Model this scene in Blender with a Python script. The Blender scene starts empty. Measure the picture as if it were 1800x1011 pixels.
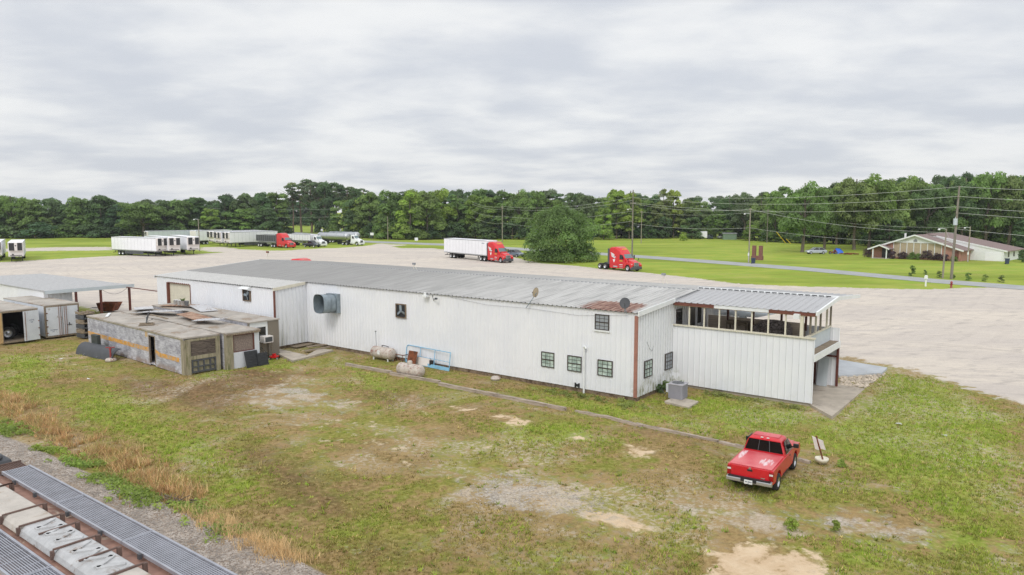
import bpy, bmesh, math, random
import numpy as np
from mathutils import Vector, Matrix
R = math.radians
scene = bpy.context.scene
COL = scene.collection
rnd = random.Random(7)

# ---------------------------------------------------------------- camera
CAM_H, CAM_PITCH, FPX = 10.7, 0.1053, 1291.3       # focal length in pixels of an 1800 px wide frame
cam = bpy.data.objects.new('camera', bpy.data.cameras.new('camera'))
COL.objects.link(cam)
cam.location = (0, 0, CAM_H)
cam.rotation_euler = (math.pi / 2 - CAM_PITCH, 0, 0)
cam.data.sensor_width = 36.0
cam.data.lens = 36.0 * FPX / 1800.0
cam.data.clip_start, cam.data.clip_end = 0.5, 6000
scene.camera = cam

# ---------------------------------------------------------------- sky and light
SUN_EL, SUN_AZ = R(43), R(197)                     # azimuth from +Y towards +X: behind the camera, to the left
world = bpy.data.worlds.new('World'); scene.world = world; world.use_nodes = True
nt = world.node_tree; nt.nodes.clear()
def N(t, ty, **kw):
    n = t.nodes.new(ty)
    for k, v in kw.items():
        if k == 'inp':
            for kk, vv in v.items(): n.inputs[kk].default_value = vv
        else: setattr(n, k, v)
    return n
def M(t, op, a, b=None, c=None, clamp=False):
    n = t.nodes.new('ShaderNodeMath'); n.operation = op; n.use_clamp = clamp
    for i, x in enumerate((a, b, c)):
        if x is None: continue
        if hasattr(x, 'is_output'): t.links.new(x, n.inputs[i])
        else: n.inputs[i].default_value = x
    return n.outputs[0]
def MIX(t, f, a, b, blend='MIX'):
    n = t.nodes.new('ShaderNodeMix'); n.data_type = 'RGBA'; n.blend_type = blend; n.clamp_factor = True
    for i, x in ((0, f), (6, a), (7, b)):
        if hasattr(x, 'is_output'): t.links.new(x, n.inputs[i])
        else: n.inputs[i].default_value = (x if i == 0 else (*x, 1)) if not (isinstance(x, tuple) and len(x) == 4) else x
    return n.outputs[2]
def MAPR(t, x, a, b, c=0.0, d=1.0, smooth=True):
    n = t.nodes.new('ShaderNodeMapRange'); n.interpolation_type = 'SMOOTHSTEP' if smooth else 'LINEAR'
    t.links.new(x, n.inputs[0])
    for i, v in enumerate((a, b, c, d)): n.inputs[i + 1].default_value = v
    return n.outputs[0]
def NOISE(t, vec, scale, detail=4, rough=.55, dist=0.0, vscale=None, w=None):
    if vscale is not None:
        m = t.nodes.new('ShaderNodeMapping'); t.links.new(vec, m.inputs[0]); m.inputs['Scale'].default_value = vscale
        if w is not None: m.inputs['Location'].default_value = (w, w * .7, w * .3)
        vec = m.outputs[0]
    n = t.nodes.new('ShaderNodeTexNoise'); t.links.new(vec, n.inputs['Vector'])
    n.inputs['Scale'].default_value = scale; n.inputs['Detail'].default_value = detail
    n.inputs['Roughness'].default_value = rough; n.inputs['Distortion'].default_value = dist
    return n.outputs['Fac']
sky = N(nt, 'ShaderNodeTexSky', sky_type='NISHITA', sun_disc=False, sun_elevation=SUN_EL, sun_rotation=SUN_AZ)
tc = N(nt, 'ShaderNodeTexCoord')
sep = N(nt, 'ShaderNodeSeparateXYZ'); nt.links.new(tc.outputs['Generated'], sep.inputs[0])
up = M(nt, 'MAXIMUM', sep.outputs[2], 0.0)
den = M(nt, 'ADD', up, 0.15)
cx = M(nt, 'DIVIDE', sep.outputs[0], den); cy = M(nt, 'DIVIDE', sep.outputs[1], den)
cv = N(nt, 'ShaderNodeCombineXYZ'); nt.links.new(cx, cv.inputs[0]); nt.links.new(cy, cv.inputs[1])
n1 = NOISE(nt, cv.outputs[0], 1.0, 8, .5, .2, (1.0, 1.0, 1.0), 3.1)
n2 = NOISE(nt, cv.outputs[0], 3.2, 7, .52, .2, (.75, 1.0, 1.0), 9.0)
nn = M(nt, 'ADD', M(nt, 'MULTIPLY', n1, .64), M(nt, 'MULTIPLY', n2, .36))
cl = MAPR(nt, nn, .37, .62)
cloud = MIX(nt, cl, (.715, .75, .815), (.985, .995, 1.0))
# brighter towards the zenith, as an overcast sky is, and a little brighter on the sun's side
zen = MAPR(nt, up, .25, .95, 1.0, 1.45)
cloud = MIX(nt, 1.0, cloud, zen, 'MULTIPLY')
low = MAPR(nt, up, 0.0, .22, .98, 1.03)
cloud = MIX(nt, 1.0, cloud, low, 'MULTIPLY')
sunside = MAPR(nt, sep.outputs[1], .3, -1.0, 1.0, 1.35)
cloud = MIX(nt, 1.0, cloud, sunside, 'MULTIPLY')
bgs = N(nt, 'ShaderNodeBackground', inp={'Strength': .08}); nt.links.new(sky.outputs[0], bgs.inputs[0])
bgc = N(nt, 'ShaderNodeBackground', inp={'Strength': .92}); nt.links.new(cloud, bgc.inputs[0])
mx = N(nt, 'ShaderNodeMixShader', inp={0: .94}); nt.links.new(bgs.outputs[0], mx.inputs[1]); nt.links.new(bgc.outputs[0], mx.inputs[2])
wo = N(nt, 'ShaderNodeOutputWorld'); nt.links.new(mx.outputs[0], wo.inputs[0])
sun = bpy.data.objects.new('sun', bpy.data.lights.new('sun', 'SUN')); COL.objects.link(sun)
sun.data.energy = 1.25; sun.data.angle = R(16); sun.data.color = (1, .96, .9)
sd = Vector((math.sin(SUN_AZ) * math.cos(SUN_EL), math.cos(SUN_AZ) * math.cos(SUN_EL), math.sin(SUN_EL)))
sun.rotation_euler = sd.to_track_quat('Z', 'Y').to_euler()
vs = scene.view_settings; vs.view_transform = 'Standard'; vs.look = 'None'; vs.exposure = 0; vs.gamma = 1; vs.use_curve_mapping = False
scene.cycles.use_denoising = True; scene.cycles.denoising_prefilter = 'NONE'
scene.cycles.max_bounces = 6; scene.cycles.diffuse_bounces = 3; scene.cycles.glossy_bounces = 3
scene.cycles.transparent_max_bounces = 8; scene.cycles.sample_clamp_indirect = 6

# ---------------------------------------------------------------- placing things
_c, _s = math.cos(CAM_PITCH), math.sin(CAM_PITCH)
AZ = -.65                                           # direction of the long building and everything square to it
U = Vector((math.cos(AZ), math.sin(AZ), 0)); W = Vector((-math.sin(AZ), math.cos(AZ), 0))
A0 = Vector((7.1253, 41.1703, 0))                   # the near corner of the building
def ss(a, b, x):
    t = min(1, max(0, (x - a) / (b - a))); return t * t * (3 - 2 * t)
def terrain(x, y):
    w = (x - A0.x) * W.x + (y - A0.y) * W.y
    return -.25 + .2 * ss(0, 14, w) + .65 * ss(14, 50, w)
def terrain_np(x, y):
    w = (x - A0.x) * W.x + (y - A0.y) * W.y
    f = lambda a, b: (lambda t: t * t * (3 - 2 * t))(np.clip((w - a) / (b - a), 0, 1))
    return -.25 + .2 * f(0, 14) + .65 * f(14, 50)
def ray(px, py):
    a = (px - 900) / FPX; b = -(py - 505.5) / FPX
    return Vector((a, _c + b * _s, -_s + b * _c))
def at(px, py, z):
    r = ray(px, py); t = (z - CAM_H) / r.z
    return Vector((0, 0, CAM_H)) + r * t
def G(px, py):                                      # the point of the ground seen at a pixel of the photograph
    z = 0.
    for _ in range(8):
        p = at(px, py, z); z = terrain(p.x, p.y)
    return Vector((p.x, p.y, z))
def B(u, w, z=0.): return A0 + U * u + W * w + Vector((0, 0, z))
def scale_at(p): return FPX / (p.y * _c - (p.z - CAM_H) * _s)   # photo pixels per metre
def lin(r, g=None, b=None):
    if g is None: g = b = r
    f = lambda c: (c / 255 / 12.92) if c / 255 <= .04045 else ((c / 255 + .055) / 1.055) ** 2.4
    return (f(r), f(g), f(b))

# ---------------------------------------------------------------- mesh builder
class MB:
    def __init__(s): s.v = []; s.f = []; s.m = []; s.sm = []
    def add(s, vs_, fs, mat=0, smooth=False):
        o = len(s.v); s.v += [tuple(p) for p in vs_]
        for f in fs: s.f.append([o + i for i in f]); s.m.append(mat); s.sm.append(smooth)
        return s
    def box(s, x0, x1, y0, y1, z0, z1, mat=0, T=None):
        p = [Vector((x, y, z)) for z in (z0, z1) for y in (y0, y1) for x in (x0, x1)]
        if T is not None: p = [T @ q for q in p]
        return s.add(p, [(0, 2, 3, 1), (4, 5, 7, 6), (0, 1, 5, 4), (2, 6, 7, 3), (0, 4, 6, 2), (1, 3, 7, 5)], mat)
    def cbox(s, c, d, rz=0, mat=0, rx=0, ry=0):
        T = Matrix.Translation(c) @ Matrix.Rotation(rz, 4, 'Z') @ Matrix.Rotation(ry, 4, 'Y') @ Matrix.Rotation(rx, 4, 'X')
        return s.box(-d[0] / 2, d[0] / 2, -d[1] / 2, d[1] / 2, -d[2] / 2, d[2] / 2, mat, T)
    def cyl(s, p0, p1, r0, r1=None, n=12, mat=0, caps=True, smooth=True):
        p0, p1 = Vector(p0), Vector(p1); r1 = r0 if r1 is None else r1
        d = (p1 - p0).normalized(); a = d.orthogonal().normalized(); b = d.cross(a)
        ring = lambda p, r: [p + a * (r * math.cos(2 * math.pi * i / n)) + b * (r * math.sin(2 * math.pi * i / n)) for i in range(n)]
        s.add(ring(p0, r0) + ring(p1, r1), [(i, (i + 1) % n, n + (i + 1) % n, n + i) for i in range(n)], mat, smooth)
        if caps: s.add(ring(p0, r0), [tuple(range(n))[::-1]], mat); s.add(ring(p1, r1), [tuple(range(n))], mat)
        return s
    def tube(s, pts, r, n=6, mat=0):
        for a, b in zip(pts[:-1], pts[1:]): s.cyl(a, b, r, r, n, mat, caps=True)
        return s
    def prism(s, poly, y0, y1, mat=0, axis='y', T=None):   # a closed polygon (x, z) pushed along y
        n = len(poly)
        mk = {'y': lambda a, b, t: Vector((a, t, b)), 'x': lambda a, b, t: Vector((t, a, b)), 'z': lambda a, b, t: Vector((a, b, t))}[axis]
        p = [mk(a, b, y0) for a, b in poly] + [mk(a, b, y1) for a, b in poly]
        if T is not None: p = [T @ q for q in p]
        return s.add(p, [tuple(range(n)), tuple(range(n, 2 * n))[::-1]] + [(i, i + n, (i + 1) % n + n, (i + 1) % n) for i in range(n)], mat)
    def lathe(s, prof, n=20, mat=0, axis='y', c=(0, 0, 0), smooth=True):   # profile of (radius, along)
        c = Vector(c); vs_ = []
        for r, h in prof:
            for i in range(n):
                t = 2 * math.pi * i / n; a, b = r * math.cos(t), r * math.sin(t)
                vs_.append(c + {'y': Vector((a, h, b)), 'z': Vector((a, b, h)), 'x': Vector((h, a, b))}[axis])
        fs = [(k * n + i, k * n + (i + 1) % n, (k + 1) * n + (i + 1) % n, (k + 1) * n + i) for k in range(len(prof) - 1) for i in range(n)]
        return s.add(vs_, fs, mat, smooth)
    def plate(s, q, th, mat=0, ins=(0, 1, 0, 1), off=0.0):  # part of a quad (bilinear), lifted along its normal, with thickness
        q = [Vector(p) for p in q]
        bl = lambda a, b: (q[0] * (1 - a) + q[1] * a) * (1 - b) + (q[3] * (1 - a) + q[2] * a) * b
        n = (q[1] - q[0]).cross(q[3] - q[0]).normalized()
        c = [bl(ins[0], ins[2]), bl(ins[1], ins[2]), bl(ins[1], ins[3]), bl(ins[0], ins[3])]
        p = [x + n * off for x in c] + [x + n * (off + th) for x in c]
        return s.add(p, [(3, 2, 1, 0), (4, 5, 6, 7), (0, 1, 5, 4), (1, 2, 6, 5), (2, 3, 7, 6), (3, 0, 4, 7)], mat)
    def corr(s, o, a, v, n, pitch=.33, depth=.032, rib=.075, mat=0, vtop=None, groove=None):  # ribbed sheet from o along a, up v, ribs towards n
        o, a, v, n = Vector(o), Vector(a), Vector(v), Vector(n).normalized()
        L = a.length; d = a / L; k = max(1, round(L / pitch)); pt = L / k; pl = []
        for i in range(k):
            t = i * pt
            pl += [(t, 0), (t + pt - rib, 0), (t + pt - rib * .7, depth), (t + pt - rib * .3, depth)]
        pl.append((L, 0))
        vs_ = []
        for t, h in pl:
            vv = v if vtop is None else v + (Vector(vtop) - v) * (t / L)
            vs_ += [o + d * t + n * h, o + d * t + n * h + vv]
        s.add(vs_, [(2 * i, 2 * i + 2, 2 * i + 3, 2 * i + 1) for i in range(len(pl) - 1)], mat)
        if groove is not None:
            q = len(pl) - 1
            for i in range(q):
                if i % 4 == 1: s.m[-q + i] = groove
        return s
    def build(s, name, mats, parent=None, loc=None, rz=None, bevel=0, bseg=2, auto=True):
        me = bpy.data.meshes.new(name); me.from_pydata(s.v, [], s.f)
        for m in (mats if isinstance(mats, (list, tuple)) else [mats]): me.materials.append(m)
        me.polygons.foreach_set('material_index', s.m); me.polygons.foreach_set('use_smooth', s.sm)
        me.update()
        o = bpy.data.objects.new(name, me); COL.objects.link(o)
        if parent is not None: o.parent = parent
        if loc is not None: o.location = loc
        if rz is not None: o.rotation_euler = (0, 0, rz)
        if bevel:
            b = o.modifiers.new('bevel', 'BEVEL'); b.width = bevel; b.segments = bseg; b.limit_method = 'ANGLE'; b.angle_limit = R(35)
            b.use_clamp_overlap = True
        return o
def tag(o, label, cat, group=None, kind=None):
    o['label'] = label; o['category'] = cat
    if group: o['group'] = group
    if kind: o['kind'] = kind
    return o
def thing(name, label, cat, loc=(0, 0, 0), rz=0, group=None):
    o = bpy.data.objects.new(name, None); COL.objects.link(o); o.empty_display_size = .3
    o.location = loc; o.rotation_euler = (0, 0, rz)
    return tag(o, label, cat, group)
def struct(o): o['kind'] = 'structure'; return o
def copy_tree(o, loc=None, rz=None, label=None, parent=None):
    c = o.copy(); COL.objects.link(c)
    if parent is not None: c.parent = parent
    if loc is not None: c.location = loc
    if rz is not None: c.rotation_euler = (0, 0, rz)
    if label: c['label'] = label
    for ch in o.children: copy_tree(ch, parent=c)
    return c
def text_mesh(name, body, size, mat, parent, M4, depth=.004):  # raised lettering, M4 places its plane
    cu = bpy.data.curves.new(name, 'FONT'); cu.body = body; cu.size = size; cu.align_x = 'CENTER'; cu.align_y = 'CENTER'; cu.extrude = depth; cu.resolution_u = 2
    t = bpy.data.objects.new(name, cu); COL.objects.link(t)
    me = bpy.data.meshes.new_from_object(t.evaluated_get(bpy.context.evaluated_depsgraph_get()))
    bpy.data.objects.remove(t); me.materials.clear(); me.materials.append(mat)
    o = bpy.data.objects.new(name, me); COL.objects.link(o); o.parent = parent; o.matrix_local = M4
    return o
def frame(o, x, y):                                  # matrix from origin, x axis, y axis
    x, y = Vector(x).normalized(), Vector(y).normalized(); z = x.cross(y)
    m = Matrix((x, y, z)).transposed().to_4x4(); m.translation = o
    return m

# ---------------------------------------------------------------- materials
def new_mat(name):
    m = bpy.data.materials.new(name); m.use_nodes = True; t = m.node_tree
    b = t.nodes['Principled BSDF']; return m, t, b
def mat(name, col, rough=.6, metal=0., var=.12, scale=3., dirt=None, dirt_amt=0., spec=.5, coat=0., stretch=None, bump=0.):
    m, t, b = new_mat(name)
    tc_ = N(t, 'ShaderNodeTexCoord'); v = tc_.outputs['Object']
    n = NOISE(t, v, scale, 5, .6, 0, stretch or (1, 1, 1))
    f = MAPR(t, n, .3, .7, 1 - var, 1 + var)
    c = MIX(t, 1.0, col, f, 'MULTIPLY')
    if dirt is not None:
        n2_ = NOISE(t, v, scale * .8, 8, .72, .6, stretch or (1, 1, 1), 5.)
        c = MIX(t, MAPR(t, n2_, .62 - dirt_amt * .3, .72 - dirt_amt * .2), c, dirt)
    t.links.new(c, b.inputs['Base Color'])
    b.inputs['Roughness'].default_value = rough; b.inputs['Metallic'].default_value = metal
    b.inputs['Specular IOR Level'].default_value = spec
    if coat: b.inputs['Coat Weight'].default_value = coat; b.inputs['Coat Roughness'].default_value = .15
    if bump:
        bn = N(t, 'ShaderNodeBump', inp={'Strength': bump, 'Distance': .02}); t.links.new(n, bn.inputs['Height']); t.links.new(bn.outputs[0], b.inputs['Normal'])
    return m
MT = {}
MT['white'] = mat('white_paint', lin(226, 228, 228), .5, var=.05)
MT['cream'] = mat('cream_paint', lin(214, 208, 190), .6, var=.06)
MT['downspout'] = mat('pinkish_brown_downspout', lin(160, 112, 98), .5, var=.12)
MT['brown_trim'] = mat('brown_trim', lin(112, 66, 54), .5, var=.12)
MT['rustpost'] = mat('red_oxide_post', lin(96, 50, 42), .6, var=.2)
MT['darkframe'] = mat('dark_bronze_frame', lin(66, 58, 54), .45, var=.1)
MT['black'] = mat('black_plastic', lin(38, 39, 42), .5, var=.15)
MT['rubber'] = mat('tyre_rubber', lin(36, 35, 35), .85, var=.15)
MT['chrome'] = mat('bright_metal', lin(200, 200, 202), .25, .9, var=.05)
MT['alu'] = mat('brushed_aluminium', lin(190, 192, 195), .38, .8, var=.08)
MT['galv'] = mat('galvanised_steel', lin(142, 154, 162), .5, .3, var=.18, scale=2)
MT['grey'] = mat('grey_paint', lin(140, 142, 145), .6, var=.1)
MT['darkgrey'] = mat('dark_grey', lin(78, 80, 84), .6, var=.12)
MT['charcoal'] = mat('charcoal_sheet', lin(70, 72, 76), .6, var=.1)
MT['red'] = mat('red_truck_paint', lin(205, 16, 26), .32, var=.04, coat=.5)
MT['wood'] = mat('weathered_wood', lin(136, 122, 104), .85, var=.3, scale=4, dirt=lin(84, 72, 60), dirt_amt=.3, stretch=(.3, 3, 3))
MT['timber'] = mat('old_landscape_timber', lin(164, 150, 136), .9, var=.3, scale=3, dirt=lin(96, 82, 70), dirt_amt=.3, stretch=(.4, 3, 3))
MT['concrete'] = mat('concrete_slab', lin(176, 166, 152), .9, var=.12, scale=1.2, dirt=lin(140, 130, 118), dirt_amt=.3)
MT['conc_blue'] = mat('grey_concrete', lin(176, 180, 184), .9, var=.1, scale=.8)
MT['foundation'] = mat('stained_foundation', lin(128, 112, 94), .95, var=.25, scale=2.5, dirt=lin(88, 72, 56), dirt_amt=.5)
MT['rust'] = mat('rusty_steel', lin(120, 66, 38), .85, var=.35, scale=3, dirt=lin(74, 44, 30), dirt_amt=.4)
MT['ply'] = mat('plywood_sheet', lin(196, 164, 116), .8, var=.1, scale=2)
MT['darkbrick'] = mat('dark_brown_brick', lin(128, 88, 80), .9, var=.2, scale=9)
MT['pole'] = mat('pole_wood', lin(146, 138, 124), .9, var=.2, scale=2, stretch=(4, 4, .3))
MT['poledark'] = mat('dark_pole_wood', lin(128, 121, 110), .9, var=.2, scale=2, stretch=(4, 4, .3))
MT['bluepaint'] = mat('light_blue_paint', lin(132, 184, 214), .5, var=.12, dirt=lin(120, 110, 100), dirt_amt=.1)
MT['tan'] = mat('tan_panel', lin(176, 160, 134), .7, var=.08)
MT['binblue'] = mat('dark_blue_plastic', lin(44, 56, 82), .5, var=.1)
MT['orange'] = mat('orange_stripe', lin(208, 152, 66), .75, var=.2, dirt=lin(176, 160, 144), dirt_amt=.6)
MT['wire'] = mat('power_cable', lin(196, 200, 190), .6, var=.05)
MT['yellow'] = mat('yellow_plastic', lin(224, 196, 40), .5)
MT['bluetarp'] = mat('blue_tarpaulin', lin(30, 100, 205), .5, var=.2)
MT['silver'] = mat('silver_car_paint', lin(176, 182, 190), .3, .4, var=.04, coat=.4)
MT['slate'] = mat('dark_car_paint', lin(62, 72, 82), .3, .3, var=.05, coat=.4)
MT['carblue'] = mat('grey_blue_car_paint', lin(112, 124, 138), .3, .4, var=.05, coat=.4)
MT['lens_red'] = mat('red_lens', lin(150, 14, 18), .25, var=.03)
MT['lens_white'] = mat('clear_lens', lin(214, 210, 206), .2, var=.03)
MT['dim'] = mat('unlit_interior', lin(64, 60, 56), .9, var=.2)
MT['ink'] = mat('dark_blue_lettering', lin(50, 74, 110), .7)
MT['inkgrey'] = mat('faded_lettering', lin(92, 104, 124), .7)
MT['hydrant'] = mat('faded_red_paint', lin(150, 62, 62), .6)
def glass(name, col, rough=.06):
    m, t, b = new_mat(name)
    b.inputs['Base Color'].default_value = (*col, 1); b.inputs['Roughness'].default_value = rough; b.inputs['Specular IOR Level'].default_value = .8
    return m
MT['glass'] = glass('dark_window_glass', lin(40, 46, 50))
MT['tint'] = glass('tinted_car_glass', lin(14, 15, 17), .08)
MT['windshield'] = glass('windscreen_glass', lin(96, 116, 120), .05)
def blind_mat():                                     # a pale blind seen behind the pane
    m, t, b = new_mat('pane_with_pale_blind')
    tc_ = N(t, 'ShaderNodeTexCoord'); n = NOISE(t, tc_.outputs['Object'], 2.5, 2)
    t.links.new(MIX(t, MAPR(t, n, .35, .65), lin(150, 168, 160), lin(200, 216, 208)), b.inputs['Base Color'])
    b.inputs['Roughness'].default_value = .12; b.inputs['Specular IOR Level'].default_value = .6
    return m
MT['blind'] = blind_mat(); MT['greypane'] = glass('grey_window_pane', lin(150, 156, 162), .15)
def wall_mat():                                      # ribbed white siding with mildew and splash stains of their own shape
    m, t, b = new_mat('white_metal_siding')
    tc_ = N(t, 'ShaderNodeTexCoord'); v = tc_.outputs['Object']; sp = N(t, 'ShaderNodeSeparateXYZ'); t.links.new(v, sp.inputs[0])
    big = NOISE(t, v, .35, 4, .55); st = NOISE(t, v, 1.0, 6, .65, 0, (2.6, 2.6, .14)); mot = NOISE(t, v, 2.2, 8, .7, .4)
    c = MIX(t, MAPR(t, big, .3, .7), lin(226, 228, 233), lin(234, 235, 238))
    c = MIX(t, M(t, 'MULTIPLY', MAPR(t, st, .5, .78), .1), c, lin(196, 198, 196))
    sm = M(t, 'MULTIPLY', MAPR(t, sp.outputs[2], 1.3, 0.0), MAPR(t, mot, .44, .7))
    c = MIX(t, M(t, 'MULTIPLY', sm, .16), c, lin(170, 166, 150))
    # green mildew in the inner corner by the ramp
    du = M(t, 'ABSOLUTE', M(t, 'ADD', sp.outputs[0], 29.6)); near = M(t, 'MULTIPLY', MAPR(t, du, 2.8, .2), MAPR(t, sp.outputs[2], 3.4, .1))
    c = MIX(t, M(t, 'MULTIPLY', M(t, 'MULTIPLY', near, .6), MAPR(t, st, .42, .7)), c, lin(140, 140, 112))
    dv = M(t, 'ABSOLUTE', M(t, 'ADD', sp.outputs[0], -.1)); near2 = M(t, 'MULTIPLY', MAPR(t, dv, .6, .05), MAPR(t, sp.outputs[2], 1.3, .1))
    c = MIX(t, M(t, 'MULTIPLY', near2, MAPR(t, mot, .42, .6)), c, lin(150, 152, 130))
    t.links.new(c, b.inputs['Base Color']); b.inputs['Roughness'].default_value = .42
    return m
MT['siding'] = wall_mat(); MT['siding_rib_shade'] = mat('painted_siding_rib_shadow', lin(194, 196, 199), .6, var=.1); MT['roof_groove'] = mat('dirt_along_roof_ribs', lin(112, 112, 111), .7, var=.15)  # the darker siding tone paints shade onto one side of each wall rib
def roof_mat():
    m, t, b = new_mat('grey_metal_roofing')
    tc_ = N(t, 'ShaderNodeTexCoord'); v = tc_.outputs['Object']; sp = N(t, 'ShaderNodeSeparateXYZ'); t.links.new(v, sp.inputs[0])
    n = NOISE(t, v, .5, 6, .6, 0, (1, .25, 1)); st = NOISE(t, v, 3., 5, .6, 0, (1, .08, 1))
    age = MAPR(t, M(t, 'ADD', sp.outputs[0], M(t, 'MULTIPLY', n, 10)), -26, 0)
    c = MIX(t, age, lin(160, 159, 157), lin(192, 191, 188))
    c = MIX(t, M(t, 'MULTIPLY', MAPR(t, st, .35, .7), .6), c, lin(142, 141, 139))
    nr = NOISE(t, v, 1.6, 6, .7, .3, (1, .35, 1)); rx_ = M(t, 'MULTIPLY', MAPR(t, sp.outputs[0], -5.0, -2.8), MAPR(t, sp.outputs[0], .3, -1.0))
    ry_ = M(t, 'MULTIPLY', MAPR(t, sp.outputs[1], 3.1, 1.7), rx_)
    ru = MAPR(t, M(t, 'ADD', ry_, M(t, 'ADD', M(t, 'MULTIPLY', M(t, 'SUBTRACT', nr, .5), 1.3), M(t, 'MULTIPLY', M(t, 'SUBTRACT', st, .5), 1.4))), .4, .75)
    c = MIX(t, ru, c, MIX(t, MAPR(t, NOISE(t, v, 5, 4, .6, 0, (1.6, .25, 1)), .35, .65), lin(112, 78, 68), lin(164, 134, 120)))
    t.links.new(c, b.inputs['Base Color']); b.inputs['Roughness'].default_value = .62; b.inputs['Metallic'].default_value = 0; b.inputs['Specular IOR Level'].default_value = .3
    return m
MT['roof'] = roof_mat()
MT['rustsheet'] = mat('faded_rusty_sheet', lin(158, 130, 110), .8, var=.25, scale=2, dirt=lin(128, 84, 60), dirt_amt=.4)
MT['trailroof'] = mat('weathered_trailer_roof', lin(168, 161, 152), .85, var=.16, scale=.9, dirt=lin(140, 122, 104), dirt_amt=.35)
MT['sheet'] = mat('loose_roof_sheet', lin(188, 188, 190), .6, var=.12, dirt=lin(130, 112, 96), dirt_amt=.25)
MT['osb'] = mat('particle_board', lin(134, 120, 112), .9, var=.3, scale=14)
MT['vinyl'] = mat('grey_siding_shingle', lin(126, 118, 106), .8, var=.1, scale=20)
def peel_mat():
    m, t, b = new_mat('peeling_white_trailer_side')
    v = N(t, 'ShaderNodeTexCoord').outputs['Object']; sp = N(t, 'ShaderNodeSeparateXYZ'); t.links.new(v, sp.inputs[0])
    n = NOISE(t, v, 1.5, 9, .75, .3, (.6, 1, 1.0)); n2_ = NOISE(t, v, 7, 6, .7, 0, (.3, 1, 1.6))
    f = MAPR(t, M(t, 'ADD', M(t, 'MULTIPLY', n, .6), M(t, 'MULTIPLY', n2_, .4)), .4, .6)
    c = MIX(t, f, lin(198, 198, 204), lin(138, 137, 145))
    ln = M(t, 'FRACT', M(t, 'MULTIPLY', sp.outputs[2], 6.2)); c = MIX(t, M(t, 'MULTIPLY', MAPR(t, ln, .1, 0.), .4), c, lin(110, 108, 112))
    lo = M(t, 'MULTIPLY', MAPR(t, sp.outputs[2], .6, .1), MAPR(t, n, .4, .6)); c = MIX(t, lo, c, lin(150, 132, 124))
    t.links.new(c, b.inputs['Base Color']); b.inputs['Roughness'].default_value = .7
    return m
MT['peel'] = peel_mat()
MT['dirtywhite'] = mat('dirty_white_panel', lin(208, 212, 218), .6, var=.06, scale=1.5, dirt=lin(160, 156, 150), dirt_amt=.15)
MT['mossy'] = mat('mossy_tan_trim', lin(152, 144, 122), .85, var=.2, scale=3, dirt=lin(112, 112, 78), dirt_amt=.4, stretch=(2, 2, .4))
MT['tank'] = mat('weathered_gas_tank', lin(186, 176, 166), .6, var=.15, scale=4, dirt=lin(140, 98, 86), dirt_amt=.35)
MT['barrust'] = mat('dark_rusty_bar', lin(104, 84, 76), .85, var=.2)
MT['railbrown'] = mat('rusty_brown_railcar', lin(146, 112, 98), .85, var=.22, scale=2.5, dirt=lin(176, 158, 140), dirt_amt=.3)
MT['grate'] = mat('galvanised_grating', lin(166, 168, 176), .5, .35, var=.1)
MT['hatch'] = mat('pale_hatch_cover', lin(182, 175, 166), .75, var=.1, scale=3, dirt=lin(160, 142, 124), dirt_amt=.2)
MT['hatchmetal'] = mat('silver_hatch_cover', lin(190, 190, 190), .5, .4, var=.14, scale=4, dirt=lin(140, 122, 108), dirt_amt=.25)
MT['brick'] = mat('red_brick', lin(172, 128, 112), .9, var=.2, scale=9)
MT['shingle'] = mat('brown_shingle_roof', lin(128, 110, 106), .9, var=.15, scale=5)
MT['trailerwhite'] = mat('white_trailer_side', lin(236, 236, 240), .45, var=.03, scale=1)
MT['trailergrey'] = mat('pale_grey_trailer_side', lin(190, 198, 202), .5, var=.04, scale=1)
MT['reefer'] = mat('reefer_nose_white', lin(222, 216, 212), .5, var=.05)
MT['asphalt'] = mat('worn_asphalt', lin(158, 160, 160), .9, var=.1, scale=.6)
MT['bark'] = mat('tree_bark', lin(104, 94, 82), .9, var=.3, scale=3, stretch=(3, 3, .5))
MT['pinebark'] = mat('pine_bark', lin(122, 104, 90), .9, var=.25, scale=3, stretch=(3, 3, .5))
def leaf_mat():
    m, t, b = new_mat('foliage')
    oi = N(t, 'ShaderNodeObjectInfo'); g = N(t, 'ShaderNodeNewGeometry')
    n = NOISE(t, g.outputs['Position'], .35, 3, .6)
    c = MIX(t, 1.0, oi.outputs['Color'], MAPR(t, n, .3, .7, .8, 1.25), 'MULTIPLY')
    at_ = N(t, 'ShaderNodeAttribute', attribute_name='lv'); c = MIX(t, 1.0, c, MAPR(t, at_.outputs['Fac'], 0, 1, .7, 1.35, False), 'MULTIPLY')
    t.links.new(c, b.inputs['Base Color']); b.inputs['Roughness'].default_value = .55; b.inputs['Specular IOR Level'].default_value = .25
    tr = N(t, 'ShaderNodeBsdfTranslucent'); t.links.new(MIX(t, 1.0, c, (1.1, 1.25, .6), 'MULTIPLY'), tr.inputs[0])
    ms = N(t, 'ShaderNodeMixShader', inp={0: .46}); t.links.new(b.outputs[0], ms.inputs[1]); t.links.new(tr.outputs[0], ms.inputs[2])
    t.links.new(ms.outputs[0], t.nodes['Material Output'].inputs[0])
    return m
MT['leaf'] = leaf_mat()
def blade_mat():
    m, t, b = new_mat('grass_blades')
    a_ = N(t, 'ShaderNodeAttribute', attribute_name='gc')
    t.links.new(a_.outputs['Color'], b.inputs['Base Color']); b.inputs['Roughness'].default_value = .6; b.inputs['Specular IOR Level'].default_value = .2
    tr = N(t, 'ShaderNodeBsdfTranslucent'); t.links.new(a_.outputs['Color'], tr.inputs[0])
    ms = N(t, 'ShaderNodeMixShader', inp={0: .3}); t.links.new(b.outputs[0], ms.inputs[1]); t.links.new(tr.outputs[0], ms.inputs[2])
    t.links.new(ms.outputs[0], t.nodes['Material Output'].inputs[0])
    return m
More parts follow.
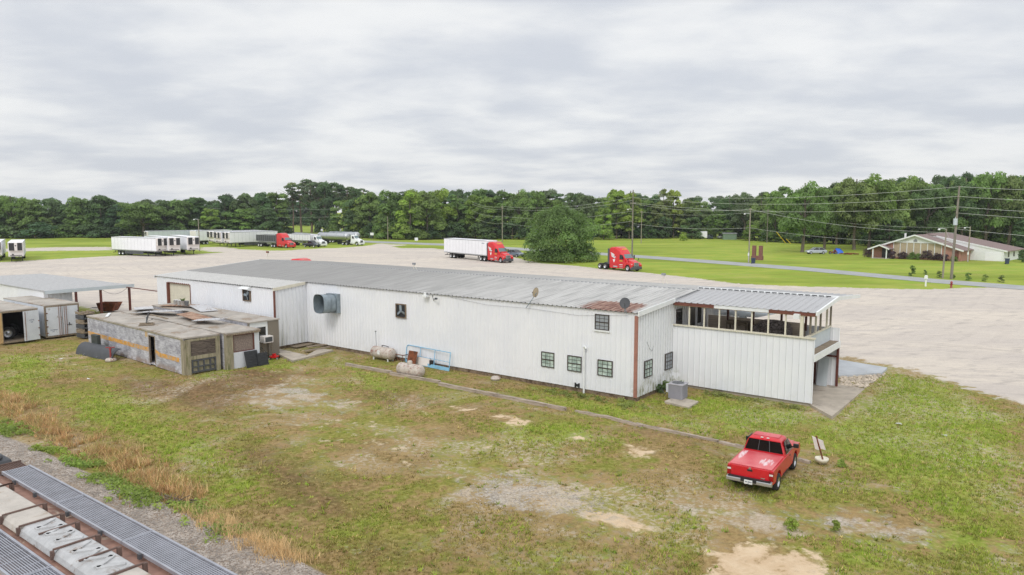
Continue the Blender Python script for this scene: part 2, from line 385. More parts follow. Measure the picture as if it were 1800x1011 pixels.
MT['blade'] = blade_mat()
# ---------------------------------------------------------------- ground: one sheet to the horizon
def axis(lo, hi, flo, fhi, step, grow=1.045, cap=60):
    c = list(np.arange(flo, fhi + step, step)); s = step
    while c[-1] < hi: s = min(s * grow, cap); c.append(c[-1] + s)
    s = step; pre = []; x = flo
    while x > lo: s = min(s * grow, cap); x -= s; pre.append(x)
    return np.array(pre[::-1] + c)
gx = axis(-1600, 1600, -34, 30, .34); gy = axis(-60, 2600, 11, 62, .34)
GX, GY = np.meshgrid(gx, gy); VX, VY = GX.ravel(), GY.ravel()
def sdist(poly):                                     # signed distance to a ground polygon, positive inside
    P = np.array([(p[0], p[1]) for p in poly]); d = np.full(VX.shape, 1e9); ins = np.zeros(VX.shape, bool)
    for a, b in zip(P, np.roll(P, -1, 0)):
        e = b - a; t = np.clip(((VX - a[0]) * e[0] + (VY - a[1]) * e[1]) / (e @ e + 1e-9), 0, 1)
        d = np.minimum(d, np.hypot(VX - a[0] - t * e[0], VY - a[1] - t * e[1]))
        if a[1] != b[1]:
            c = ((a[1] > VY) != (b[1] > VY)) & (VX < (b[0] - a[0]) * (VY - a[1]) / (b[1] - a[1]) + a[0]); ins ^= c
    return np.where(ins, d, -d)
def region(px, soft, inner=None, amt=1.0):
    d = sdist([G(*p) if not isinstance(p, Vector) else p for p in px])
    return np.clip((d + soft * (1 - (inner or .5))) / soft, 0, 1) * amt
def many(lst, soft): 
    r = np.zeros(VX.shape)
    for l in lst:
        amt = 1.0
        if isinstance(l, tuple): l, amt = l
        r = np.maximum(r, region(l, soft, amt=amt))
    return r
# the pale gravel lot
LOT = [B(-90, -1.5), B(-58, -1), B(-49, -1.5), B(-48, 6), B(-2, 12), B(7.5, 12.6), G(1478, 626), G(1530, 637), G(1600, 650), G(1640, 660), G(1700, 682), G(1760, 700), G(1850, 724), B(60, 20), B(140, 40),
       G(1800, 507), G(1730, 505), G(1695, 506), G(1640, 508.5), G(1560, 507.5), G(1400, 503), G(1340, 501), G(1290, 498), G(1200, 486), G(1130, 479), G(1060, 473), G(1010, 467), G(955, 463), G(925, 458), G(905, 452), G(880, 447), G(800, 441), G(760, 436.5), G(700, 435.5),
       G(690, 433), G(720, 430.6), G(700, 429.5), G(660, 428.5), G(652, 431.5), G(610, 435), G(560, 437), G(500, 440.5), G(430, 439), G(395, 434.5), G(352, 434.5), G(348, 440.5), G(400, 444.5), G(345, 446.5), G(330, 447), G(205, 449.5), G(60, 457.5), G(-40, 463), G(-200, 472)]
m_lot = region(LOT, 3.2)
m_lot = np.maximum(m_lot, region([G(55, 435.5), G(210, 433.5), G(210, 440.5), G(55, 441.5), G(-60, 446), G(-60, 439)], 5) * .8)
# crushed grey stone, pale sand, brown thatch and bright green growth in the yard
GRAVEL = [([(412, 692), (440, 680), (500, 672), (540, 668), (590, 690), (625, 712), (612, 728), (560, 722), (520, 716), (478, 730), (462, 722), (430, 714)], .8), ([(468, 742), (520, 740), (560, 775), (610, 800), (600, 822), (560, 806), (520, 775)], .5),
          [(795, 868), (830, 842), (862, 832), (930, 838), (1000, 848), (1062, 874), (1060, 905), (1000, 908), (920, 900), (850, 893), (805, 880)], ([(735, 760), (770, 768), (828, 788), (800, 795)], .75),
          [(1180, 876), (1262, 900), (1300, 890), (1340, 895), (1420, 905), (1400, 935), (1330, 945), (1270, 930)], ([(1390, 900), (1480, 896), (1560, 918), (1660, 936), (1620, 954), (1500, 942), (1430, 930)], 1.0),
          ([(1140, 876), (1195, 876), (1260, 898), (1210, 905)], 1.0), ([(1690, 975), (1760, 962), (1800, 990), (1800, 1020), (1720, 1005)], .75), ([(560, 760), (640, 745), (620, 765)], .5), ([(1020, 850), (1090, 860), (1110, 890), (1050, 880)], .5)]
SAND = [[(895, 865), (930, 857), (985, 866), (1050, 880), (1060, 892), (1020, 893), (950, 897), (915, 885)], [(985, 892), (1060, 890), (1125, 908), (1165, 932), (1110, 935), (1030, 918)],
        [(1240, 955), (1290, 935), (1340, 950), (1420, 965), (1465, 990), (1440, 1030), (1250, 1030)], ([(1580, 930), (1660, 938), (1720, 955), (1640, 960)], .6), [(785, 711), (812, 713), (850, 722), (828, 726), (798, 721)], [(850, 727), (884, 725), (905, 733), (945, 741), (910, 749), (888, 741), (862, 737)],
        [(741, 722), (775, 721), (772, 726), (745, 727)], [(992, 769), (1008, 762), (1042, 766), (1030, 774), (1000, 776)], [(1085, 797), (1105, 783), (1152, 788), (1140, 803), (1105, 807)], ([(1180, 804), (1222, 804), (1215, 814), (1185, 813)], .8), ([(1500, 850), (1560, 852), (1620, 868), (1560, 868)], .75),
        ([(1470, 735), (1530, 690), (1545, 700), (1500, 745)], .7), ([(440, 655), (520, 640), (560, 645), (540, 665), (470, 690)], .45), ([(60, 650), (140, 632), (155, 640), (110, 655)], .5), ([(85, 640), (120, 618), (150, 605), (155, 630)], .5), ([(1600, 760), (1760, 770), (1800, 800), (1800, 850), (1700, 840)], .25), ([(1180, 870), (1330, 880), (1500, 890), (1700, 930), (1800, 950), (1800, 985), (1500, 955), (1250, 925)], .3), ([(460, 650), (640, 690), (820, 760), (1060, 830), (1120, 880), (900, 850), (700, 850), (540, 800), (480, 730)], .36)]
BROWN = [[(205, 655), (330, 668), (430, 640), (560, 655), (520, 680), (450, 700), (400, 740), (330, 725), (250, 705), (190, 690)], [(370, 790), (470, 770), (560, 815), (640, 860), (680, 910), (620, 930), (520, 910), (430, 850)], ([(640, 650), (760, 690), (900, 720), (1000, 745), (940, 770), (800, 720), (640, 720), (590, 690)], .75), ([(620, 740), (760, 770), (860, 830), (760, 880), (640, 850), (560, 800)], .4), ([(480, 900), (700, 930), (900, 960), (1000, 1011), (600, 1020)], .6), ([(0, 640), (60, 655), (150, 650), (200, 690), (120, 700), (0, 680)], .5), ([(700, 880), (850, 900), (1000, 930), (1200, 960), (1200, 1020), (800, 1000)], .45), [(1380, 812), (1500, 835), (1450, 845), (1380, 830)], [(1095, 737), (1270, 782), (1310, 800), (1300, 812), (1240, 790), (1095, 748)], ([(800, 690), (1000, 728), (1110, 756), (1100, 765), (990, 740), (800, 705)], .6), ([(840, 670), (920, 690), (920, 700), (820, 678)], .7)]
GREEN = [[(0, 620), (90, 625), (110, 650), (50, 690), (0, 700)], [(95, 700), (230, 680), (300, 740), (400, 780), (470, 850), (440, 900), (380, 880), (300, 810), (200, 770), (120, 740)], [(560, 905), (700, 900), (620, 960), (580, 950)], [(1010, 690), (1120, 715), (1250, 745), (1300, 770), (1130, 750), (960, 715), (900, 690)], [(830, 740), (1010, 740), (1100, 770), (980, 795), (900, 775)], [(1440, 735), (1560, 655), (1640, 665), (1800, 740), (1800, 1011), (1560, 1000), (1640, 900), (1500, 830), (1400, 760)], [(1130, 700), (1240, 690), (1440, 725), (1460, 745), (1300, 770)], [(1285, 850), (1420, 830), (1480, 850), (1400, 880), (1320, 885)], [(370, 620), (480, 625), (560, 650), (430, 650), (330, 672)], [(620, 640), (700, 660), (690, 690), (610, 680)], ([(1180, 890), (1260, 905), (1240, 985), (1100, 960)], .8), ([(860, 950), (1060, 935), (1230, 985), (1100, 1020), (900, 1000)], .6), ([(750, 850), (860, 840), (900, 880), (800, 900)], .6), ([(1420, 950), (1540, 945), (1680, 1000), (1560, 1030), (1460, 1000)], .9)]
BALLAST = [(-200, 700), (-60, 742), (0, 766), (60, 790), (150, 833), (240, 868), (330, 908), (430, 950), (545, 1003), (640, 1050), (900, 1180), (400, 1400), (-600, 1100), (-600, 700)]
m_gr = many(GRAVEL, 3.0); m_sa = many(SAND, 1.7); m_br = many(BROWN, 4.0); m_gn = many(GREEN, 4.0)
m_ba = region(BALLAST, .9)
m_bk = np.maximum(m_br, region([(0, 700), (60, 690), (200, 790), (330, 880), (430, 945), (330, 905), (150, 830), (0, 764)], 1.5) * .6)
GZ = terrain_np(VX, VY)
gn = np.sin(VX * 1.7 + np.sin(VY * .9) * 2) * np.sin(VY * 1.3 + np.cos(VX * .7) * 2)
GZ += gn * .025 * np.clip((300 - VY) / 300, 0, 1) * (1 - m_lot) + m_ba * .25
me = bpy.data.meshes.new('ground')
nx, ny = len(gx), len(gy); nv = nx * ny
me.vertices.add(nv); me.vertices.foreach_set('co', np.stack([VX, VY, GZ], 1).astype(np.float32).ravel())
idx = np.arange(nv).reshape(ny, nx)
q = np.stack([idx[:-1, :-1], idx[:-1, 1:], idx[1:, 1:], idx[1:, :-1]], -1).reshape(-1, 4)
me.loops.add(q.size); me.loops.foreach_set('vertex_index', q.ravel().astype(np.int32))
me.polygons.add(len(q)); me.polygons.foreach_set('loop_start', np.arange(0, q.size, 4, dtype=np.int32))
me.update(calc_edges=True); me.polygons.foreach_set('use_smooth', [True] * len(q))
wloc = (VX - A0.x) * W.x + (VY - A0.y) * W.y
m_lawn = np.clip((VY - 82 + .3 * np.abs(VX)) / 20, 0, 1)
m_und = np.clip(np.maximum((VY - 330) / 40, 0), 0, 1)
for nm, arr in (('lot', m_lot), ('gravel', m_gr), ('sand', m_sa), ('brown', m_bk), ('green', m_gn), ('ballast', m_ba), ('lawn', m_lawn)):
    me.attributes.new(nm, 'FLOAT', 'POINT').data.foreach_set('value', arr.astype(np.float32))
def ground_mat():
    m, t, b = new_mat('yard_ground')
    pos = N(t, 'ShaderNodeNewGeometry').outputs['Position']
    A = lambda n: N(t, 'ShaderNodeAttribute', attribute_name=n).outputs['Fac']
    n_s = NOISE(t, pos, 5, 7, .74); n_m = NOISE(t, pos, 1.3, 8, .68, .3); n_l = NOISE(t, pos, .22, 6, .6, .4); n_xs = NOISE(t, pos, 34, 4, .7)
    n_l2 = NOISE(t, pos, .5, 7, .65, .5, (1, 1, 1), 20.)
    n_st = NOISE(t, pos, .16, 7, .66, .6, (1, 1, 1), 31.)
    # thatch and grass
    br = M(t, 'ADD', A('brown'), M(t, 'MULTIPLY', M(t, 'SUBTRACT', n_l2, .5), 1.1))
    gr = M(t, 'ADD', A('green'), M(t, 'MULTIPLY', M(t, 'SUBTRACT', n_m, .5), 1.5))
    tan = MIX(t, MAPR(t, n_m, .35, .65), lin(156, 131, 90), lin(134, 116, 74))
    olive = MIX(t, MAPR(t, n_m, .35, .65), lin(142, 135, 68), lin(122, 126, 52))
    c = MIX(t, MAPR(t, M(t, 'ADD', n_l, M(t, 'MULTIPLY', M(t, 'SUBTRACT', n_m, .5), .7)), .42, .58), tan, olive)
    c = MIX(t, MAPR(t, br, .25, 1.15), c, MIX(t, MAPR(t, n_m, .35, .65), lin(128, 100, 72), lin(102, 82, 58)))
    c = MIX(t, MAPR(t, gr, .42, .9), c, MIX(t, MAPR(t, n_l2, .35, .65), lin(126, 144, 52), lin(146, 156, 66)))
    c = MIX(t, M(t, 'MULTIPLY', MAPR(t, n_s, .46, .68), .55), c, lin(88, 80, 44))
    c = MIX(t, M(t, 'MULTIPLY', MAPR(t, n_s, .5, .34), .4), c, lin(184, 168, 118))
    # mown fields further off
    lawn = MIX(t, MAPR(t, n_l, .35, .65), lin(136, 158, 58), lin(156, 164, 70))
    nlw = NOISE(t, pos, .05, 6, .65, .4, (.5, 1.6, 1)); lawn = MIX(t, MAPR(t, nlw, .42, .62), lawn, lin(124, 140, 48))
    lawn = MIX(t, M(t, 'MULTIPLY', MAPR(t, NOISE(t, pos, .09, 7, .7, .3, (.6, 1.4, 1), 7.), .55, .72), .6), lawn, lin(170, 158, 96))
    c = MIX(t, A('lawn'), c, lawn)
    # sand and stone breaking through
    sa = M(t, 'ADD', A('sand'), M(t, 'MULTIPLY', M(t, 'SUBTRACT', n_m, .5), 2.0)); sa = M(t, 'ADD', sa, M(t, 'MULTIPLY', M(t, 'SUBTRACT', n_l2, .5), 1.2))
    sandc = MIX(t, MAPR(t, n_m, .3, .7), lin(196, 170, 138), lin(214, 192, 162)); sandc = MIX(t, M(t, 'MULTIPLY', MAPR(t, n_s, .5, .7), .4), sandc, lin(160, 134, 104))
    c = MIX(t, MAPR(t, sa, .55, .85), c, sandc)
    vo = N(t, 'ShaderNodeTexVoronoi', inp={'Scale': 15.0}); t.links.new(pos, vo.inputs['Vector'])
    stone = MIX(t, vo.outputs['Color'], lin(120, 118, 114), lin(196, 192, 186)); sh = N(t, 'ShaderNodeSeparateColor'); t.links.new(vo.outputs['Color'], sh.inputs[0])
    stone = MIX(t, sh.outputs[0], lin(136, 128, 118), lin(194, 186, 174)); stone = MIX(t, M(t, 'MULTIPLY', MAPR(t, n_l2, .42, .6), .6), stone, lin(186, 166, 138))
    gv = M(t, 'ADD', A('gravel'), M(t, 'MULTIPLY', M(t, 'SUBTRACT', n_m, .5), 2.6)); gv = M(t, 'ADD', gv, M(t, 'MULTIPLY', M(t, 'SUBTRACT', n_s, .5), 1.1)); gv = M(t, 'ADD', gv, M(t, 'MULTIPLY', M(t, 'SUBTRACT', n_l2, .5), 1.6))
    c = MIX(t, MAPR(t, gv, .42, .98), c, stone)
    # scattered stone fines wherever the thatch is thin
    thin = M(t, 'MULTIPLY', MAPR(t, n_st, .48, .62), MAPR(t, n_s, .44, .6)); thin = M(t, 'MULTIPLY', thin, M(t, 'SUBTRACT', 1.0, A('lawn')))
    c = MIX(t, M(t, 'MULTIPLY', thin, .8), c, lin(192, 178, 156))
    ba = M(t, 'ADD', A('ballast'), M(t, 'MULTIPLY', M(t, 'SUBTRACT', n_m, .5), .5))
    bst = MIX(t, sh.outputs[1], lin(122, 111, 101), lin(184, 171, 158)); bst = MIX(t, M(t, 'MULTIPLY', MAPR(t, n_l2, .45, .65), .5), bst, lin(146, 126, 104))
    c = MIX(t, MAPR(t, ba, .42, .62), c, bst)
    # the lot: pale lime gravel with grey wheel-worn streaks
    ln_ = NOISE(t, pos, .12, 8, .7, .8, (.55, 1.5, 1)); lf = NOISE(t, pos, 1.0, 9, .72, .9, (.45, 1.3, 1), 11.)
    lotc = MIX(t, MAPR(t, ln_, .38, .62), lin(194, 185, 176), lin(208, 198, 185))
    lotc = MIX(t, M(t, 'MULTIPLY', MAPR(t, lf, .5, .68), .6), lotc, lin(160, 153, 149))
    wv = N(t, 'ShaderNodeTexWave', wave_type='RINGS', rings_direction='Z', inp={'Scale': .16, 'Distortion': 7.0, 'Detail': 5.0, 'Detail Scale': .6, 'Detail Roughness': .65})
    mp = N(t, 'ShaderNodeMapping'); mp.inputs['Location'].default_value = (40, -150, 0); t.links.new(pos, mp.inputs[0]); t.links.new(mp.outputs[0], wv.inputs['Vector'])
    lotc = MIX(t, M(t, 'MULTIPLY', MAPR(t, wv.outputs['Fac'], .72, .95), M(t, 'MULTIPLY', MAPR(t, lf, .38, .6), .22)), lotc, lin(156, 149, 143))
    for ang_, w_ in ((.65, 3.), (-.25, 17.), (.95, 29.)):    # long faint wheel tracks
        mr = N(t, 'ShaderNodeMapping'); mr.inputs['Rotation'].default_value = (0, 0, ang_); mr.inputs['Location'].default_value = (w_, w_, 0); t.links.new(pos, mr.inputs[0])
        tk = NOISE(t, mr.outputs[0], 1.0, 4, .6, 1.2, (.035, 1.1, 1)); lotc = MIX(t, M(t, 'MULTIPLY', MAPR(t, tk, .58, .68), M(t, 'MULTIPLY', MAPR(t, ln_, .4, .6), .38)), lotc, lin(160, 152, 146))
    lotc = MIX(t, M(t, 'MULTIPLY', MAPR(t, n_s, .45, .7), .22), lotc, lin(152, 143, 133))
    lo = M(t, 'ADD', A('lot'), M(t, 'MULTIPLY', M(t, 'SUBTRACT', n_m, .5), 1.3)); lo = M(t, 'ADD', lo, M(t, 'MULTIPLY', M(t, 'SUBTRACT', n_l2, .5), .6))
    c = MIX(t, MAPR(t, lo, .42, .62), c, lotc)
    t.links.new(c, b.inputs['Base Color']); b.inputs['Roughness'].default_value = .95; b.inputs['Specular IOR Level'].default_value = .15
    bp = N(t, 'ShaderNodeBump', inp={'Strength': .7, 'Distance': .05}); t.links.new(M(t, 'ADD', n_s, M(t, 'MULTIPLY', n_xs, .4)), bp.inputs['Height']); t.links.new(bp.outputs[0], b.inputs['Normal'])
    return m
me.materials.append(ground_mat())
ground = bpy.data.objects.new('ground', me); COL.objects.link(ground); struct(ground)

# ---------------------------------------------------------------- roads
def strip(name, top, bot, m, lift=.03):              # a road from its far and near edges in the photograph
    mb = MB(); v = []
    for a, b in zip(top, bot): v += [G(*a) + Vector((0, 0, lift)), G(*b) + Vector((0, 0, lift))]
    mb.add(v, [(2 * i, 2 * i + 1, 2 * i + 3, 2 * i + 2) for i in range(len(top) - 1)])
    return struct(mb.build(name, m))
strip('road', [(640, 423.2), (780, 428.5), (850, 432), (910, 435.5), (1060, 444.5), (1240, 457), (1420, 470.5), (1640, 490.3), (1800, 502.5), (2000, 519), (2400, 552)], [(640, 426.3), (780, 432), (850, 436), (910, 440), (1060, 449), (1240, 462.5), (1420, 476.8), (1640, 497.5), (1800, 510), (2000, 528), (2400, 564)], MT['asphalt'])
strip('side_road', [(500, 406.5), (530, 409), (560, 412), (600, 417), (640, 422.6)], [(500, 409.5), (530, 413.4), (560, 417.5), (600, 423), (640, 426.9)], MT['asphalt'], .036)

# ---------------------------------------------------------------- the long metal building
bld = thing('metal_warehouse', 'long white ribbed metal warehouse with low grey roof and open upper porch', 'warehouse', A0, AZ)
Y0 = -1                                               # ribs face -w
w = MB(); SD = [MT['siding'], MT['siding_rib_shade']]
w.corr((-29.9, 0, 0), (29.9, 0, 0), (0, 0, 4.86), (0, -1, 0), groove=1); w.build('front_wall', SD, bld)
w = MB(); w.corr((0, 0, 0), (0, 8, 0), (0, 0, 4.88), (1, 0, 0), vtop=(0, 0, 5.46), groove=1); w.corr((0, 8, 0), (0, 8.2, 0), (0, 0, 5.46), (1, 0, 0), vtop=(0, 0, 4.86)); w.build('end_wall', SD, bld)
w = MB(); w.corr((-48, 16.2, 0), (48, 0, 0), (0, 0, 4.84), (0, 1, 0)); w.build('back_wall', SD, bld)
w = MB(); w.corr((-48, -3.04, 0), (0, 11.04, 0), (0, 0, 4.62), (-1, 0, 0), vtop=(0, 0, 5.46)); w.corr((-48, 8, 0), (0, 8.2, 0), (0, 0, 5.46), (-1, 0, 0), vtop=(0, 0, 4.86)); w.build('left_end_wall', SD, bld)
w = MB(); w.corr((-29.9, -3.04, 0), (0, 3.04, 0), (0, 0, 4.52), (1, 0, 0), vtop=(0, 0, 4.84), groove=1); w.build('extension_side_wall', SD, bld)
w = MB(); w.corr((-48, -3.04, 0), (1.77, 0, 0), (0, 0, 4.6), (0, -1, 0), groove=1); w.corr((-46.23, -3.04, 4.14), (4, 0, 0), (0, 0, .46), (0, -1, 0), groove=1); w.corr((-42.23, -3.04, 0), (12.33, 0, 0), (0, 0, 4.56), (0, -1, 0), groove=1); w.build('extension_front_wall', SD, bld)
# roll-up door set back between brown jambs
d = MB()
for i in range(14): d.box(-46.05, -42.25, -2.86, -2.83, i * .295, i * .295 + .285); d.box(-46.05, -42.25, -2.84, -2.82, i * .295 + .285, (i + 1) * .295)
d.build('roll_up_door', MT['cream'], bld)
d = MB(); d.box(-46.25, -46.05, -3.08, -2.8, 0, 4.14); d.box(-42.25, -42.17, -3.08, -2.8, 0, 4.14); d.box(-46.05, -42.25, -3.06, -2.8, 4.1, 4.2); d.build('door_jamb', MT['brown_trim'], bld)
# foundation
f = MB(); f.box(-29.9, .0, .06, .3, -.75, -.002); f.box(-.3, -.06, .3, 4.6, -.75, -.004); f.box(-47.9, -29.95, -2.98, -2.7, -.7, -.003); f.box(-30.2, -29.98, -2.7, .3, -.7, -.005); f.build('foundation', MT['foundation'], bld)
# roofs, ribs running down the slope
r = MB(); r.corr((-48.15, -.16, 4.9), (48.25, 0, 0), (0, 8.16, .62), (0, -.07, 1), .34, .05, .12, groove=1)
r.corr((-48.15, 16.5, 4.86), (48.25, 0, 0), (0, -8.5, .66), (0, .07, 1), .34, .05, .12, groove=1); r.build('roof', [MT['roof'], MT['roof_groove']], bld)
r = MB(); r.corr((.12, 16.5, 4.86), (1.45, 0, 0), (0, -1.75, .136), (0, .07, 1), .34, .05, .12); r.build('rear_roof_overhang', MT['roof'], bld)
r = MB(); [r.box(-.2 + i * .4, .08 + i * .4, 8.93, 9.0, 5.56, 5.6) for i in range(21)]; r.build('ridge_gaps', MT['black'], bld)
r = MB(); r.cyl((-48.15, 8.0, 5.53), (.1, 8.0, 5.53), .05, n=6); r.build('ridge_cap', MT['grey'], bld)
r = MB(); r.corr((-48.15, -3.2, 4.63), (18.35, 0, 0), (0, 3.05, .262), (0, -.08, 1), .34, .045, .12, groove=1); r.build('extension_roof', [mat('extension_metal_roofing', lin(192, 191, 188), .6, var=.06), mat('extension_roof_rib_dirt', lin(158, 158, 156), .7)], bld)
# trims
r = MB(); r.add([(.1, -.2, 4.72), (.1, -.2, 5.0), (.1, 4.6, 5.33), (.1, 4.6, 5.05), (.16, -.2, 4.72), (.16, -.2, 5.0), (.16, 4.6, 5.33), (.16, 4.6, 5.05)], [(0, 1, 2, 3), (7, 6, 5, 4), (1, 5, 6, 2), (0, 3, 7, 4), (0, 4, 5, 1), (3, 2, 6, 7)]); r.build('gable_trim', MT['white'], bld)
r = MB(); r.add([(-29.87, -3.2, 4.42), (-29.87, -3.2, 4.66), (-29.87, -.16, 4.93), (-29.87, -.16, 4.69), (-29.8, -3.2, 4.42), (-29.8, -3.2, 4.66), (-29.8, -.16, 4.93), (-29.8, -.16, 4.69)], [(0, 1, 2, 3), (7, 6, 5, 4), (1, 5, 6, 2), (0, 3, 7, 4), (0, 4, 5, 1), (3, 2, 6, 7)]); r.build('extension_gable_trim', MT['cream'], bld)
r = MB(); r.add([(-48.22, -3.2, 4.45), (-48.22, -3.2, 4.66), (-48.22, 8, 5.56), (-48.22, 8, 5.35), (-48.15, -3.2, 4.45), (-48.15, -3.2, 4.66), (-48.15, 8, 5.56), (-48.15, 8, 5.35)], [(0, 1, 2, 3), (7, 6, 5, 4), (1, 5, 6, 2), (0, 3, 7, 4), (0, 4, 5, 1), (3, 2, 6, 7)]); r.build('left_gable_trim', MT['white'], bld)
r = MB(); r.box(-.17, .035, -.075, .012, 0, 4.72); r.build('corner_downspout', MT['downspout'], bld)
r = MB(); r.box(-29.96, -29.83, -3.115, -3.0, 0, 4.46); r.build('corner_downspout', MT['brown_trim'], bld)
# windows: frame with sashes, muntins, panes
def window(u0, u1, z0, z1, par=bld, face='front', pane='blind', name='window', sill=False, w0=0.):
    f = MB(); g = MB(); s = .05
    def bx(mb, a0, a1, h0, h1, o0, o1, mat=0):
        if face == 'front': mb.box(a0, a1, w0 - o1, w0 - o0, h0, h1, mat)
        else: mb.box(w0 + o0, w0 + o1, a0, a1, h0, h1, mat)
    bx(f, u0, u0 + s, z0, z1, .0, .075); bx(f, u1 - s, u1, z0, z1, .0, .075); bx(f, u0 + s, u1 - s, z0, z0 + s, .0, .075); bx(f, u0 + s, u1 - s, z1 - s, z1, .0, .075)
    zm = (z0 + z1) / 2; bx(f, u0 + s, u1 - s, zm - .03, zm + .03, .0, .07)
    for k in (1, 2): x = u0 + (u1 - u0) * k / 3; bx(f, x - .008, x + .008, z0 + s, zm - .03, .04, .06); bx(f, x - .008, x + .008, zm + .03, z1 - s, .04, .06)
    for a, b_ in ((z0 + s, zm - .03), (zm + .03, z1 - s)):
        h = (a + b_) / 2; bx(f, u0 + s, u1 - s, h - .008, h + .008, .042, .058)
    o = f.build(name, MT['darkframe'], par)
    bx(g, u0 + s, u1 - s, z0 + s, z1 - s, .034, .039); g.build('pane', MT[pane], o)
    if sill: k = MB(); bx(k, u0 - .05, u1 + .05, z0 - .1, z0 - .002, .0, .1); k.build('sill', MT['white'], o)
    return o
window(-2.78, -1.83, 3.7, 4.62, pane='greypane', sill=True)
window(-6.62, -5.64, .98, 1.93); window(-4.68, -3.67, .98, 1.93); window(-2.56, -1.56, .98, 1.93)
window(.85, 1.84, .98, 1.98, face='end'); window(3.58, 4.6, .95, 1.98, face='end', pane='greypane')
window(5.0, 5.85, 2.95, 4.55, face='end', pane='glass')
# plain doors on the porch deck
d = MB(); d.box(.0, .05, 7.0, 7.9, 2.75, 4.75); d.build('porch_door', MT['darkframe'], bld)
d = MB(); d.box(.0, .05, 8.3, 8.9, 3.3, 4.5); d.build('porch_door', MT['dim'], bld)
# fans and duct
def fan(u0, u1, z0, z1, w0, nb=3, rot=.4):
    f = MB(); s = .07
    f.box(u0, u0 + s, w0 - .1, w0 + .05, z0, z1); f.box(u1 - s, u1, w0 - .1, w0 + .05, z0, z1); f.box(u0 + s, u1 - s, w0 - .1, w0 + .05, z0, z0 + s); f.box(u0 + s, u1 - s, w0 - .1, w0 + .05, z1 - s, z1)
    o = f.build('wall_fan', MT['foundation'], bld); b_ = MB(); b_.box(u0 + s, u1 - s, w0 - .04, w0 - .036, z0 + s, z1 - s); b_.build('backing', MT['black'], o)
    b_ = MB(); cu, cz, rr = (u0 + u1) / 2, (z0 + z1) / 2, min(u1 - u0, z1 - z0) / 2 - .09
    for k in range(nb):
        a = rot + k * 2 * math.pi / nb; T = Matrix.Translation((cu, w0 - .07, cz)) @ Matrix.Rotation(a, 4, 'Y') @ Matrix.Rotation(.35, 4, 'X')
        b_.box(.05, rr, -.008, .008, -.09, .09, 0, T)
    b_.cyl((cu, w0 - .1, cz), (cu, w0 - .045, cz), .08); b_.build('fan_blades', MT['galv'], o)
    return o
fan(-19.5, -18.45, 2.93, 3.95, -.02)
wf = fan(-34.05, -33.0, 3.36, 4.32, -3.06, 3, 1.2)
h = MB(); h.plate([(-34.15, -3.5, 4.36), (-32.9, -3.5, 4.36), (-32.9, -3.04, 4.58), (-34.15, -3.04, 4.58)], .02); h.plate([(-32.92, -3.5, 4.34), (-32.92, -3.06, 4.2), (-32.92, -3.06, 4.56), (-32.92, -3.48, 4.36)], .02); h.build('fan_hood', MT['white'], wf)
dt = MB()                                             # big galvanised hood curving out and down
dt.box(-27.0, -25.7, -.36, -.02, 2.72, 4.2)
path = [(-.36, 3.46, .62, .7), (-.8, 3.48, .62, .7), (-1.2, 3.5, .63, .72), (-1.6, 3.53, .64, .74)]
rings = []; n = 28
for (wy, cz, ra, rb) in path:
    rg = []
    for i in range(n):
        a = 2 * math.pi * i / n; e = lambda x: math.copysign(abs(x) ** .62, x)
        rg.append(Vector((-26.35 + ra * e(math.cos(a)), wy, cz + rb * e(math.sin(a)))))
    rings.append(rg)
vv = [p for rg in rings for p in rg]; dt.add(vv, [(k * n + i, k * n + (i + 1) % n, (k + 1) * n + (i + 1) % n, (k + 1) * n + i) for k in range(3) for i in range(n)], 0, True)
inn = [Vector((-26.35 + (p.x + 26.35) * .97, p.y, 3.5 + (p.z - 3.5) * .97)) for p in vv]; dt.add(inn, [(k * n + i, (k + 1) * n + i, (k + 1) * n + (i + 1) % n, k * n + (i + 1) % n) for k in range(3) for i in range(n)], 0, True)
for rg in (rings[0], rings[1]):
    dt.add([p * 1 for p in rg] + [Vector((-26.35 + (p.x + 26.35) * 1.04, p.y - .06, p.z + (p.z - 3.46) * .04)) for p in rg], [(i, (i + 1) % n, n + (i + 1) % n, n + i) for i in range(n)])
dt.build('exhaust_hood', MT['galv'], bld)
g = MB(); g.cyl((-26.35, -.42, 3.46), (-26.35, -.38, 3.46), .6, n=20); g.build('hood_damper', MT['darkgrey'], bld)
p = MB(); p.tube([(-3.45, -.12, -.3), (-3.45, -.12, 2.5), (-3.42, -.16, 2.6), (-3.33, -.2, 2.62), (-3.27, -.22, 2.5)], .062, 10); p.build('vent_pipe', MT['white'], bld)
p = MB(); p.cbox((-16.35, -.28, 4.72), (.45, .3, .14)); p.cyl((-16.35, -.28, 4.79), (-16.35, -.28, 4.98), .1); p.build('wall_light', MT['white'], bld)
p = MB(); p.tube([(-15.9, -.03, 4.8), (-15.75, -.05, 4.45), (-15.3, -.35, 4.62)], .022); p.cbox((-15.2, -.4, 4.64), (.18, .12, .12)); p.build('camera_bracket', MT['darkgrey'], bld)
p = MB(); p.box(-4.14, -4.06, -.07, -.03, .02, .3); p.box(-3.88, -3.8, -.07, -.03, .02, .3); p.box(-4.06, -3.88, -.06, -.03, .08, .24); p.build('pipe_bracket', MT['black'], bld)
p = MB(); p.tube([(-14.2, -.05, 4.78), (-11, -.05, 4.5), (-7.6, -.05, 4.55), (-4, -.05, 4.42), (-.6, -.05, 4.7)], .008, 4); p.build('loose_cable', MT['grey'], bld); p = MB(); p.tube([(.04, 1.1, 3.1), (.04, 1.5, 2.6), (.04, 1.8, 2.45), (.04, 1.95, 2.7)], .01, 4); p.build('loose_cable', MT['grey'], bld)
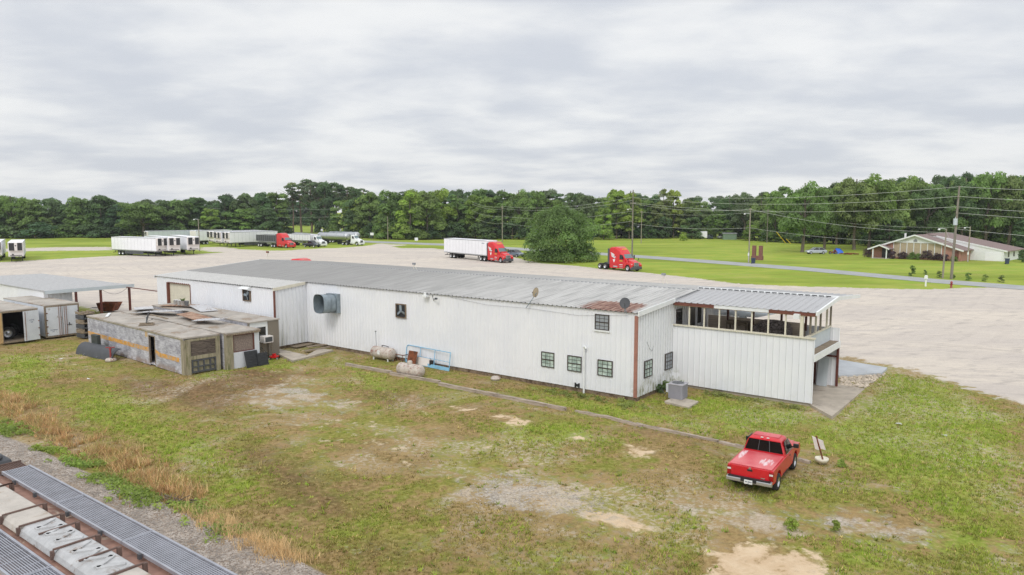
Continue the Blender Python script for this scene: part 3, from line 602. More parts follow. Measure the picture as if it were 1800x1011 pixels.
# ------------- open two-storey porch on the right end
w = MB(); w.corr((0, 4.72, 0), (8.38, 0, 0), (0, 0, 3.62), (0, -1, 0), .36, .025, .08, groove=1); w.build('porch_wall', SD, bld)
w = MB(); w.box(0.03, 8.42, 4.6, 4.8, 3.62, 3.7); w.build('porch_sill', MT['cream'], bld)
w = MB(); w.box(.04, 8.4, 4.78, 10.15, 2.6, 2.74); w.build('porch_deck', MT['wood'], bld)
w = MB(); w.box(8.4, 8.46, 4.6, 10.2, 2.38, 2.76); w.build('deck_fascia', MT['white'], bld)
w = MB(); w.corr((7.85, 4.8, 2.75), (0, 5.3, 0), (0, 0, .84), (1, 0, 0), .3, .02, .08); w.build('balcony_panel', MT['trailergrey'], bld)
w = MB(); w.box(7.78, 7.92, 4.8, 10.15, 3.6, 3.68); w.build('balcony_rail', MT['cream'], bld)
w = MB(); w.corr((6.0, 10.15, -.05), (2.4, 0, 0), (0, 0, 3.6), (0, -1, 0), .36, .02, .1); w.corr((.04, 10.15, -.05), (5.9, 0, 0), (0, 0, 2.6), (0, -1, 0), .36, .02, .1); w.build('porch_far_wall', SD, bld)
w = MB(); w.box(5.6, 5.75, 10.02, 10.12, -.05, 2.5); w.box(7.0, 7.12, 10.0, 10.12, -.05, 2.5); w.box(5.2, 8.38, 10.0, 10.1, 1.75, 1.85); w.box(8.3, 8.42, 10.0, 10.16, -.05, 2.5); w.build('porch_frame', MT['rustpost'], bld)
for i, (xx, hh) in enumerate(((5.9, 1.5), (6.25, 1.7), (7.3, 1.6), (7.6, 1.65))):
    s_ = MB(); s_.plate([(xx, 9.6, -.04), (xx + .3, 9.6, -.04), (xx + .3, 9.98, hh), (xx, 9.98, hh)], .02); s_.build('leaning_sheet', MT['tan'] if i < 2 else MT['trailergrey'], bld)
w = MB()                                              # lapped brown boards along the far side of the deck
for k in range(9): w.plate([(.06, 10.08, 2.76 + k * .1), (6.4, 10.08, 2.76 + k * .1), (6.4, 10.1, 2.86 + k * .1), (.06, 10.1, 2.86 + k * .1)], .02, 0, off=.0)
w.build('porch_far_boards', mat('brown_lap_boards', lin(212, 196, 178), .8, var=.15, stretch=(.3, 1, 8)), bld)
for u_ in (1.03, 1.98, 2.92, 3.9, 4.86, 5.81, 6.77):
    q_ = MB(); q_.box(u_ - .04, u_ + .04, 4.68, 4.76, 3.702, 5.08); q_.build('porch_post', MT['cream'], bld)
q_ = MB(); q_.box(7.58, 7.74, 4.62, 4.78, 3.702, 5.08); q_.build('porch_post', MT['cream'], bld)
for u_ in (1.4, 3.1, 4.9, 6.4):
    q_ = MB(); q_.box(u_ - .06, u_ + .06, 10.05, 10.17, 3.2, 5.5); q_.build('porch_post', MT['rustpost'], bld)
for k, w_ in enumerate((5.7, 6.8, 7.8, 9.2, 10.08)):
    q_ = MB(); q_.box(7.8, 7.9, w_ - .05, w_ + .05, 3.682, 5.1 + (min(w_, 9.2) - 4.6) * .09); q_.build('porch_post', MT['cream'] if k % 2 else MT['pole'], bld)
r = MB(); r.corr((-.32, 4.52, 5.1), (8.8, 0, 0), (0, 4.6, .42), (0, -.09, 1), .4, .05, .12, groove=1); r.corr((-.32, 14.6, 5.14), (8.8, 0, 0), (0, -5.5, .38), (0, .07, 1), .4, .05, .12, groove=1); r.build('porch_roof', [mat('light_metal_roofing', lin(172, 172, 173), .6, 0, var=.06, stretch=(3, .1, 1)), mat('porch_roof_rib_dirt', lin(142, 142, 144), .7)], bld)
r = MB(); r.box(-.3, 8.45, 9.0, 9.3, 5.5, 5.6); r.build('porch_ridge', MT['white'], bld)
for a, b_, m_ in ((-.02, 2.62, 'brown_trim'), (2.63, 5.85, 'white'), (5.86, 8.42, 'brown_trim')):
    r = MB(); r.box(a, b_, 4.56, 4.66, 4.9, 5.1); r.build('porch_fascia', MT[m_], bld)
r = MB(); r.add([(8.42, 4.5, 4.95), (8.42, 4.5, 5.16), (8.42, 9.15, 5.6), (8.42, 14.65, 5.2), (8.42, 14.65, 4.98), (8.42, 9.15, 5.36), (8.52, 4.5, 4.95), (8.52, 4.5, 5.16), (8.52, 9.15, 5.6), (8.52, 14.65, 5.2), (8.52, 14.65, 4.98), (8.52, 9.15, 5.36)], [(0, 1, 2, 5), (5, 2, 3, 4), (11, 8, 7, 6), (10, 9, 8, 11), (1, 7, 8, 2), (2, 8, 9, 3), (0, 5, 11, 6), (5, 4, 10, 11), (0, 6, 7, 1), (3, 9, 10, 4)]); r.build('porch_gable_trim', MT['white'], bld)
for u_ in (-.14, 7.45):
    r = MB(); r.box(u_ - .15, u_ + .15, 4.3, 6.4, 4.72, 4.98); r.build('roof_beam', MT['white'], bld)
r = MB(); r.box(.04, 8.3, 4.7, 4.78, 4.86, 4.9); r.box(.04, 7.9, 10.06, 10.16, 5.2, 5.32); r.build('porch_header', MT['ply'], bld)
r = MB(); r.corr((.05, 15.6, 3.35), (2.9, 0, 0), (0, -4.6, .25), (0, 0, 1), .34, .04, .1); r.corr((.05, 15.9, 0), (.6, 0, 0), (0, 0, 4.2), (0, -1, 0)); r.build('rear_lean_to', MT['trailergrey'], bld)
s_ = MB(); s_.box(.5, 10.15, 2.9, 8.0, -.2, -.05); 
slab = thing('porch_slab', 'bare concrete slab under the open end of the warehouse porch', 'slab', (0, 0, 0))
def loc_quad(pts, z0, z1, name, m, par=None):
    mb = MB(); P = [Vector((p[0], p[1], z0)) for p in pts] + [Vector((p[0], p[1], z1)) for p in pts]; k = len(pts)
    mb.add(P, [tuple(range(k))[::-1], tuple(range(k, 2 * k))] + [(i, (i + 1) % k, (i + 1) % k + k, i + k) for i in range(k)])
    return mb.build(name, m, par)
COL.objects.unlink(slab); bpy.data.objects.remove(slab)
tag(loc_quad([B(.1, 4.85), B(8.2, 4.85), at(1426.5, 712, -.05), at(1462.3, 731.9, -.05), at(1520.2, 683, -.05), B(8.6, 10.9), B(.1, 10.9)], -.45, -.05, 'concrete_slab', MT['concrete']), 'bare concrete slab under the open end of the warehouse porch', 'slab')
tag(loc_quad([at(1470, 631, .1), at(1560, 646, .1), at(1551, 655, .1), at(1475, 660, .1), B(6.2, 13.6), B(6.2, 17.0)], -.4, .1, 'concrete_slab', MT['conc_blue']), 'pale blue-grey concrete pad behind the rubble by the porch', 'slab')

t = thing('couch', 'grey patterned couch against the brown boards on the open porch deck', 'couch', B(4.55, 9.45, 2.75), AZ)
fl = mat('grey_patterned_cloth', lin(150, 140, 136), .9, var=.5, scale=9, dirt=lin(70, 62, 60), dirt_amt=.5)
k = MB(); k.box(-1.0, 1.0, -.45, .4, .08, .45); k.build('seat', fl, t, bevel=.06)
k = MB(); k.prism([(-1.0, .4), (1.0, .4), (1.0, .8), (.6, .98), (0, 1.02), (-.6, .98), (-1.0, .8)], .2, .42); k.build('backrest', fl, t, bevel=.05)
for s_ in (-1, 1): k = MB(); k.box(s_ * 1.0 - .14, s_ * 1.0 + .14, -.45, .4, .08, .66); k.build('armrest', fl, t, bevel=.06)
t = thing('side_table', 'small dark table with a curved apron left of the couch on the porch deck', 'table', B(2.35, 9.4, 2.75), AZ)
k = MB(); k.box(-.7, .7, -.35, .35, .72, .78); k.build('table_top', MT['wood'], t)
k = MB(); k.prism([(-.65, .72), (.65, .72), (.65, .5), (.4, .58), (.2, .52), (0, .6), (-.2, .52), (-.4, .58), (-.65, .5)], -.34, -.3); k.build('apron', MT['wood'], t)
for x in (-.62, .62):
    for y in (-.3, .3): k = MB(); k.box(x - .04, x + .04, y - .04, y + .04, 0, .72); k.build('leg', MT['wood'], t)
# ---------------------------------------------------------------- vehicles
def loft(mb, st, mat=0, smooth=False, caps=True):    # stations (x, z bottom, z top, half width bottom, half width top[, corner])
    rings = []
    for s in st:
        x, zb, zt, wb, wt = s[:5]; c = s[5] if len(s) > 5 else .12
        c = min(c, (zt - zb) * .4)
        half = [(wb - .04, zb), (wb, zb + .05), (wb + (wt - wb) * .5, zb + (zt - zb) * .55), (wt, zt - c), (wt - c * .9, zt - c * .12), (wt * .45, zt)]
        rings.append([(x, y, z) for y, z in half] + [(x, -y, z) for y, z in half[::-1]])
    n = len(rings[0]); v = [p for r_ in rings for p in r_]
    mb.add(v, [(k * n + i, (k + 1) * n + i, (k + 1) * n + (i + 1) % n, k * n + (i + 1) % n) for k in range(len(st) - 1) for i in range(n)], mat, smooth)
    if caps: mb.add(rings[0], [tuple(range(n))], mat); mb.add(rings[-1], [tuple(range(n))[::-1]], mat)
    return mb
_wheel = {}
def wheel(par, x, y, r, wd, rim='alu', side=1, name='wheel'):
    k = (round(r, 3), round(wd, 3), rim, side)
    if k not in _wheel:
        t = MB(); t.lathe([(r * .6, -wd / 2), (r * .93, -wd / 2), (r, -wd * .33), (r, wd * .33), (r * .93, wd / 2), (r * .6, wd / 2)], 22)
        g = MB(); g.lathe([(0.001, wd * .30 * side), (r * .2, wd * .32 * side), (r * .26, wd * .12 * side), (r * .5, wd * .05 * side), (r * .54, wd * .42 * side), (r * .62, wd * .47 * side)], 18)
        for i in range(6):
            a = i * math.pi / 3; g.cyl((r * .4 * math.cos(a), wd * .04 * side, r * .4 * math.sin(a)), (r * .4 * math.cos(a), wd * .10 * side, r * .4 * math.sin(a)), r * .06, n=6)
        g.cyl((0, -wd * .2 * side, 0), (0, wd * .03 * side, 0), r * .6, n=16, mat=1)
        _wheel[k] = (t.build('tmp', MT['rubber']).data, g.build('tmp', [MT[rim], MT['black']]).data)
        for o in [o for o in COL.objects if o.name.startswith('tmp')]: bpy.data.objects.remove(o)
    o = bpy.data.objects.new(name, _wheel[k][0]); COL.objects.link(o); o.parent = par; o.location = (x, y, r)
    g = bpy.data.objects.new('rim', _wheel[k][1]); COL.objects.link(g); g.parent = o
    return o
def head_to(p, q): return math.atan2(q.y - p.y, q.x - p.x)
def tractor(label, loc, rz, paint='red', sleeper=True, wing=True, group=None, grille='chrome'):
    t = thing('semi_tractor', label, 'semi truck', loc, rz, group)
    P = MT[paint]; L = 8.4 if sleeper else 6.7; o_ = 0 if sleeper else -1.7
    back = 3.1 if sleeper else 3.5
    f = MB(); f.box(0, 6.9 + o_, -.44, -.34, .72, 1.0); f.box(0, 6.9 + o_, .34, .44, .72, 1.0); f.box(.2, .35, -.34, .34, .75, .95); f.box(1.0, 1.8, -.34, .34, .8, .98); f.cbox((1.4, 0, 1.08), (.9, .9, .1)); f.build('chassis_frame', MT['black'], t)
    if sleeper:
        c = loft(MB(), [(back, .95, 3.72, 1.24, 1.18), (back + .3, .95, 3.88, 1.24, 1.18), (4.3, .95, 3.95, 1.24, 1.18, .2), (4.9, .95, 3.8, 1.24, 1.15, .3), (5.4, .95, 3.5, 1.22, 1.1, .35), (5.8, .95, 3.1, 1.2, 1.04, .35), (6.02, .95, 2.86, 1.17, 1.0, .3), (6.62, .95, 2.03, 1.08, .98, .1)])
    else:
        c = loft(MB(), [(back, .95, 2.9, 1.14, 1.06), (back + .1, .95, 2.98, 1.14, 1.06), (4.1, .95, 2.98, 1.14, 1.06), (4.35, .95, 2.86, 1.12, 1.0, .2), (4.92, .95, 2.03, 1.06, .96, .1)])
    c.build('cab', P, t, bevel=.02)
    h = loft(MB(), [(6.5 + o_, .9, 2.0, .98, .9), (7.2 + o_, .9, 1.88, .92, .8), (7.95 + o_, .9, 1.66, .86, .68), (8.22 + o_, .95, 1.45, .8, .6)]); h.build('hood', P, t, bevel=.02)
    for s in (-1, 1):
        a = [(6.55 + o_, .55)] + [(7.4 + o_ + .62 * math.cos(k), .53 + .62 * math.sin(k)) for k in np.linspace(math.pi * .97, .03, 10)] + [(8.3 + o_, .6), (8.3 + o_, 1.05), (8.05 + o_, 1.38), (7.2 + o_, 1.55), (6.55 + o_, 1.5)]
        m_ = MB(); m_.prism(a, s * .78, s * 1.22); m_.build('fender', P, t, bevel=.04)
        m_ = MB(); m_.cbox((8.12 + o_, s * 1.0, 1.12), (.2, .34, .2)); m_.build('headlight', MT['lens_white'], t, bevel=.03)
        m_ = MB(); m_.box(back, 6.5 + o_, s * 1.02 - .2, s * 1.02 + .2, .38, .95); m_.build('side_fairing', P, t, bevel=.04)
        m_ = MB(); m_.box(5.55 + o_, 6.35 + o_, s * 1.235 - .012, s * 1.235 + .012, .42, .5); m_.box(5.55 + o_, 6.35 + o_, s * 1.235 - .012, s * 1.235 + .012, .68, .76); m_.build('step', MT['alu'], t)
        x0, x1 = (5.5, 6.35) if sleeper else (3.95, 4.65); yy = 1.205 if sleeper else 1.12
        q = [(x0, -yy, 1.95), (x1, -yy + .09, 1.95), (x1 - .22, -yy + .12, 2.62), (x0, -yy + .045, 2.7)]
        m_ = MB(); m_.plate(q if s < 0 else [(a_, -b_, c_) for a_, b_, c_ in q][::-1], .02); m_.build('side_window', MT['tint'], t)
        m_ = MB(); m_.cbox((6.3 + o_, s * 1.38, 2.25), (.14, .16, .62)); m_.tube([(6.25 + o_, s * 1.1, 2.3), (6.3 + o_, s * 1.36, 2.3)], .03); m_.cbox((7.5 + o_, s * 1.2, 1.98), (.1, .14, .2)); m_.tube([(7.5 + o_, s * 1.0, 1.5), (7.5 + o_, s * 1.2, 1.95)], .02); m_.build('mirror', MT['black'], t)
    a0, a1 = ((6.02, 2.86), (6.62, 2.03)) if sleeper else ((4.35, 2.86), (4.92, 2.03))
    m_ = MB(); m_.plate([(a1[0], -.98, a1[1]), (a1[0], .98, a1[1]), (a0[0], .9, a0[1]), (a0[0], -.9, a0[1])], .03, 0, (.06, .94, .08, .86)); m_.build('windscreen', MT['windshield'], t)
    m_ = MB(); m_.plate([(8.24 + o_, -.56, .85), (8.24 + o_, .56, .85), (8.2 + o_, .5, 1.46), (8.2 + o_, -.5, 1.46)], .04); g = m_.build('grille', MT[grille], t)
    m_ = MB()
    for k in range(5): m_.plate([(8.29 + o_, -.5, .88), (8.29 + o_, .5, .88), (8.25 + o_, .46, 1.42), (8.25 + o_, -.46, 1.42)], .012, 0, (.04, .96, .03 + k * .2, .15 + k * .2))
    m_.build('grille_bars', MT['black'], g)
    m_ = MB(); m_.box(8.0 + o_, 8.4 + o_, -1.2, 1.2, .3, .8); m_.build('bumper', MT['darkgrey'] if wing else P, t, bevel=.08)
    m_ = MB()
    if sleeper: m_.box(back - .06, back - .005, -1.15, 1.15, 1.0, 3.7); m_.box(back - .5, back - .06, 1.0, 1.2, 1.0, 3.6); m_.box(back - .5, back - .06, -1.2, -1.0, 1.0, 3.6)
    else: m_.cyl((back - .2, .9, .9), (back - .2, .9, 3.3), .08, n=8); m_.box(back - .06, back - .005, -.9, .9, 1.0, 2.6)
    m_.build('cab_extender', MT['darkgrey'], t)
    m_ = MB(); m_.cyl((5.0 + o_ * .6, -.95, .66), (4.0 + o_ * .4, -.95, .66), .3, n=14); m_.cyl((5.0 + o_ * .6, .95, .66), (4.0 + o_ * .4, .95, .66), .3, n=14); m_.build('fuel_tank', MT['alu'], t)
    if sleeper:
        m_ = MB(); [m_.cbox((5.0, y, 3.82 - abs(y) * .05), (.12, .08, .05)) for y in (-.7, -.25, .25, .7)]; m_.build('roof_light', MT['orange'], t)
    for x in (.6, 1.92):
        for s in (-1, 1): wheel(t, x, s * .93, .52, .56, 'alu', s)
    for s in (-1, 1): wheel(t, 7.4 + o_, s * 1.03, .52, .3, 'alu', s)
    if wing:
        for s in (-1, 1):
            Y = s * 1.235; m_ = MB()
            pl = lambda pts, mi: m_.prism([(a_, b_) for a_, b_ in pts], Y - .008, Y + .008, mi)
            for k in range(4):
                z = 2.98 - k * .2; xa = 3.35 + k * .09
                pl([(xa, z), (xa + .5, z - .12), (xa + .95 - k * .05, z - .32), (xa + .95 - k * .05, z - .42), (xa + .45, z - .25), (xa + .04, z - .12)], 0)
            pl([(4.05, 2.3), (4.75, 2.32), (4.55, 2.18), (4.35, 2.12), (4.5, 1.98), (4.1, 2.1)], 0); pl([(4.5, 2.3), (4.95, 2.38), (4.6, 2.22)], 1)
            pl([(3.9, 1.85), (4.5, 1.85), (4.25, 1.35), (4.13, 1.35)], 0)
            pl([(5.55, 1.72), (6.25, 1.72), (6.25, 1.6), (5.55, 1.6)], 2); pl([(5.5, 1.08), (6.3, 1.08), (6.3, .98), (5.5, .98)], 0)
            m_.build('wing_emblem', [MT['white'], MT['ink'], MT['yellow']], t)
        m_ = MB(); m_.plate([(5.42, -.5, 3.51), (5.42, .5, 3.51), (5.3, .5, 3.58), (5.3, -.5, 3.58)], .03); m_.build('roof_lettering', MT['yellow'], t)
    return t
def van_trailer(label, loc, rz, side='trailerwhite', reefer=False, L=16.15, skirt=False, legs=True, ax=2.6, group=None, mark=False, small=False):
    t = thing('semi_trailer', label, 'trailer', loc, rz, group)
    b = MB(); b.box(0, L, -1.3, 1.3, 1.18, 4.1); b.build('trailer_body', MT[side], t, bevel=.03)
    r_ = MB(); r_.box(.0, L + .01, -1.32, -1.29, 1.1, 1.3); r_.box(.0, L + .01, 1.29, 1.32, 1.1, 1.3); r_.box(.0, L + .01, -1.32, -1.29, 3.98, 4.12); r_.box(.0, L + .01, 1.29, 1.32, 3.98, 4.12); r_.build('rail', MT['alu'], t)
    for s in (-1, 1):
      r_ = MB()
      for k in range(1, int(L / 1.22)): r_.box(k * 1.22 - .012, k * 1.22 + .012, s * 1.303 - .003, s * 1.303 + .003, 1.3, 3.98)
      r_.build('side_seams', MT['grey'] if side != 'charcoal' else MT['black'], t)
    d = MB(); d.box(-.03, -.004, -1.22, -.02, 1.25, 4.0); d.box(-.03, -.004, .02, 1.22, 1.25, 4.0); d.build('rear_doors', MT['reefer'], t)
    f = MB(); f.box(.3, L - .6, -.5, -.38, .9, 1.18); f.box(.3, L - .6, .38, .5, .9, 1.18); f.box(ax - 1, ax + 2.4, -.9, .9, .72, .92); f.box(.0, .1, -1.1, 1.1, .5, .62); f.box(.02, .1, -.6, -.5, .6, 1.18); f.box(.02, .1, .5, .6, .6, 1.18); f.build('underframe', MT['black'], t)
    if skirt:
        for s in (-1, 1):
            k = MB(); k.box(ax + 2.2, L - 4.6, s * 1.24 - .01, s * 1.24 + .01, .4, 1.1); k.build('side_skirt', MT['darkgrey'], t)
    for s in (-1, 1):
        g = MB(); g.box(L - 3.5, L - 3.36, s * .92 - .07, s * .92 + .07, .06 if legs else .45, 1.18); g.box(L - 3.6, L - 3.26, s * .92 - .14, s * .92 + .14, 0 if legs else .4, .06 if legs else .46); g.build('landing_leg', MT['black'], t)
    if legs:
        g = MB(); g.box(L - 3.46, L - 3.4, -.85, .85, .55, .62); g.build('leg_brace', MT['black'], t)
    for x in (ax, ax + 1.28):
        for s in (-1, 1): wheel(t, x, s * .93, .5, .56, 'alu' if not small else 'white', s)
    if reefer:
        u_ = MB(); u_.box(L + .01, L + .06, -1.25, 1.25, 1.25, 4.02); u_.box(L + .06, L + .5, -1.14, 1.14, 2.4, 4.0); o = u_.build('reefer_unit', MT['reefer'], t, bevel=.03)
        g = MB(); g.box(L + .5, L + .52, -1.13, -.22, 2.42, 3.97); g.build('reefer_grille', MT['black'], o); g = MB(); g.box(L + .5, L + .52, .3, 1.13, 2.42, 3.97); g.build('reefer_grille', MT['black'], o)
        g = MB(); g.cyl((L + .5, .02, 3.4), (L + .53, .02, 3.4), .14, n=12); g.build('fan_vent', MT['darkgrey'], o)
        g = MB(); g.box(L + .06, L + .14, -1.0, 1.0, 1.35, 1.45); g.box(L + .06, L + .2, -.7, -.4, 1.5, 1.7); g.build('nose_fittings', MT['black'], t)
    if mark:
        k = MB(); [k.box(L - 1.6 + i * .2, L - 1.5 + i * .2, -1.312, -1.304, 3.45, 3.62) for i in range(5)]; k.build('unit_number', MT['inkgrey'], t)
    return t
fw = lambda a: Vector((math.cos(a), math.sin(a), 0)); lf = lambda a: Vector((-math.sin(a), math.cos(a), 0))
# the red tractor with its white trailer, seen from its right side
P1, P2 = G(792.5, 453.6), G(877.5, 462.2); a = head_to(P1, P2)
tl = P1 - fw(a) * 2.6 + lf(a) * 1.2
van_trailer('long white box trailer hitched to the red tractor on the pale lot', tl, a, legs=False, mark=True, ax=2.6)
tractor('red sleeper tractor with a white winged emblem pulling the long white box trailer', tl + fw(a) * (16.15 - 2.75), a)
P1, P2 = G(1055.4, 472.6), G(1103.6, 477.3); a = head_to(P1, P2)
tractor('red sleeper tractor with a white winged emblem parked alone without a trailer', P2 - fw(a) * 7.4 + lf(a) * 1.08, a)
tractor('red tractor hidden behind the warehouse with only its roof showing over the ridge', Vector((-33.2, 104.0, terrain(-30, 99))), AZ + .25, wing=False)
# parked trailers, noses to the right and towards the camera
GT = 'white refrigerated trailers standing on their legs'
def park(px, py, ang, label, **kw):                   # landing legs of the near side at this pixel
    p = G(px, py); a_ = R(ang); L = kw.get('L', 16.15)
    return van_trailer(label, p - fw(a_) * (L - 3.43) + lf(a_) * .92, a_, reefer=kw.pop('reefer', True), group=kw.pop('group', GT), **kw)
park(260.5, 450.6, -30, 'white refrigerated trailer with a dark skirt, nearest of three parked noses together', skirt=True)
park(290, 449.2, -47, 'white refrigerated trailer with an all black cooling grille, between its two neighbours', skirt=True)
park(325.5, 447.6, -52, 'white refrigerated trailer beside the wooden lamp pole at the lot edge')
park(21, 459.6, -58, 'white refrigerated trailer at the left edge whose whole nose shows')
park(-16, 458, -58, 'white refrigerated trailer cut off by the left edge of the photo')
def broadside(px, py, ang, label, **kw):              # landing leg of its left side at this pixel
    p = G(px, py); a_ = R(ang); return van_trailer(label, p - fw(a_) * (16.15 - 3.43) - lf(a_) * .92, a_, reefer=kw.pop('reefer', True), group='trailers parked in front of the wood', **kw)
broadside(283, 431.0, 226, 'pale grey refrigerated trailer standing behind the row of white ones', side='trailergrey')
broadside(394, 431.5, 238, 'white refrigerated trailer farthest back of the group by the wood')
broadside(407, 433.2, 239, 'white refrigerated trailer parked between two others with its square fan showing')
broadside(422, 434.0, 238, 'white refrigerated trailer with a dark skirt behind the black sided dump trailer', skirt=True)
p = G(340, 430.5); van_trailer('white trailer showing plain rear doors, just behind the lamp pole at the lot edge', p, R(62), group='trailers parked in front of the wood', L=13.0)
def dump_trailer(label, loc, rz, side, L=9.5):
    t = thing('dump_trailer', label, 'trailer', loc, rz)
    b = MB(); b.prism([(0, 1.6), (L, 1.6), (L, 3.3), (0, 3.3)], -1.25, 1.25); b.build('trailer_body', MT[side], t, bevel=.03)
    r_ = MB(); r_.box(-.02, L + .02, -1.29, -1.25, 3.22, 3.36); r_.box(-.02, L + .02, 1.25, 1.29, 3.22, 3.36); r_.box(-.02, L + .02, -1.29, -1.25, 1.5, 1.66); r_.box(-.02, L + .02, 1.25, 1.29, 1.5, 1.66); [r_.box(k * L / 9 - .03, k * L / 9 + .03, s * 1.265 - .015, s * 1.265 + .015, 1.66, 3.22) for k in range(10) for s in (-1, 1)]; r_.build('rail', MT['alu'] if side != 'charcoal' else MT['grey'], t)
    f = MB(); f.box(.2, L, -.5, -.36, 1.1, 1.55); f.box(.2, L, .36, .5, 1.1, 1.55); f.prism([(3.4, 1.55), (4.4, .75), (6.0, .75), (7, 1.55)], -.6, .6); f.build('underframe', MT['alu'], t)
    for x in (1.0, 2.25):
        for s in (-1, 1): wheel(t, x, s * .93, .5, .56, 'white', s)
    return t
p = G(503.5, 436.4); a = R(-40)
tr = p - fw(a) * 7.4 + lf(a) * 1.08
dump_trailer('black sided dump trailer hitched to the far red tractor', tr + fw(a) * (2.6 - 9.5), a, 'charcoal')
tractor('far red sleeper tractor hitched to the black sided dump trailer', tr, a, wing=False)
p = G(560, 433.8); a = R(-36); tr = p - fw(a) * 5.7 + lf(a) * 1.08
dump_trailer('white dump trailer behind the dark pickup, hitched to the white day cab', tr + fw(a) * (2.6 - 10.5), a, 'trailerwhite', 10.5)
tractor('white day cab tractor beside the dark pickup, hitched to the white dump trailer', tr, a, 'white', False, False)
p = G(627.5, 431.8); a = R(-28)
tractor('white day cab tractor parked alone at the end of the truck row', p - fw(a) * 5.7 + lf(a) * 1.08, a, 'white', False, False)
def tanker(label, loc, rz, L=12.0):
    t = thing('tank_trailer', label, 'trailer', loc, rz, 'polished tank trailers')
    b = MB(); b.lathe([(.001, -.25), (.6, -.2), (1.0, -.02), (1.08, .25), (1.08, L - .25), (1.0, L + .02), (.6, L + .2), (.001, L + .25)], 22, axis='x', c=(0, 0, 2.35)); b.build('tank', MT['alu'], t)
    f = MB(); f.box(.4, L - 1.2, -.45, .45, 1.05, 1.32); f.box(L - 3.6, L - 3.4, -.9, .9, .1, 1.2); f.box(2.6, 3.2, -1.0, 1.0, .9, 1.3); f.build('underframe', MT['black'], t)
    h = MB(); [h.cyl((x, 0, 3.4), (x, 0, 3.55), .3, n=12) for x in (2.5, 6, 9)]; h.box(1, L - 1, -.3, .3, 3.42, 3.46); h.build('hatch', MT['galv'], t)
    [MB().cyl((x - .04, 0, 2.35), (x + .04, 0, 2.35), 1.1, n=22).build('band', MT['galv'], t) for x in (1, 4, 8, L - 1)]
    for x in (1.2, 2.45):
        for s in (-1, 1): wheel(t, x, s * .93, .5, .56, 'alu', s)
    return t
a = R(-33); p = G(604, 429.8); tanker('nearer polished tank trailer with its rounded end facing the lot', p - fw(a) * 9 - fw(a) * 1, a)
p = G(617, 427.5); tanker('polished tank trailer partly hidden behind a nearer one', p - fw(a) * 9, a)
def car(label, loc, rz, paint, kind='car', name='parked_car'):
    t = thing(name, label, kind, loc, rz); P = MT[paint]
    pick = kind == 'pickup'
    if pick:
        body = loft(MB(), [(-2.6, .55, 1.05, .92, .9, .06), (-.5, .5, 1.08, .94, .92, .06), (1.2, .5, 1.1, .94, .9, .08), (2.3, .5, 1.0, .92, .82, .1), (2.6, .55, .85, .88, .76, .1)])
        top = loft(MB(), [(-.75, 1.0, 1.1, .86, .84, .05), (-.55, 1.0, 1.78, .86, .68, .08), (.55, 1.0, 1.8, .86, .68, .08), (1.3, 1.0, 1.12, .86, .8, .05)])
    else:
        body = loft(MB(), [(-2.25, .4, .9, .84, .78, .1), (-1.9, .3, 1.0, .9, .84, .1), (.8, .28, 1.0, .9, .86, .1), (1.9, .3, .88, .88, .8, .12), (2.25, .4, .7, .8, .7, .12)])
        top = loft(MB(), [(-1.9, .9, 1.0, .8, .76, .05), (-1.2, .9, 1.48, .82, .62, .1), (.2, .9, 1.5, .82, .62, .1), (1.1, .9, 1.0, .8, .74, .05)])
    body.build('body', P, t, bevel=.03); top.build('cabin', MT['tint'], t, bevel=.03)
    r_ = MB()
    if pick: r_.box(-.55, .5, -.68, .68, 1.775, 1.83)
    else: r_.box(-1.15, .2, -.62, .62, 1.47, 1.525)
    for s in (-1, 1):
        for x0, x1 in (((-.65, -.55), (.5, 1.25), (0, 0)) if pick else ((-1.8, -1.18), (.25, 1.05), (-.45, -.45))):
            zt = 1.79 if pick else 1.49
            lo, hi = (x0, x1) if x0 < -.5 else (x1, x0)
            r_.cyl((lo, s * .81, 1.0), (hi if x0 != x1 else x0, s * .64, zt), .04, n=5)
    r_.build('roof', P, t)
    for s in (-1, 1):
        for x in ((-1.6, 1.65) if pick else (-1.35, 1.4)): wheel(t, x, s * .82, .36 if pick else .33, .22, 'alu', s)
    l_ = MB(); f_ = 2.58 if pick else 2.2; [l_.cbox((f_, s * .62, .82 if pick else .66), (.08, .28, .14)) for s in (-1, 1)]; l_.build('headlight', MT['lens_white'], t)
    return t
p = G(906, 451.3); car('grey blue car parked on the grass edge behind the red tractor', p, R(-48), 'carblue')
p = G(548, 434.6); car('dark pickup parked in front of the white dump trailer', p, R(-30), 'slate', 'pickup', 'parked_pickup')
p = G(1434, 446.6); car('silver car parked in the shade under the twin trunk oak', p, R(178), 'silver')

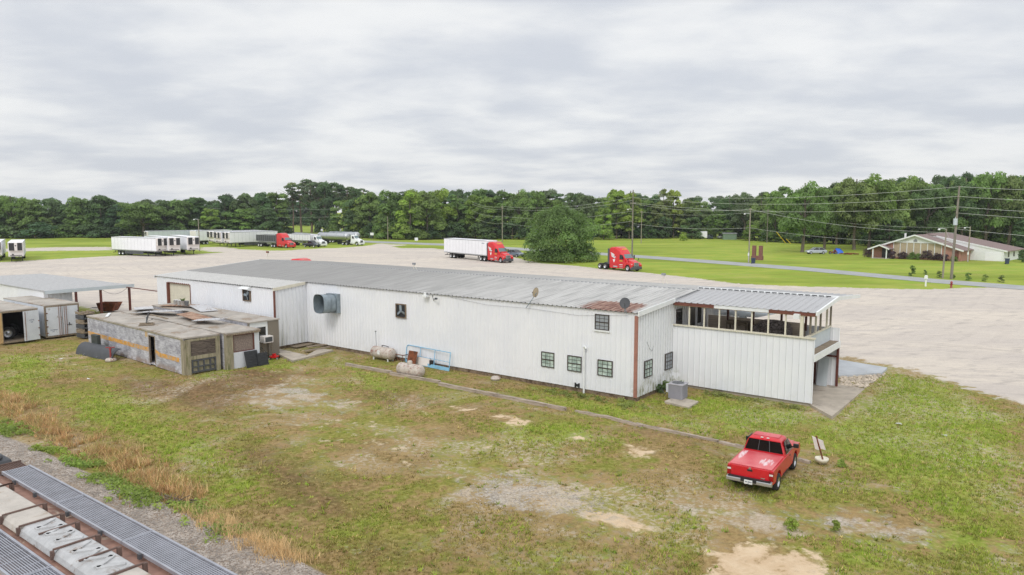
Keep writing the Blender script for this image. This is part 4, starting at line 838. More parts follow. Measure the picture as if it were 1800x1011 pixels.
# ---------------------------------------------------------------- the red pickup in the yard
def red_pickup(loc, rz):
    t = thing('pickup_truck', 'faded red pickup with a flat red bed cover parked on the yard grass', 'pickup', loc, rz)
    P = mat('faded_red_pickup_paint', lin(198, 18, 34), .33, var=.05, coat=.5)
    m, tt, b = new_mat('bed_cover_paint_flaked_white')
    v = N(tt, 'ShaderNodeTexCoord').outputs['Object']; n = NOISE(tt, v, 5.0, 7, .7, .2, (.35, 2.6, 1)); n2_ = NOISE(tt, v, 1.1, 3, .5)
    sp = N(tt, 'ShaderNodeSeparateXYZ'); tt.links.new(v, sp.inputs[0])
    def spot(x, y, rx_, ry_):
        dx = M(tt, 'DIVIDE', M(tt, 'SUBTRACT', sp.outputs[0], x), rx_); dy = M(tt, 'DIVIDE', M(tt, 'SUBTRACT', sp.outputs[1], y), ry_)
        return MAPR(tt, M(tt, 'ADD', M(tt, 'MULTIPLY', dx, dx), M(tt, 'MULTIPLY', dy, dy)), 1.3, .2)
    ms = M(tt, 'MAXIMUM', spot(-1.0, .66, .8, .16), spot(-1.5, -.42, .6, .36))
    ms = M(tt, 'MAXIMUM', ms, M(tt, 'MULTIPLY', spot(.35, 0, .25, .3), .55))
    fl = MAPR(tt, M(tt, 'ADD', ms, M(tt, 'MULTIPLY', M(tt, 'SUBTRACT', n, .5), 3.0)), .7, 1.3)
    base = MIX(tt, MAPR(tt, n2_, .3, .7), lin(200, 76, 84), lin(214, 118, 120))
    tt.links.new(MIX(tt, fl, base, lin(226, 206, 208)), b.inputs['Base Color']); b.inputs['Roughness'].default_value = .42
    F = m
    def arch(cx_, r_): return [(cx_ + r_ * math.cos(k), .40 + r_ * math.sin(k)) for k in np.linspace(math.pi, 0, 11)]
    prof = [(-2.32, .5), (-1.8, .46)] + arch(-1.42, .42) + [(-.9, .42), (.92, .42)] + arch(1.42, .42)[0:] + [(2.0, .46), (2.3, .5), (2.33, .82), (2.24, .96), (1.2, 1.07), (1.1, 1.03), (-.3, 1.03), (-2.3, 1.03)]
    def bodyhalf(s):
        mb = MB(); mb.prism(prof, s * .5, s * .875); return mb
    b_ = MB(); b_.prism(prof, -.875, .875); b_.build('body', P, t, bevel=.045, bseg=3)
    h = MB(); loft(h, [(1.05, .98, 1.12, .78, .74, .05), (1.7, .96, 1.1, .76, .7, .06), (2.26, .9, 1.0, .72, .64, .06)]); h.build('hood', P, t, bevel=.02)
    c = MB(); loft(c, [(-.32, .98, 1.06, .83, .82, .03), (-.24, .98, 1.6, .83, .67, .07), (-.1, .98, 1.665, .83, .64, .09), (.5, .98, 1.67, .83, .63, .09), (.66, .98, 1.63, .83, .64, .08), (1.28, .98, 1.1, .8, .74, .04)]); c.build('cab', P, t, bevel=.02)
    k = MB(); k.box(.0, .5, -.5, .5, 1.672, 1.676); k.box(1.35, 2.0, -.5, .5, 1.105, 1.112); k.build('faded_roof_panel', F, t)
    k = MB(); k.box(-2.26, -.36, -.8, .8, 1.03, 1.075); k.build('bed_cover', F, t, bevel=.02)
    k = MB(); k.box(-2.36, -2.325, -.72, .72, .6, 1.04); k.build('tailgate', P, t, bevel=.012)
    k = MB(); k.cbox((-2.368, 0, .93), (.02, .2, .07)); k.build('tailgate_handle', MT['black'], t)
    k = MB(); k.cyl((-2.37, 0, 1.0), (-2.355, 0, 1.0), .05, n=12); k.cbox((-2.366, -.5, .7), (.01, .16, .04)); k.build('badge', MT['chrome'], t)
    # glass: rear window with sliding centre, side windows, windscreen
    g = MB(); q = [(-.318, .76, 1.12), (-.318, -.76, 1.12), (-.236, -.63, 1.56), (-.236, .63, 1.56)]
    g.plate(q, .012); w_ = g.build('rear_window', MT['tint'], t)
    g = MB(); g.plate(q, .02, 0, (.34, .355, 0, 1)); g.plate(q, .02, 0, (.645, .66, 0, 1)); g.build('slider_frame', MT['darkgrey'], w_)
    for s in (-1, 1):
        q = [(-.1, -.815, 1.1), (1.0, -.808, 1.1), (.56, -.7, 1.55), (-.06, -.705, 1.55)]
        g = MB(); g.plate(q if s < 0 else [(x, -y, z) for x, y, z in q][::-1], .03); g.build('side_window', MT['tint'], t)
        g = MB(); g.box(-.12, 1.02, s * .845 - .01, s * .845 + .01, 1.055, 1.09); g.build('window_trim', MT['chrome'], t)
        g = MB(); g.cbox((.98, s * .98, 1.16), (.1, .22, .17)); g.cbox((1.0, s * .88, 1.1), (.06, .1, .05)); g.build('mirror', MT['black'], t, bevel=.02)
        g = MB(); g.box(-2.345, -2.2, s * .8 - .085, s * .8 + .085, .62, .98); tl_ = g.build('tail_light', MT['lens_red'], t, bevel=.02)
        g = MB(); g.box(-2.352, -2.343, s * .8 - .07, s * .8 + .07, .84, .91); g.build('reversing_lens', MT['lens_white'], tl_)
        g = MB(); g.box(2.22, 2.34, s * .62 - .16, s * .62 + .16, .76, .92); g.build('headlight', MT['lens_white'], t, bevel=.02)
        g = MB(); g.box(-.72, .0, s * .885 - .004, s * .885 + .004, .42, .46); g.box(.34, .46, s * .88 - .012, s * .88 + .012, .9, .94); g.build('door_handle', MT['black'], t)
        for x in (-1.42, 1.42): wheel(t, x, s * .77, .345, .23, 'chrome', s)
        MB().box(-1.9, -1.86, s * .79 - .12, s * .79 + .12, .2, .5).build('mud_flap', MT['black'], t); MB().box(.97, 1.0, s * .79 - .11, s * .79 + .11, .2, .5).build('mud_flap', MT['black'], t)
    k = MB(); k.prism([(-2.52, .46), (-2.52, .6), (-2.3, .64), (-2.3, .42), (-2.4, .42)], -.86, .86); bp = k.build('rear_bumper', MT['alu'], t, bevel=.02)
    k = MB(); k.box(-2.535, -2.5, -.3, .3, .5, .62); k.box(-2.5, -2.34, -.8, .8, .61, .65); k.build('bumper_pad', MT['black'], bp)
    k = MB(); k.box(-2.548, -2.536, -.155, .155, .44, .6); pl_ = k.build('licence_plate', MT['white'], bp)
    k = MB(); [k.box(-2.553, -2.549, y - .016, y + .016, .5, .55) for y in (-.11, -.06, -.01, .05, .1)]; k.cyl((-2.553, 0, .47), (-2.549, 0, .47), .02, n=8); k.build('plate_marks', MT['inkgrey'], pl_)
    k = MB(); k.box(2.28, 2.42, -.86, .86, .42, .62); k.build('front_bumper', MT['alu'], t, bevel=.03)
    k = MB(); k.box(2.3, 2.36, -.45, .45, .68, .9); k.build('grille', MT['darkgrey'], t)
    k = MB(); [k.cbox((-.2, y, 1.655), (.06, .1, .03)) for y in (-.12, .12)]; k.build('cargo_lamp', MT['lens_white'], t)
    k = MB(); k.box(-2.1, 2.1, -.6, .6, .36, .5); k.build('underbody', MT['black'], t)
    return t
rw, fw_ = G(1366.3, 861.5), G(1394.7, 825); a = head_to(rw, fw_); mid = (rw + fw_) / 2 + lf(a) * .83
mid.z = -.25; red_pickup(mid, a)
# ---------------------------------------------------------------- derelict trailers beside the warehouse
def oriented(u, w, z, da): return B(u, w, z), AZ + R(da)
# 1: orange stripe; local x runs back to front, near side is -y
p, a = oriented(-43.2, -11.25, -.25, -3.2)
t = thing('derelict_trailer', 'derelict peeling trailer body with an orange stripe and an open side doorway', 'old trailer', p, a, 'derelict trailer bodies by the warehouse')
L = 16.25; H = 2.5
b = MB(); b.box(0, 11.15, 0, .06, .05, H); b.box(12.0, L, 0, .06, .05, H); b.box(11.15, 12.0, 0, .06, 2.15, H); b.build('side_wall', MT['peel'], t)
b = MB(); b.box(0, .06, .07, 2.5, .0, H); b.box(.07, L - .1, 2.44, 2.5, 0, H); b.box(.07, L - .1, .07, 2.43, .1, .2); b.build('rear_wall', MT['peel'], t)
b = MB(); b.box(11.07, 11.15, -.02, .1, .2, 2.2); b.box(12.0, 12.08, -.02, .1, .2, 2.2); b.box(11.15, 12.0, -.02, .1, 2.13, 2.2); b.build('doorway_frame', MT['wood'], t)
b = MB(); b.box(11.3, 11.38, .3, .9, .2, 2.0); b.cbox((11.75, .3, 1.1), (.05, .05, 1.7), 0, 0, 0, .3); b.build('doorway_boards', MT['rust'], t)
b = MB(); z = .98
b.box(.0, 11.06, -.012, -.002, z, z + .3); b.prism([(12.09, z), (12.09, z + .3), (12.7, z + .14), (15.6, z + .14), (15.6, z - .16), (12.7, z - .16)], -.012, -.002); b.build('orange_stripe', MT['orange'], t)
b = MB(); b.box(10.55, 10.72, -.01, -.001, 2.0, 2.4); b.box(10.78, 10.92, -.01, -.001, 2.0, 2.4); b.build('board_patch', MT['ply'], t)
b = MB(); b.add([(x, y, z_ + .025 * math.sin(x * 1.3 + y)) for z_ in (H - .06, H + .04) for x in np.linspace(-.05, L + .06, 14) for y in (-.05, 1.25, 2.55)],
    [(i * 3 + j, i * 3 + j + 1, (i + 1) * 3 + j + 1, (i + 1) * 3 + j) if k else (i * 3 + j, (i + 1) * 3 + j, (i + 1) * 3 + j + 1, i * 3 + j + 1) for k in (0, 1) for i in range(13) for j in range(2)] and
    [tuple((42 * k) + x for x in ((i * 3 + j, (i + 1) * 3 + j, (i + 1) * 3 + j + 1, i * 3 + j + 1) if k else (i * 3 + j, i * 3 + j + 1, (i + 1) * 3 + j + 1, (i + 1) * 3 + j))[::-1]) for k in (0, 1) for i in range(13) for j in range(2)]
    + [(i * 3, (i + 1) * 3, 42 + (i + 1) * 3, 42 + i * 3) for i in range(13)] + [(39, 40, 82, 81), (40, 41, 83, 82)]); b.build('roof', MT['trailroof'], t)
b = MB(); b.box(-.02, L + .02, -.03, .0, H - .13, H - .01); b.build('roof_edge', MT['mossy'], t)
b = MB(); b.box(L - .34, L + .02, -.015, .16, .0, H - .14); b.box(L - .02, L + .1, .16, .45, 0, H - .1); b.box(L - .02, L + .1, 2.2, 2.5, 0, H - .1); b.box(L - .02, L + .06, .45, 2.2, 1.0, 1.25); b.box(L - .02, L + .06, .45, 2.2, H - .25, H - .1); b.build('corner_post', MT['mossy'], t)
b = MB(); b.box(L - .06, L + .02, .45, 2.2, 1.25, H - .25)
for k in range(7): b.box(L + .02, L + .035, .45, 2.2, 1.28 + k * .14, 1.4 + k * .14)
b.build('front_boards', mat('dark_grey_boards', lin(104, 94, 86), .9, var=.3, scale=5, dirt=lin(58, 48, 42), dirt_amt=.45, stretch=(1, .4, 4)), t)
b = MB(); b.box(L - .08, L - .02, .45, 2.2, .05, 1.0, 1); b.box(L - .02, L + .07, .45, 2.2, .1, .2); b.box(L - .02, L + .07, .45, 2.2, .45, .53); b.box(L - .02, L + .07, .45, 2.2, .88, .98); [b.box(L - .02, L + .08, y, y + .09, .1, .98) for y in (.5, .9, 1.3, 1.75, 2.1)]; b.build('front_frame', [MT['darkgrey'], MT['mossy']], t)
# 2
p, a = oriented(-43.0, -8.6, -.25, -3.0)
t = thing('derelict_trailer', 'derelict trailer with a boarded brown window, in the middle of the three', 'old trailer', p, a, 'derelict trailer bodies by the warehouse')
L = 16.75; b = MB(); b.box(0, L - .3, 0, .06, 0, 2.5); b.box(0, .06, .06, 2.5, 0, 2.5); b.box(.06, L - .3, 2.44, 2.5, 0, 2.5); b.build('side_wall', MT['peel'], t)
b = MB(); b.box(L - .3, L, -.02, .5, .0, 2.5); b.build('corner_post', MT['mossy'], t)
b = MB(); b.box(L - .25, L - .04, .5, 2.5, 0, 1.15); b.box(L - .25, L - .04, 2.12, 2.5, 1.15, 2.42); b.box(L - .25, L - .04, .5, 2.12, 2.36, 2.5); b.build('front_panel', MT['dirtywhite'], t)
b = MB(); b.box(L - .2, L - .1, .5, 2.12, 1.15, 2.36); w_ = b.build('boarded_window', MT['osb'], t)
b = MB(); b.box(L - .1, L - .03, .5, .56, 1.15, 2.36); b.box(L - .1, L - .03, 2.04, 2.12, 1.15, 2.36); b.box(L - .1, L - .03, .56, 2.04, 1.15, 1.2); b.box(L - .1, L - .03, .56, 2.04, 2.3, 2.36); b.build('frame', MT['rustpost'], w_)
b = MB(); b.box(-.05, L + .08, -.06, 2.56, 2.5, 2.58); b.build('roof', MT['trailroof'], t)
b = MB(); b.box(L + .0, L + .1, -.04, 2.54, 2.38, 2.5); b.build('roof_edge', MT['wood'], t)
# 3
p, a = oriented(-43.2, -5.95, .0, -2.4)
t = thing('derelict_trailer', 'derelict trailer with a white window unit air conditioner, nearest the warehouse wall', 'old trailer', p, a, 'derelict trailer bodies by the warehouse')
L = 15.3; b = MB(); b.box(0, L - .3, 0, .06, -.3, 2.5); b.box(0, .06, .06, 2.4, -.3, 2.5); b.box(.06, L - .3, 2.34, 2.4, -.3, 2.5); b.build('side_wall', MT['peel'], t)
b = MB(); b.box(L - .3, L - .1, .06, 1.5, -.3, 1.05); b.box(L - .3, L, 1.5, 2.4, -.3, 2.5); b.box(L - .3, L - .08, .0, .06, -.3, 2.5); b.build('front_panel', MT['vinyl'], t)
b = MB(); b.box(L - .1, L - .05, .06, 1.5, 2.1, 2.5); b.box(L - .1, L - .05, 1.36, 1.5, 1.05, 2.1); b.box(L - .1, L - .05, .06, 1.36, 1.02, 1.08); w_ = b.build('window_frame', MT['white'], t)
b = MB(); b.box(L - .16, L - .12, .06, 1.36, 1.08, 2.1); b.build('pane', MT['tint'], w_)
b = MB(); b.box(L - .1, L + .5, .85, 1.6, .95, 1.45); ac = b.build('window_air_conditioner', MT['reefer'], t, bevel=.02)
b = MB(); b.box(L + .5, L + .51, .93, 1.52, 1.02, 1.38); b.build('grille', MT['charcoal'], ac)
b = MB(); b.box(L + .2, L + .25, .9, .95, -.3, .95); b.box(L + .35, L + .39, 1.5, 1.54, -.3, .95); b.build('prop_post', MT['wood'], ac)
b = MB(); b.box(-.05, L + .06, -.05, 2.46, 2.5, 2.58); b.build('roof', MT['trailroof'], t)
# loose things on the trailer roofs
def sheet(c, d, rz, m, label, name='roof_sheet', rx=0, ry=0, cat='metal sheet', group=None):
    mb = MB(); nx_ = 6
    for i in range(nx_): mb.box(-d[0] / 2 + d[0] * i / nx_, -d[0] / 2 + d[0] * (i + 1) / nx_, -d[1] / 2, d[1] / 2, 0, .03)
    mb = MB(); mb.corr((-d[0] / 2, -d[1] / 2, 0), (d[0], 0, 0), (0, d[1], 0), (0, 0, 1), d[0] / 8, .02, d[0] / 40); mb.box(-d[0] / 2, d[0] / 2, -d[1] / 2, d[1] / 2, -.03, -.004)
    o = mb.build(name, MT[m]); o.location = c; o.rotation_euler = (rx, ry, rz); return tag(o, label, cat, group)
sheet(B(-38.6, -7.6, 2.62), (4.2, 1.6), AZ + R(22), 'sheet', 'largest pale sheet lying tilted across the derelict trailer roofs', ry=R(-4), rx=R(-3))
sheet(B(-36.8, -5.0, 2.75), (3.2, 1.3), AZ + R(-14), 'sheet', 'pale sheet lying flat behind the largest one on the trailer roof', ry=R(3))
sheet(B(-41.8, -7.4, 2.6), (2.9, 1.4), AZ + R(-25), 'sheet', 'grey sheet on the trailer roof left of the largest one', ry=R(-3))
sheet(B(-31.0, -7.9, 2.68), (2.3, 1.1), AZ + R(28), 'sheet', 'small bluish sheet by the rust stain on the trailer roof', ry=R(-4))
sheet(B(-33.4, -7.6, 2.64), (4.6, 1.2), AZ + R(-8), 'rustsheet', 'long rusty sheet sagging over the joint of two trailer roofs', ry=R(1), rx=R(3))
sheet(B(-40.2, -5.2, 2.72), (3.4, .9), AZ + R(20), 'rustsheet', 'dark rusty sheet under the paint buckets on the trailer roof', ry=R(-2))
o = MB(); o.box(-1.0, 1.0, -.1, .1, 0, .06); o = o.build('white_board', MT['white']); o.location = B(-41.7, -10.3, 2.32); o.rotation_euler = (0, 0, AZ + R(-30)); tag(o, 'narrow white board lying on the roof of the orange striped trailer', 'board')
o = MB(); o.box(-1.6, 1.6, -.07, .07, 0, .07); o = o.build('roof_batten', MT['wood']); o.location = B(-35.6, -9.3, 2.6); o.rotation_euler = (0, 0, AZ + R(-6)); tag(o, 'dark batten along the joint between the striped trailer and its neighbour', 'batten')
def dish(loc, rz, tilt, m, label, h=.7, base=True, r=.42, lean=(0, 0)):
    t = thing('satellite_dish', label, 'satellite dish', loc, rz)
    k = MB(); top = Vector((lean[0], lean[1], h)); k.tube([(0, 0, 0), top], .025, 8); k.tube([(lean[0] * .5 + .22, .12, 0), tuple(top * .7)], .012); k.build('mast', MT['galv'], t)
    if base: k = MB(); k.box(-.5, .5, -.35, .35, 0, .05); k.box(-.45, .45, -.1, .1, .05, .16); k.build('base', MT['wood'], t)
    k = MB(); T = Matrix.Translation(top) @ Matrix.Rotation(tilt, 4, 'Y')
    pr = [(r * x, .14 * r * x * x) for x in (.001, .3, .6, .85, 1)]
    n = 20; v = [T @ Vector((hh + .06, rr * math.cos(2 * math.pi * i / n), rr * 1.08 * math.sin(2 * math.pi * i / n))) for th in (0, .02) for rr, hh in [(q_[0], q_[1] - th) for q_ in pr] for i in range(n)]
    f = [(s * 5 * n + k_ * n + i, s * 5 * n + k_ * n + (i + 1) % n, s * 5 * n + (k_ + 1) * n + (i + 1) % n, s * 5 * n + (k_ + 1) * n + i) for s in (0, 1) for k_ in range(4) for i in range(n)] + [(4 * n + i, 4 * n + (i + 1) % n, 9 * n + (i + 1) % n, 9 * n + i) for i in range(n)]
    k.add(v, f, 0, True); k.build('reflector', MT[m], t)
    k = MB(); k.tube([tuple(T @ Vector((.02, 0, -r))), tuple(T @ Vector((r * 1.0, 0, -r * .25)))], .012); k.cbox(tuple(T @ Vector((r * 1.0, 0, -r * .2))), (.1, .07, .07)); k.build('feed_arm', MT['darkgrey'], t)
    return t
dish(B(-34.3, -10.9, 2.32), R(20), R(15), 'darkgrey', 'small dark satellite dish on a board base on the striped trailer roof', .6)
dish(B(-7.6, -.3, 4.62), R(140), R(-8), 'tan', 'tan satellite dish on a leaning mast at the warehouse eave', .95, False, .29, (-.55, -.35))
dish(B(-.75, -.15, 4.85), R(-105), R(-20), 'charcoal', 'dark round satellite dish above the rust patch at the roof corner', .55, False, .3)
for i, (du, m_, lb) in enumerate(((-.75, 'white', 'white paint bucket at the left end of the row on the trailer roof'), (-.3, 'white', 'white paint bucket second from the left on the trailer roof'), (.15, 'reefer', 'paint bucket with green weeds growing out of it on the trailer roof'), (.6, 'grey', 'grey bucket at the right end of the row on the trailer roof'))):
    k = MB(); k.lathe([(.001, 0), (.15, 0), (.185, .4), (.19, .4), (.17, .39), (.14, .05), (.001, .05)], 16, axis='z')
    o = k.build('paint_bucket', MT[m_]); o.location = B(-39.4 + du * 1.1, -5.4 + du * .1, 2.8); tag(o, lb, 'bucket', 'paint buckets on the trailer roof')
k = MB(); [k.add([(-.0 + .1 * math.cos(i), .1 * math.sin(i), 0), (.25 * math.cos(i * 1.7), .25 * math.sin(i * 1.7), .22 + .03 * (i % 4)), (.1 * math.cos(i + 1), .1 * math.sin(i + 1), .02)], [(0, 1, 2)]) for i in range(26)]
o = k.build('weeds', MT['leaf']); o.color = (.16, .24, .05, 1); o.location = B(-39.24, -5.39, 3.15); tag(o, 'green weeds growing in a bucket on the trailer roof', 'weeds')
# beside the striped trailer
lp = G(152, 633); rp = G(193, 640)
q_ = [G(133, 622), G(196, 636)]
d_ = (q_[1] - q_[0]).normalized(); up_ = Vector((-d_.y, d_.x, 0))
k = MB(); ln = (q_[1] - q_[0]).length
arc = [(0, 0), (.08, .35), (.25, .62), (.5, .8), (.75, .84)]
k.add([(x, y, z) for x in (0, ln * .33, ln * .66, ln) for y, z in arc] + [(x, y + .03, z - .03) for x in (0, ln * .33, ln * .66, ln) for y, z in arc], [(i * 5 + j, (i + 1) * 5 + j, (i + 1) * 5 + j + 1, i * 5 + j + 1) for i in range(3) for j in range(4)] + [(20 + i * 5 + j + 1, 20 + (i + 1) * 5 + j + 1, 20 + (i + 1) * 5 + j, 20 + i * 5 + j) for i in range(3) for j in range(4)], 0, True)
tr_ = thing('wind_deflector', 'charcoal curved truck wind deflector leaning against the striped trailer', 'fairing', q_[0], math.atan2(d_.y, d_.x)); k.build('shell', MT['charcoal'], tr_)
k = MB(); [k.cbox((x, .02, .14), (.03, .2, .03), 0, 0, 0.9) for x in (.25 * ln, .6 * ln, .95 * ln)]; k.build('bracket', MT['chrome'], tr_)
k = MB(); k.box(-.5, .5, -.15, .15, 0, 1.5); k.lathe([(.001, -.2), (.4, -.2), (.4, .2), (.001, .2)], 16, axis='y', c=(1.3, .1, .4))
o = k.build('plastic_tank', mat('dark_green_plastic', lin(58, 64, 62), .6), None, bevel=.05); o.location = G(158, 624) + lf(AZ) * .5; o.rotation_euler = (0, 0, AZ); tag(o, 'dark plastic tank and drum standing behind the curved wind deflector', 'tank')
t = thing('floor_jack_stand', 'red screw jack on a round rusty wheel base by the striped trailer', 'jack', G(195, 635), 0)
k = MB(); k.lathe([(.001, .0), (.36, 0), (.38, .12), (.3, .22), (.12, .25), (.001, .26)], 18, axis='z'); k.build('base', MT['tank'], t)
k = MB(); k.cyl((0, 0, .26), (0, 0, 1.0), .06); k.cbox((0, 0, 1.02), (.6, .08, .06), .3); k.cbox((0, 0, .9), (.14, .14, .1)); k.build('post', MT['hydrant'], t)
# against trailer 2
for i, (px, py, w_, h_, m_, lb) in enumerate(((404, 645, .95, 1.15, 'black', 'taller black plastic panel leaning on the middle derelict trailer'), (421, 641, .8, .9, 'black', 'shorter black plastic panel leaning beside a taller one on the trailer'))):
    p = B(-25.85 + .12 * i, -7.75 + .75 * i, -.25); k = MB(); k.box(-w_ / 2, w_ / 2, -.06, .06, 0, h_); [k.box(-w_ / 2 + .08, w_ / 2 - .08, -.08, -.06, z_, z_ + .05) for z_ in np.arange(.15, h_ - .1, .2)]
    o = k.build('plastic_shield', MT[m_], None, bevel=.02); o.location = p; o.rotation_euler = (R(-15), 0, AZ + R(88)); tag(o, lb, 'panel', 'black panels by the trailers')
p = B(-26.9, -5.3, -.22); t = thing('push_mower', 'red push mower in the grass under the window air conditioner', 'mower', p, AZ + R(40))
k = MB(); k.box(-.3, .3, -.25, .25, .12, .24); k.cyl((0, 0, .24), (0, 0, .4), .14); k.build('deck', MT['red'], t)
k = MB(); k.tube([(-.3, -.2, .2), (-1.0, -.2, .85), (-1.0, .2, .85), (-.3, .2, .2)], .015); k.build('handle', MT['black'], t)
for x in (-.28, .28):
    for s in (-1, 1): wheel(t, x, s * .28, .1, .06, 'chrome', s)
# ramp and loose boards in the corner
def slab_px(pts, z0, z1, name, m, label, cat): return tag(loc_quad([at(*q_, z1) for q_ in pts], z0, z1, name, MT[m]), label, cat)
slab_px([(466, 611), (484, 612), (540, 624), (515, 634)], -.4, -.08, 'concrete_walk', 'concrete', 'tan concrete walk running from the trailers to the inner wall corner', 'walkway')
slab_px([(515, 634), (540, 624), (562, 612), (586, 615)], -.4, -.09, 'concrete_walk', 'concrete', 'concrete edge strip closing off the sunken pit in the wall corner', 'walkway')
for i, (q0, q1, wd, lb) in enumerate((((514, 612), (556, 604), 1.0, 'wide board lying flat in the inner wall corner'), ((536, 621), (578, 614), .35, 'broken board lying across the near edge of the wall corner pit'), ((540, 615), (590, 609), .5, 'narrow board lying toward the long wall in the corner'))):
    P1, P2 = G(*q0), G(*q1); k = MB(); l_ = (P2 - P1).length; k.box(0, l_, -wd / 2, wd / 2, 0, .06); o = k.build('loose_board', MT['wood']); o.location = P1 + Vector((0, 0, .06 + i * .07)); o.rotation_euler = (0, R(-1), head_to(P1, P2)); tag(o, lb, 'board', 'loose boards in the wall corner')
# containers on the left
def box_trailer(u1, w0, w1, z0, z1, L, label, name):
    t = thing(name, label, 'storage trailer', B(u1, w0, z0), AZ); D = w1 - w0; h = z1 - z0
    k = MB(); k.box(-L, 0, 0, .06, .1, h); k.box(-L, 0, D - .06, D, .1, h); k.box(-L, -L + .06, .06, D - .06, .1, h); k.build('side_wall', MT['dirtywhite'], t)
    k = MB(); k.box(-L, .04, -.03, D + .03, h, h + .07); k.build('roof', MT['trailroof'], t)
    k = MB(); k.box(-L, .02, .06, D - .06, .0, .14); k.build('floor', MT['wood'], t)
    k = MB(); k.box(-.05, .06, -.02, .1, 0, h); k.box(-.05, .06, D - .1, D + .02, 0, h); k.box(-.05, .06, .1, D - .1, h - .12, h); k.box(-.05, .08, .1, D - .1, .0, .12); k.build('door_frame', MT['wood'], t)
    return t, D, h
t, D, h = box_trailer(-49.4, -12.05, -9.35, -.1, 2.6, 9, 'closed white storage trailer with blue lettering on its rear doors', 'storage_trailer')
for s, (y0, y1) in enumerate(((.12, D / 2 - .02), (D / 2 + .02, D - .12))):
    k = MB(); k.box(.05, .1, y0, y1, .14, h - .13); d_ = k.build('rear_door', MT['dirtywhite'], t)
    k = MB(); yb = y1 - .12 if s == 0 else y0 + .12; [k.cyl((.14, yb + e, .1), (.14, yb + e, h - .1), .02, n=6) for e in (0, -.16 if s == 0 else .16)]; [k.cbox((.13, (y0 if s == 0 else y1), z_), (.08, .12, .06)) for z_ in (.4, .95, 1.5, 2.1)]; k.build('lock_bar', MT['rust'], d_)
for txt, y, z_, sz in (('SEATRAIN', .62, .62, .13), ('UTI', .55, .48, .13)): text_mesh('lettering', txt, sz, MT['ink'], t, frame(Vector((.102, y, z_)), (0, 1, 0), (0, 0, 1)))
k = MB(); k.cbox((.12, 1.85, .95), (.04, .4, .05)); k.cbox((.12, 1.85, 1.02), (.04, .06, .24)); k.build('door_handle', MT['darkgrey'], t)
t, D, h = box_trailer(-49.2, -15.3, -12.65, -.1, 2.5, 9, 'open old storage trailer with truck wheels inside and a plywood coloured door', 'storage_trailer')
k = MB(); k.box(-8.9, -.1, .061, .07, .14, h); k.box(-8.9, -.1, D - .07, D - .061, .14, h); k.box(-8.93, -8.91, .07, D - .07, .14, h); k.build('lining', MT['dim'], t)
k = MB(); k.box(-.03, .03, -1.3, 0, .05, h - .1); d_ = k.build('rear_door', MT['ply'], t, ); d_.location = (.09, .02, 0); d_.rotation_euler = (0, 0, R(12))
k = MB(); k.box(-.03, .03, -1.25, 0, .05, h - .1); d_ = k.build('rear_door', MT['dirtywhite'], t); d_.location = (.14, D + .03, 0); d_.rotation_euler = (0, 0, R(12))
k = MB(); [k.cbox((.04, -.04 - (0), z_), (.05, .1, .06)) for z_ in (.4, 1.0, 1.6)]; k.cyl((.05, -1.12, .1), (.05, -1.12, h - .15), .02, n=6); k.build('hinge', MT['rust'], d_)
for txt, z_, sz in (('SCSTA', 1.72, .14), ('407', 1.55, .14)): text_mesh('lettering', txt, sz, MT['ink'], d_, frame(Vector((.032, -.6, z_)), (0, 1, 0), (0, 0, 1)))
for i, (x_, y_, ang, lb) in enumerate(((-1.0, .55, 70, 'truck wheel with a pale rim just inside the open storage trailer'), (-2.6, 1.45, 20, 'dark truck wheel leaning deeper inside the open storage trailer'))):
    o = thing('truck_wheel', lb, 'wheel', B(-49.2 + x_, -15.3 + y_ + .2, .05), AZ + R(ang)); wheel(o, 0, 0, .52, .3, 'alu' if i == 0 else 'grey', -1)
# timber rack between container and striped trailer
t = thing('pallet_stack', 'stack of dark old pallets between the storage trailer and the striped trailer', 'pallets', B(-47.6, -9.6, -.15), AZ + R(5))
for k_ in range(6): k = MB(); k.box(-.6, .6, -.5, .5, k_ * .4, k_ * .4 + .1); [k.box(-.6, .6, y, y + .1, k_ * .4 + .1, k_ * .4 + .34 if k_ < 5 else k_ * .4 + .2) for y in (-.5, -.05, .4)]; k.build('pallet', MT['wood'] if k_ % 2 else MT['darkgrey'], t)
# carport and shed
t = thing('carport_shed', 'white metal shed with a wide grey carport roof on red posts', 'shed', B(-54.6, -9.9, 0), AZ)
k = MB(); k.corr((-22, -.1, 3.35), (22.1, 0, 0), (0, 7.9, -.1), (0, 0, 1), .34, .04, .12); k.build('roof', mat('grey_carport_roof', lin(178, 178, 178), .6, 0, var=.1), t)
k = MB(); k.box(.08, .14, -.15, 7.85, 3.08, 3.4); k.build('fascia', MT['trailergrey'], t)
k = MB(); k.corr((-22, .1, -.2), (21.2, 0, 0), (0, 0, 3.5), (0, -1, 0)); k.corr((-.8, .1, -.2), (0, 2.4, 0), (0, 0, 3.5), (1, 0, 0)); k.build('wall', MT['siding'], t)
for y in (2.5, 4.7, 7.4): k = MB(); k.box(-.1, .08, y - .09, y + .09, -.2, 3.24); k.build('post', MT['rustpost'], t)
k = MB(); k.box(-.2, 7.0, 7.05, 7.12, 3.1, 3.18); k.build('tie_beam', MT['brown_trim'], t)
k = MB(); k.tube([(0, 4.8 + 2.5 * s_, 3.1 - .55 * math.sin(math.pi * s_)) for s_ in np.linspace(0, 1, 9)], .015, 5); k.build('hanging_cable', MT['darkgrey'], t)
bn = B(-62.9, -.9, -.1)
k = MB(); bx_ = lambda a_, b_, z_: [(-a_, -b_, z_), (a_, -b_, z_), (a_ + .35 * (z_ > .5), b_, z_), (-a_, b_, z_)]
o1 = bx_(.9, .75, 0) + [(-1.15, -.95, 1.05), (1.5, -.95, 1.05), (1.5, .95, 1.05), (-1.15, .95, 1.05)]
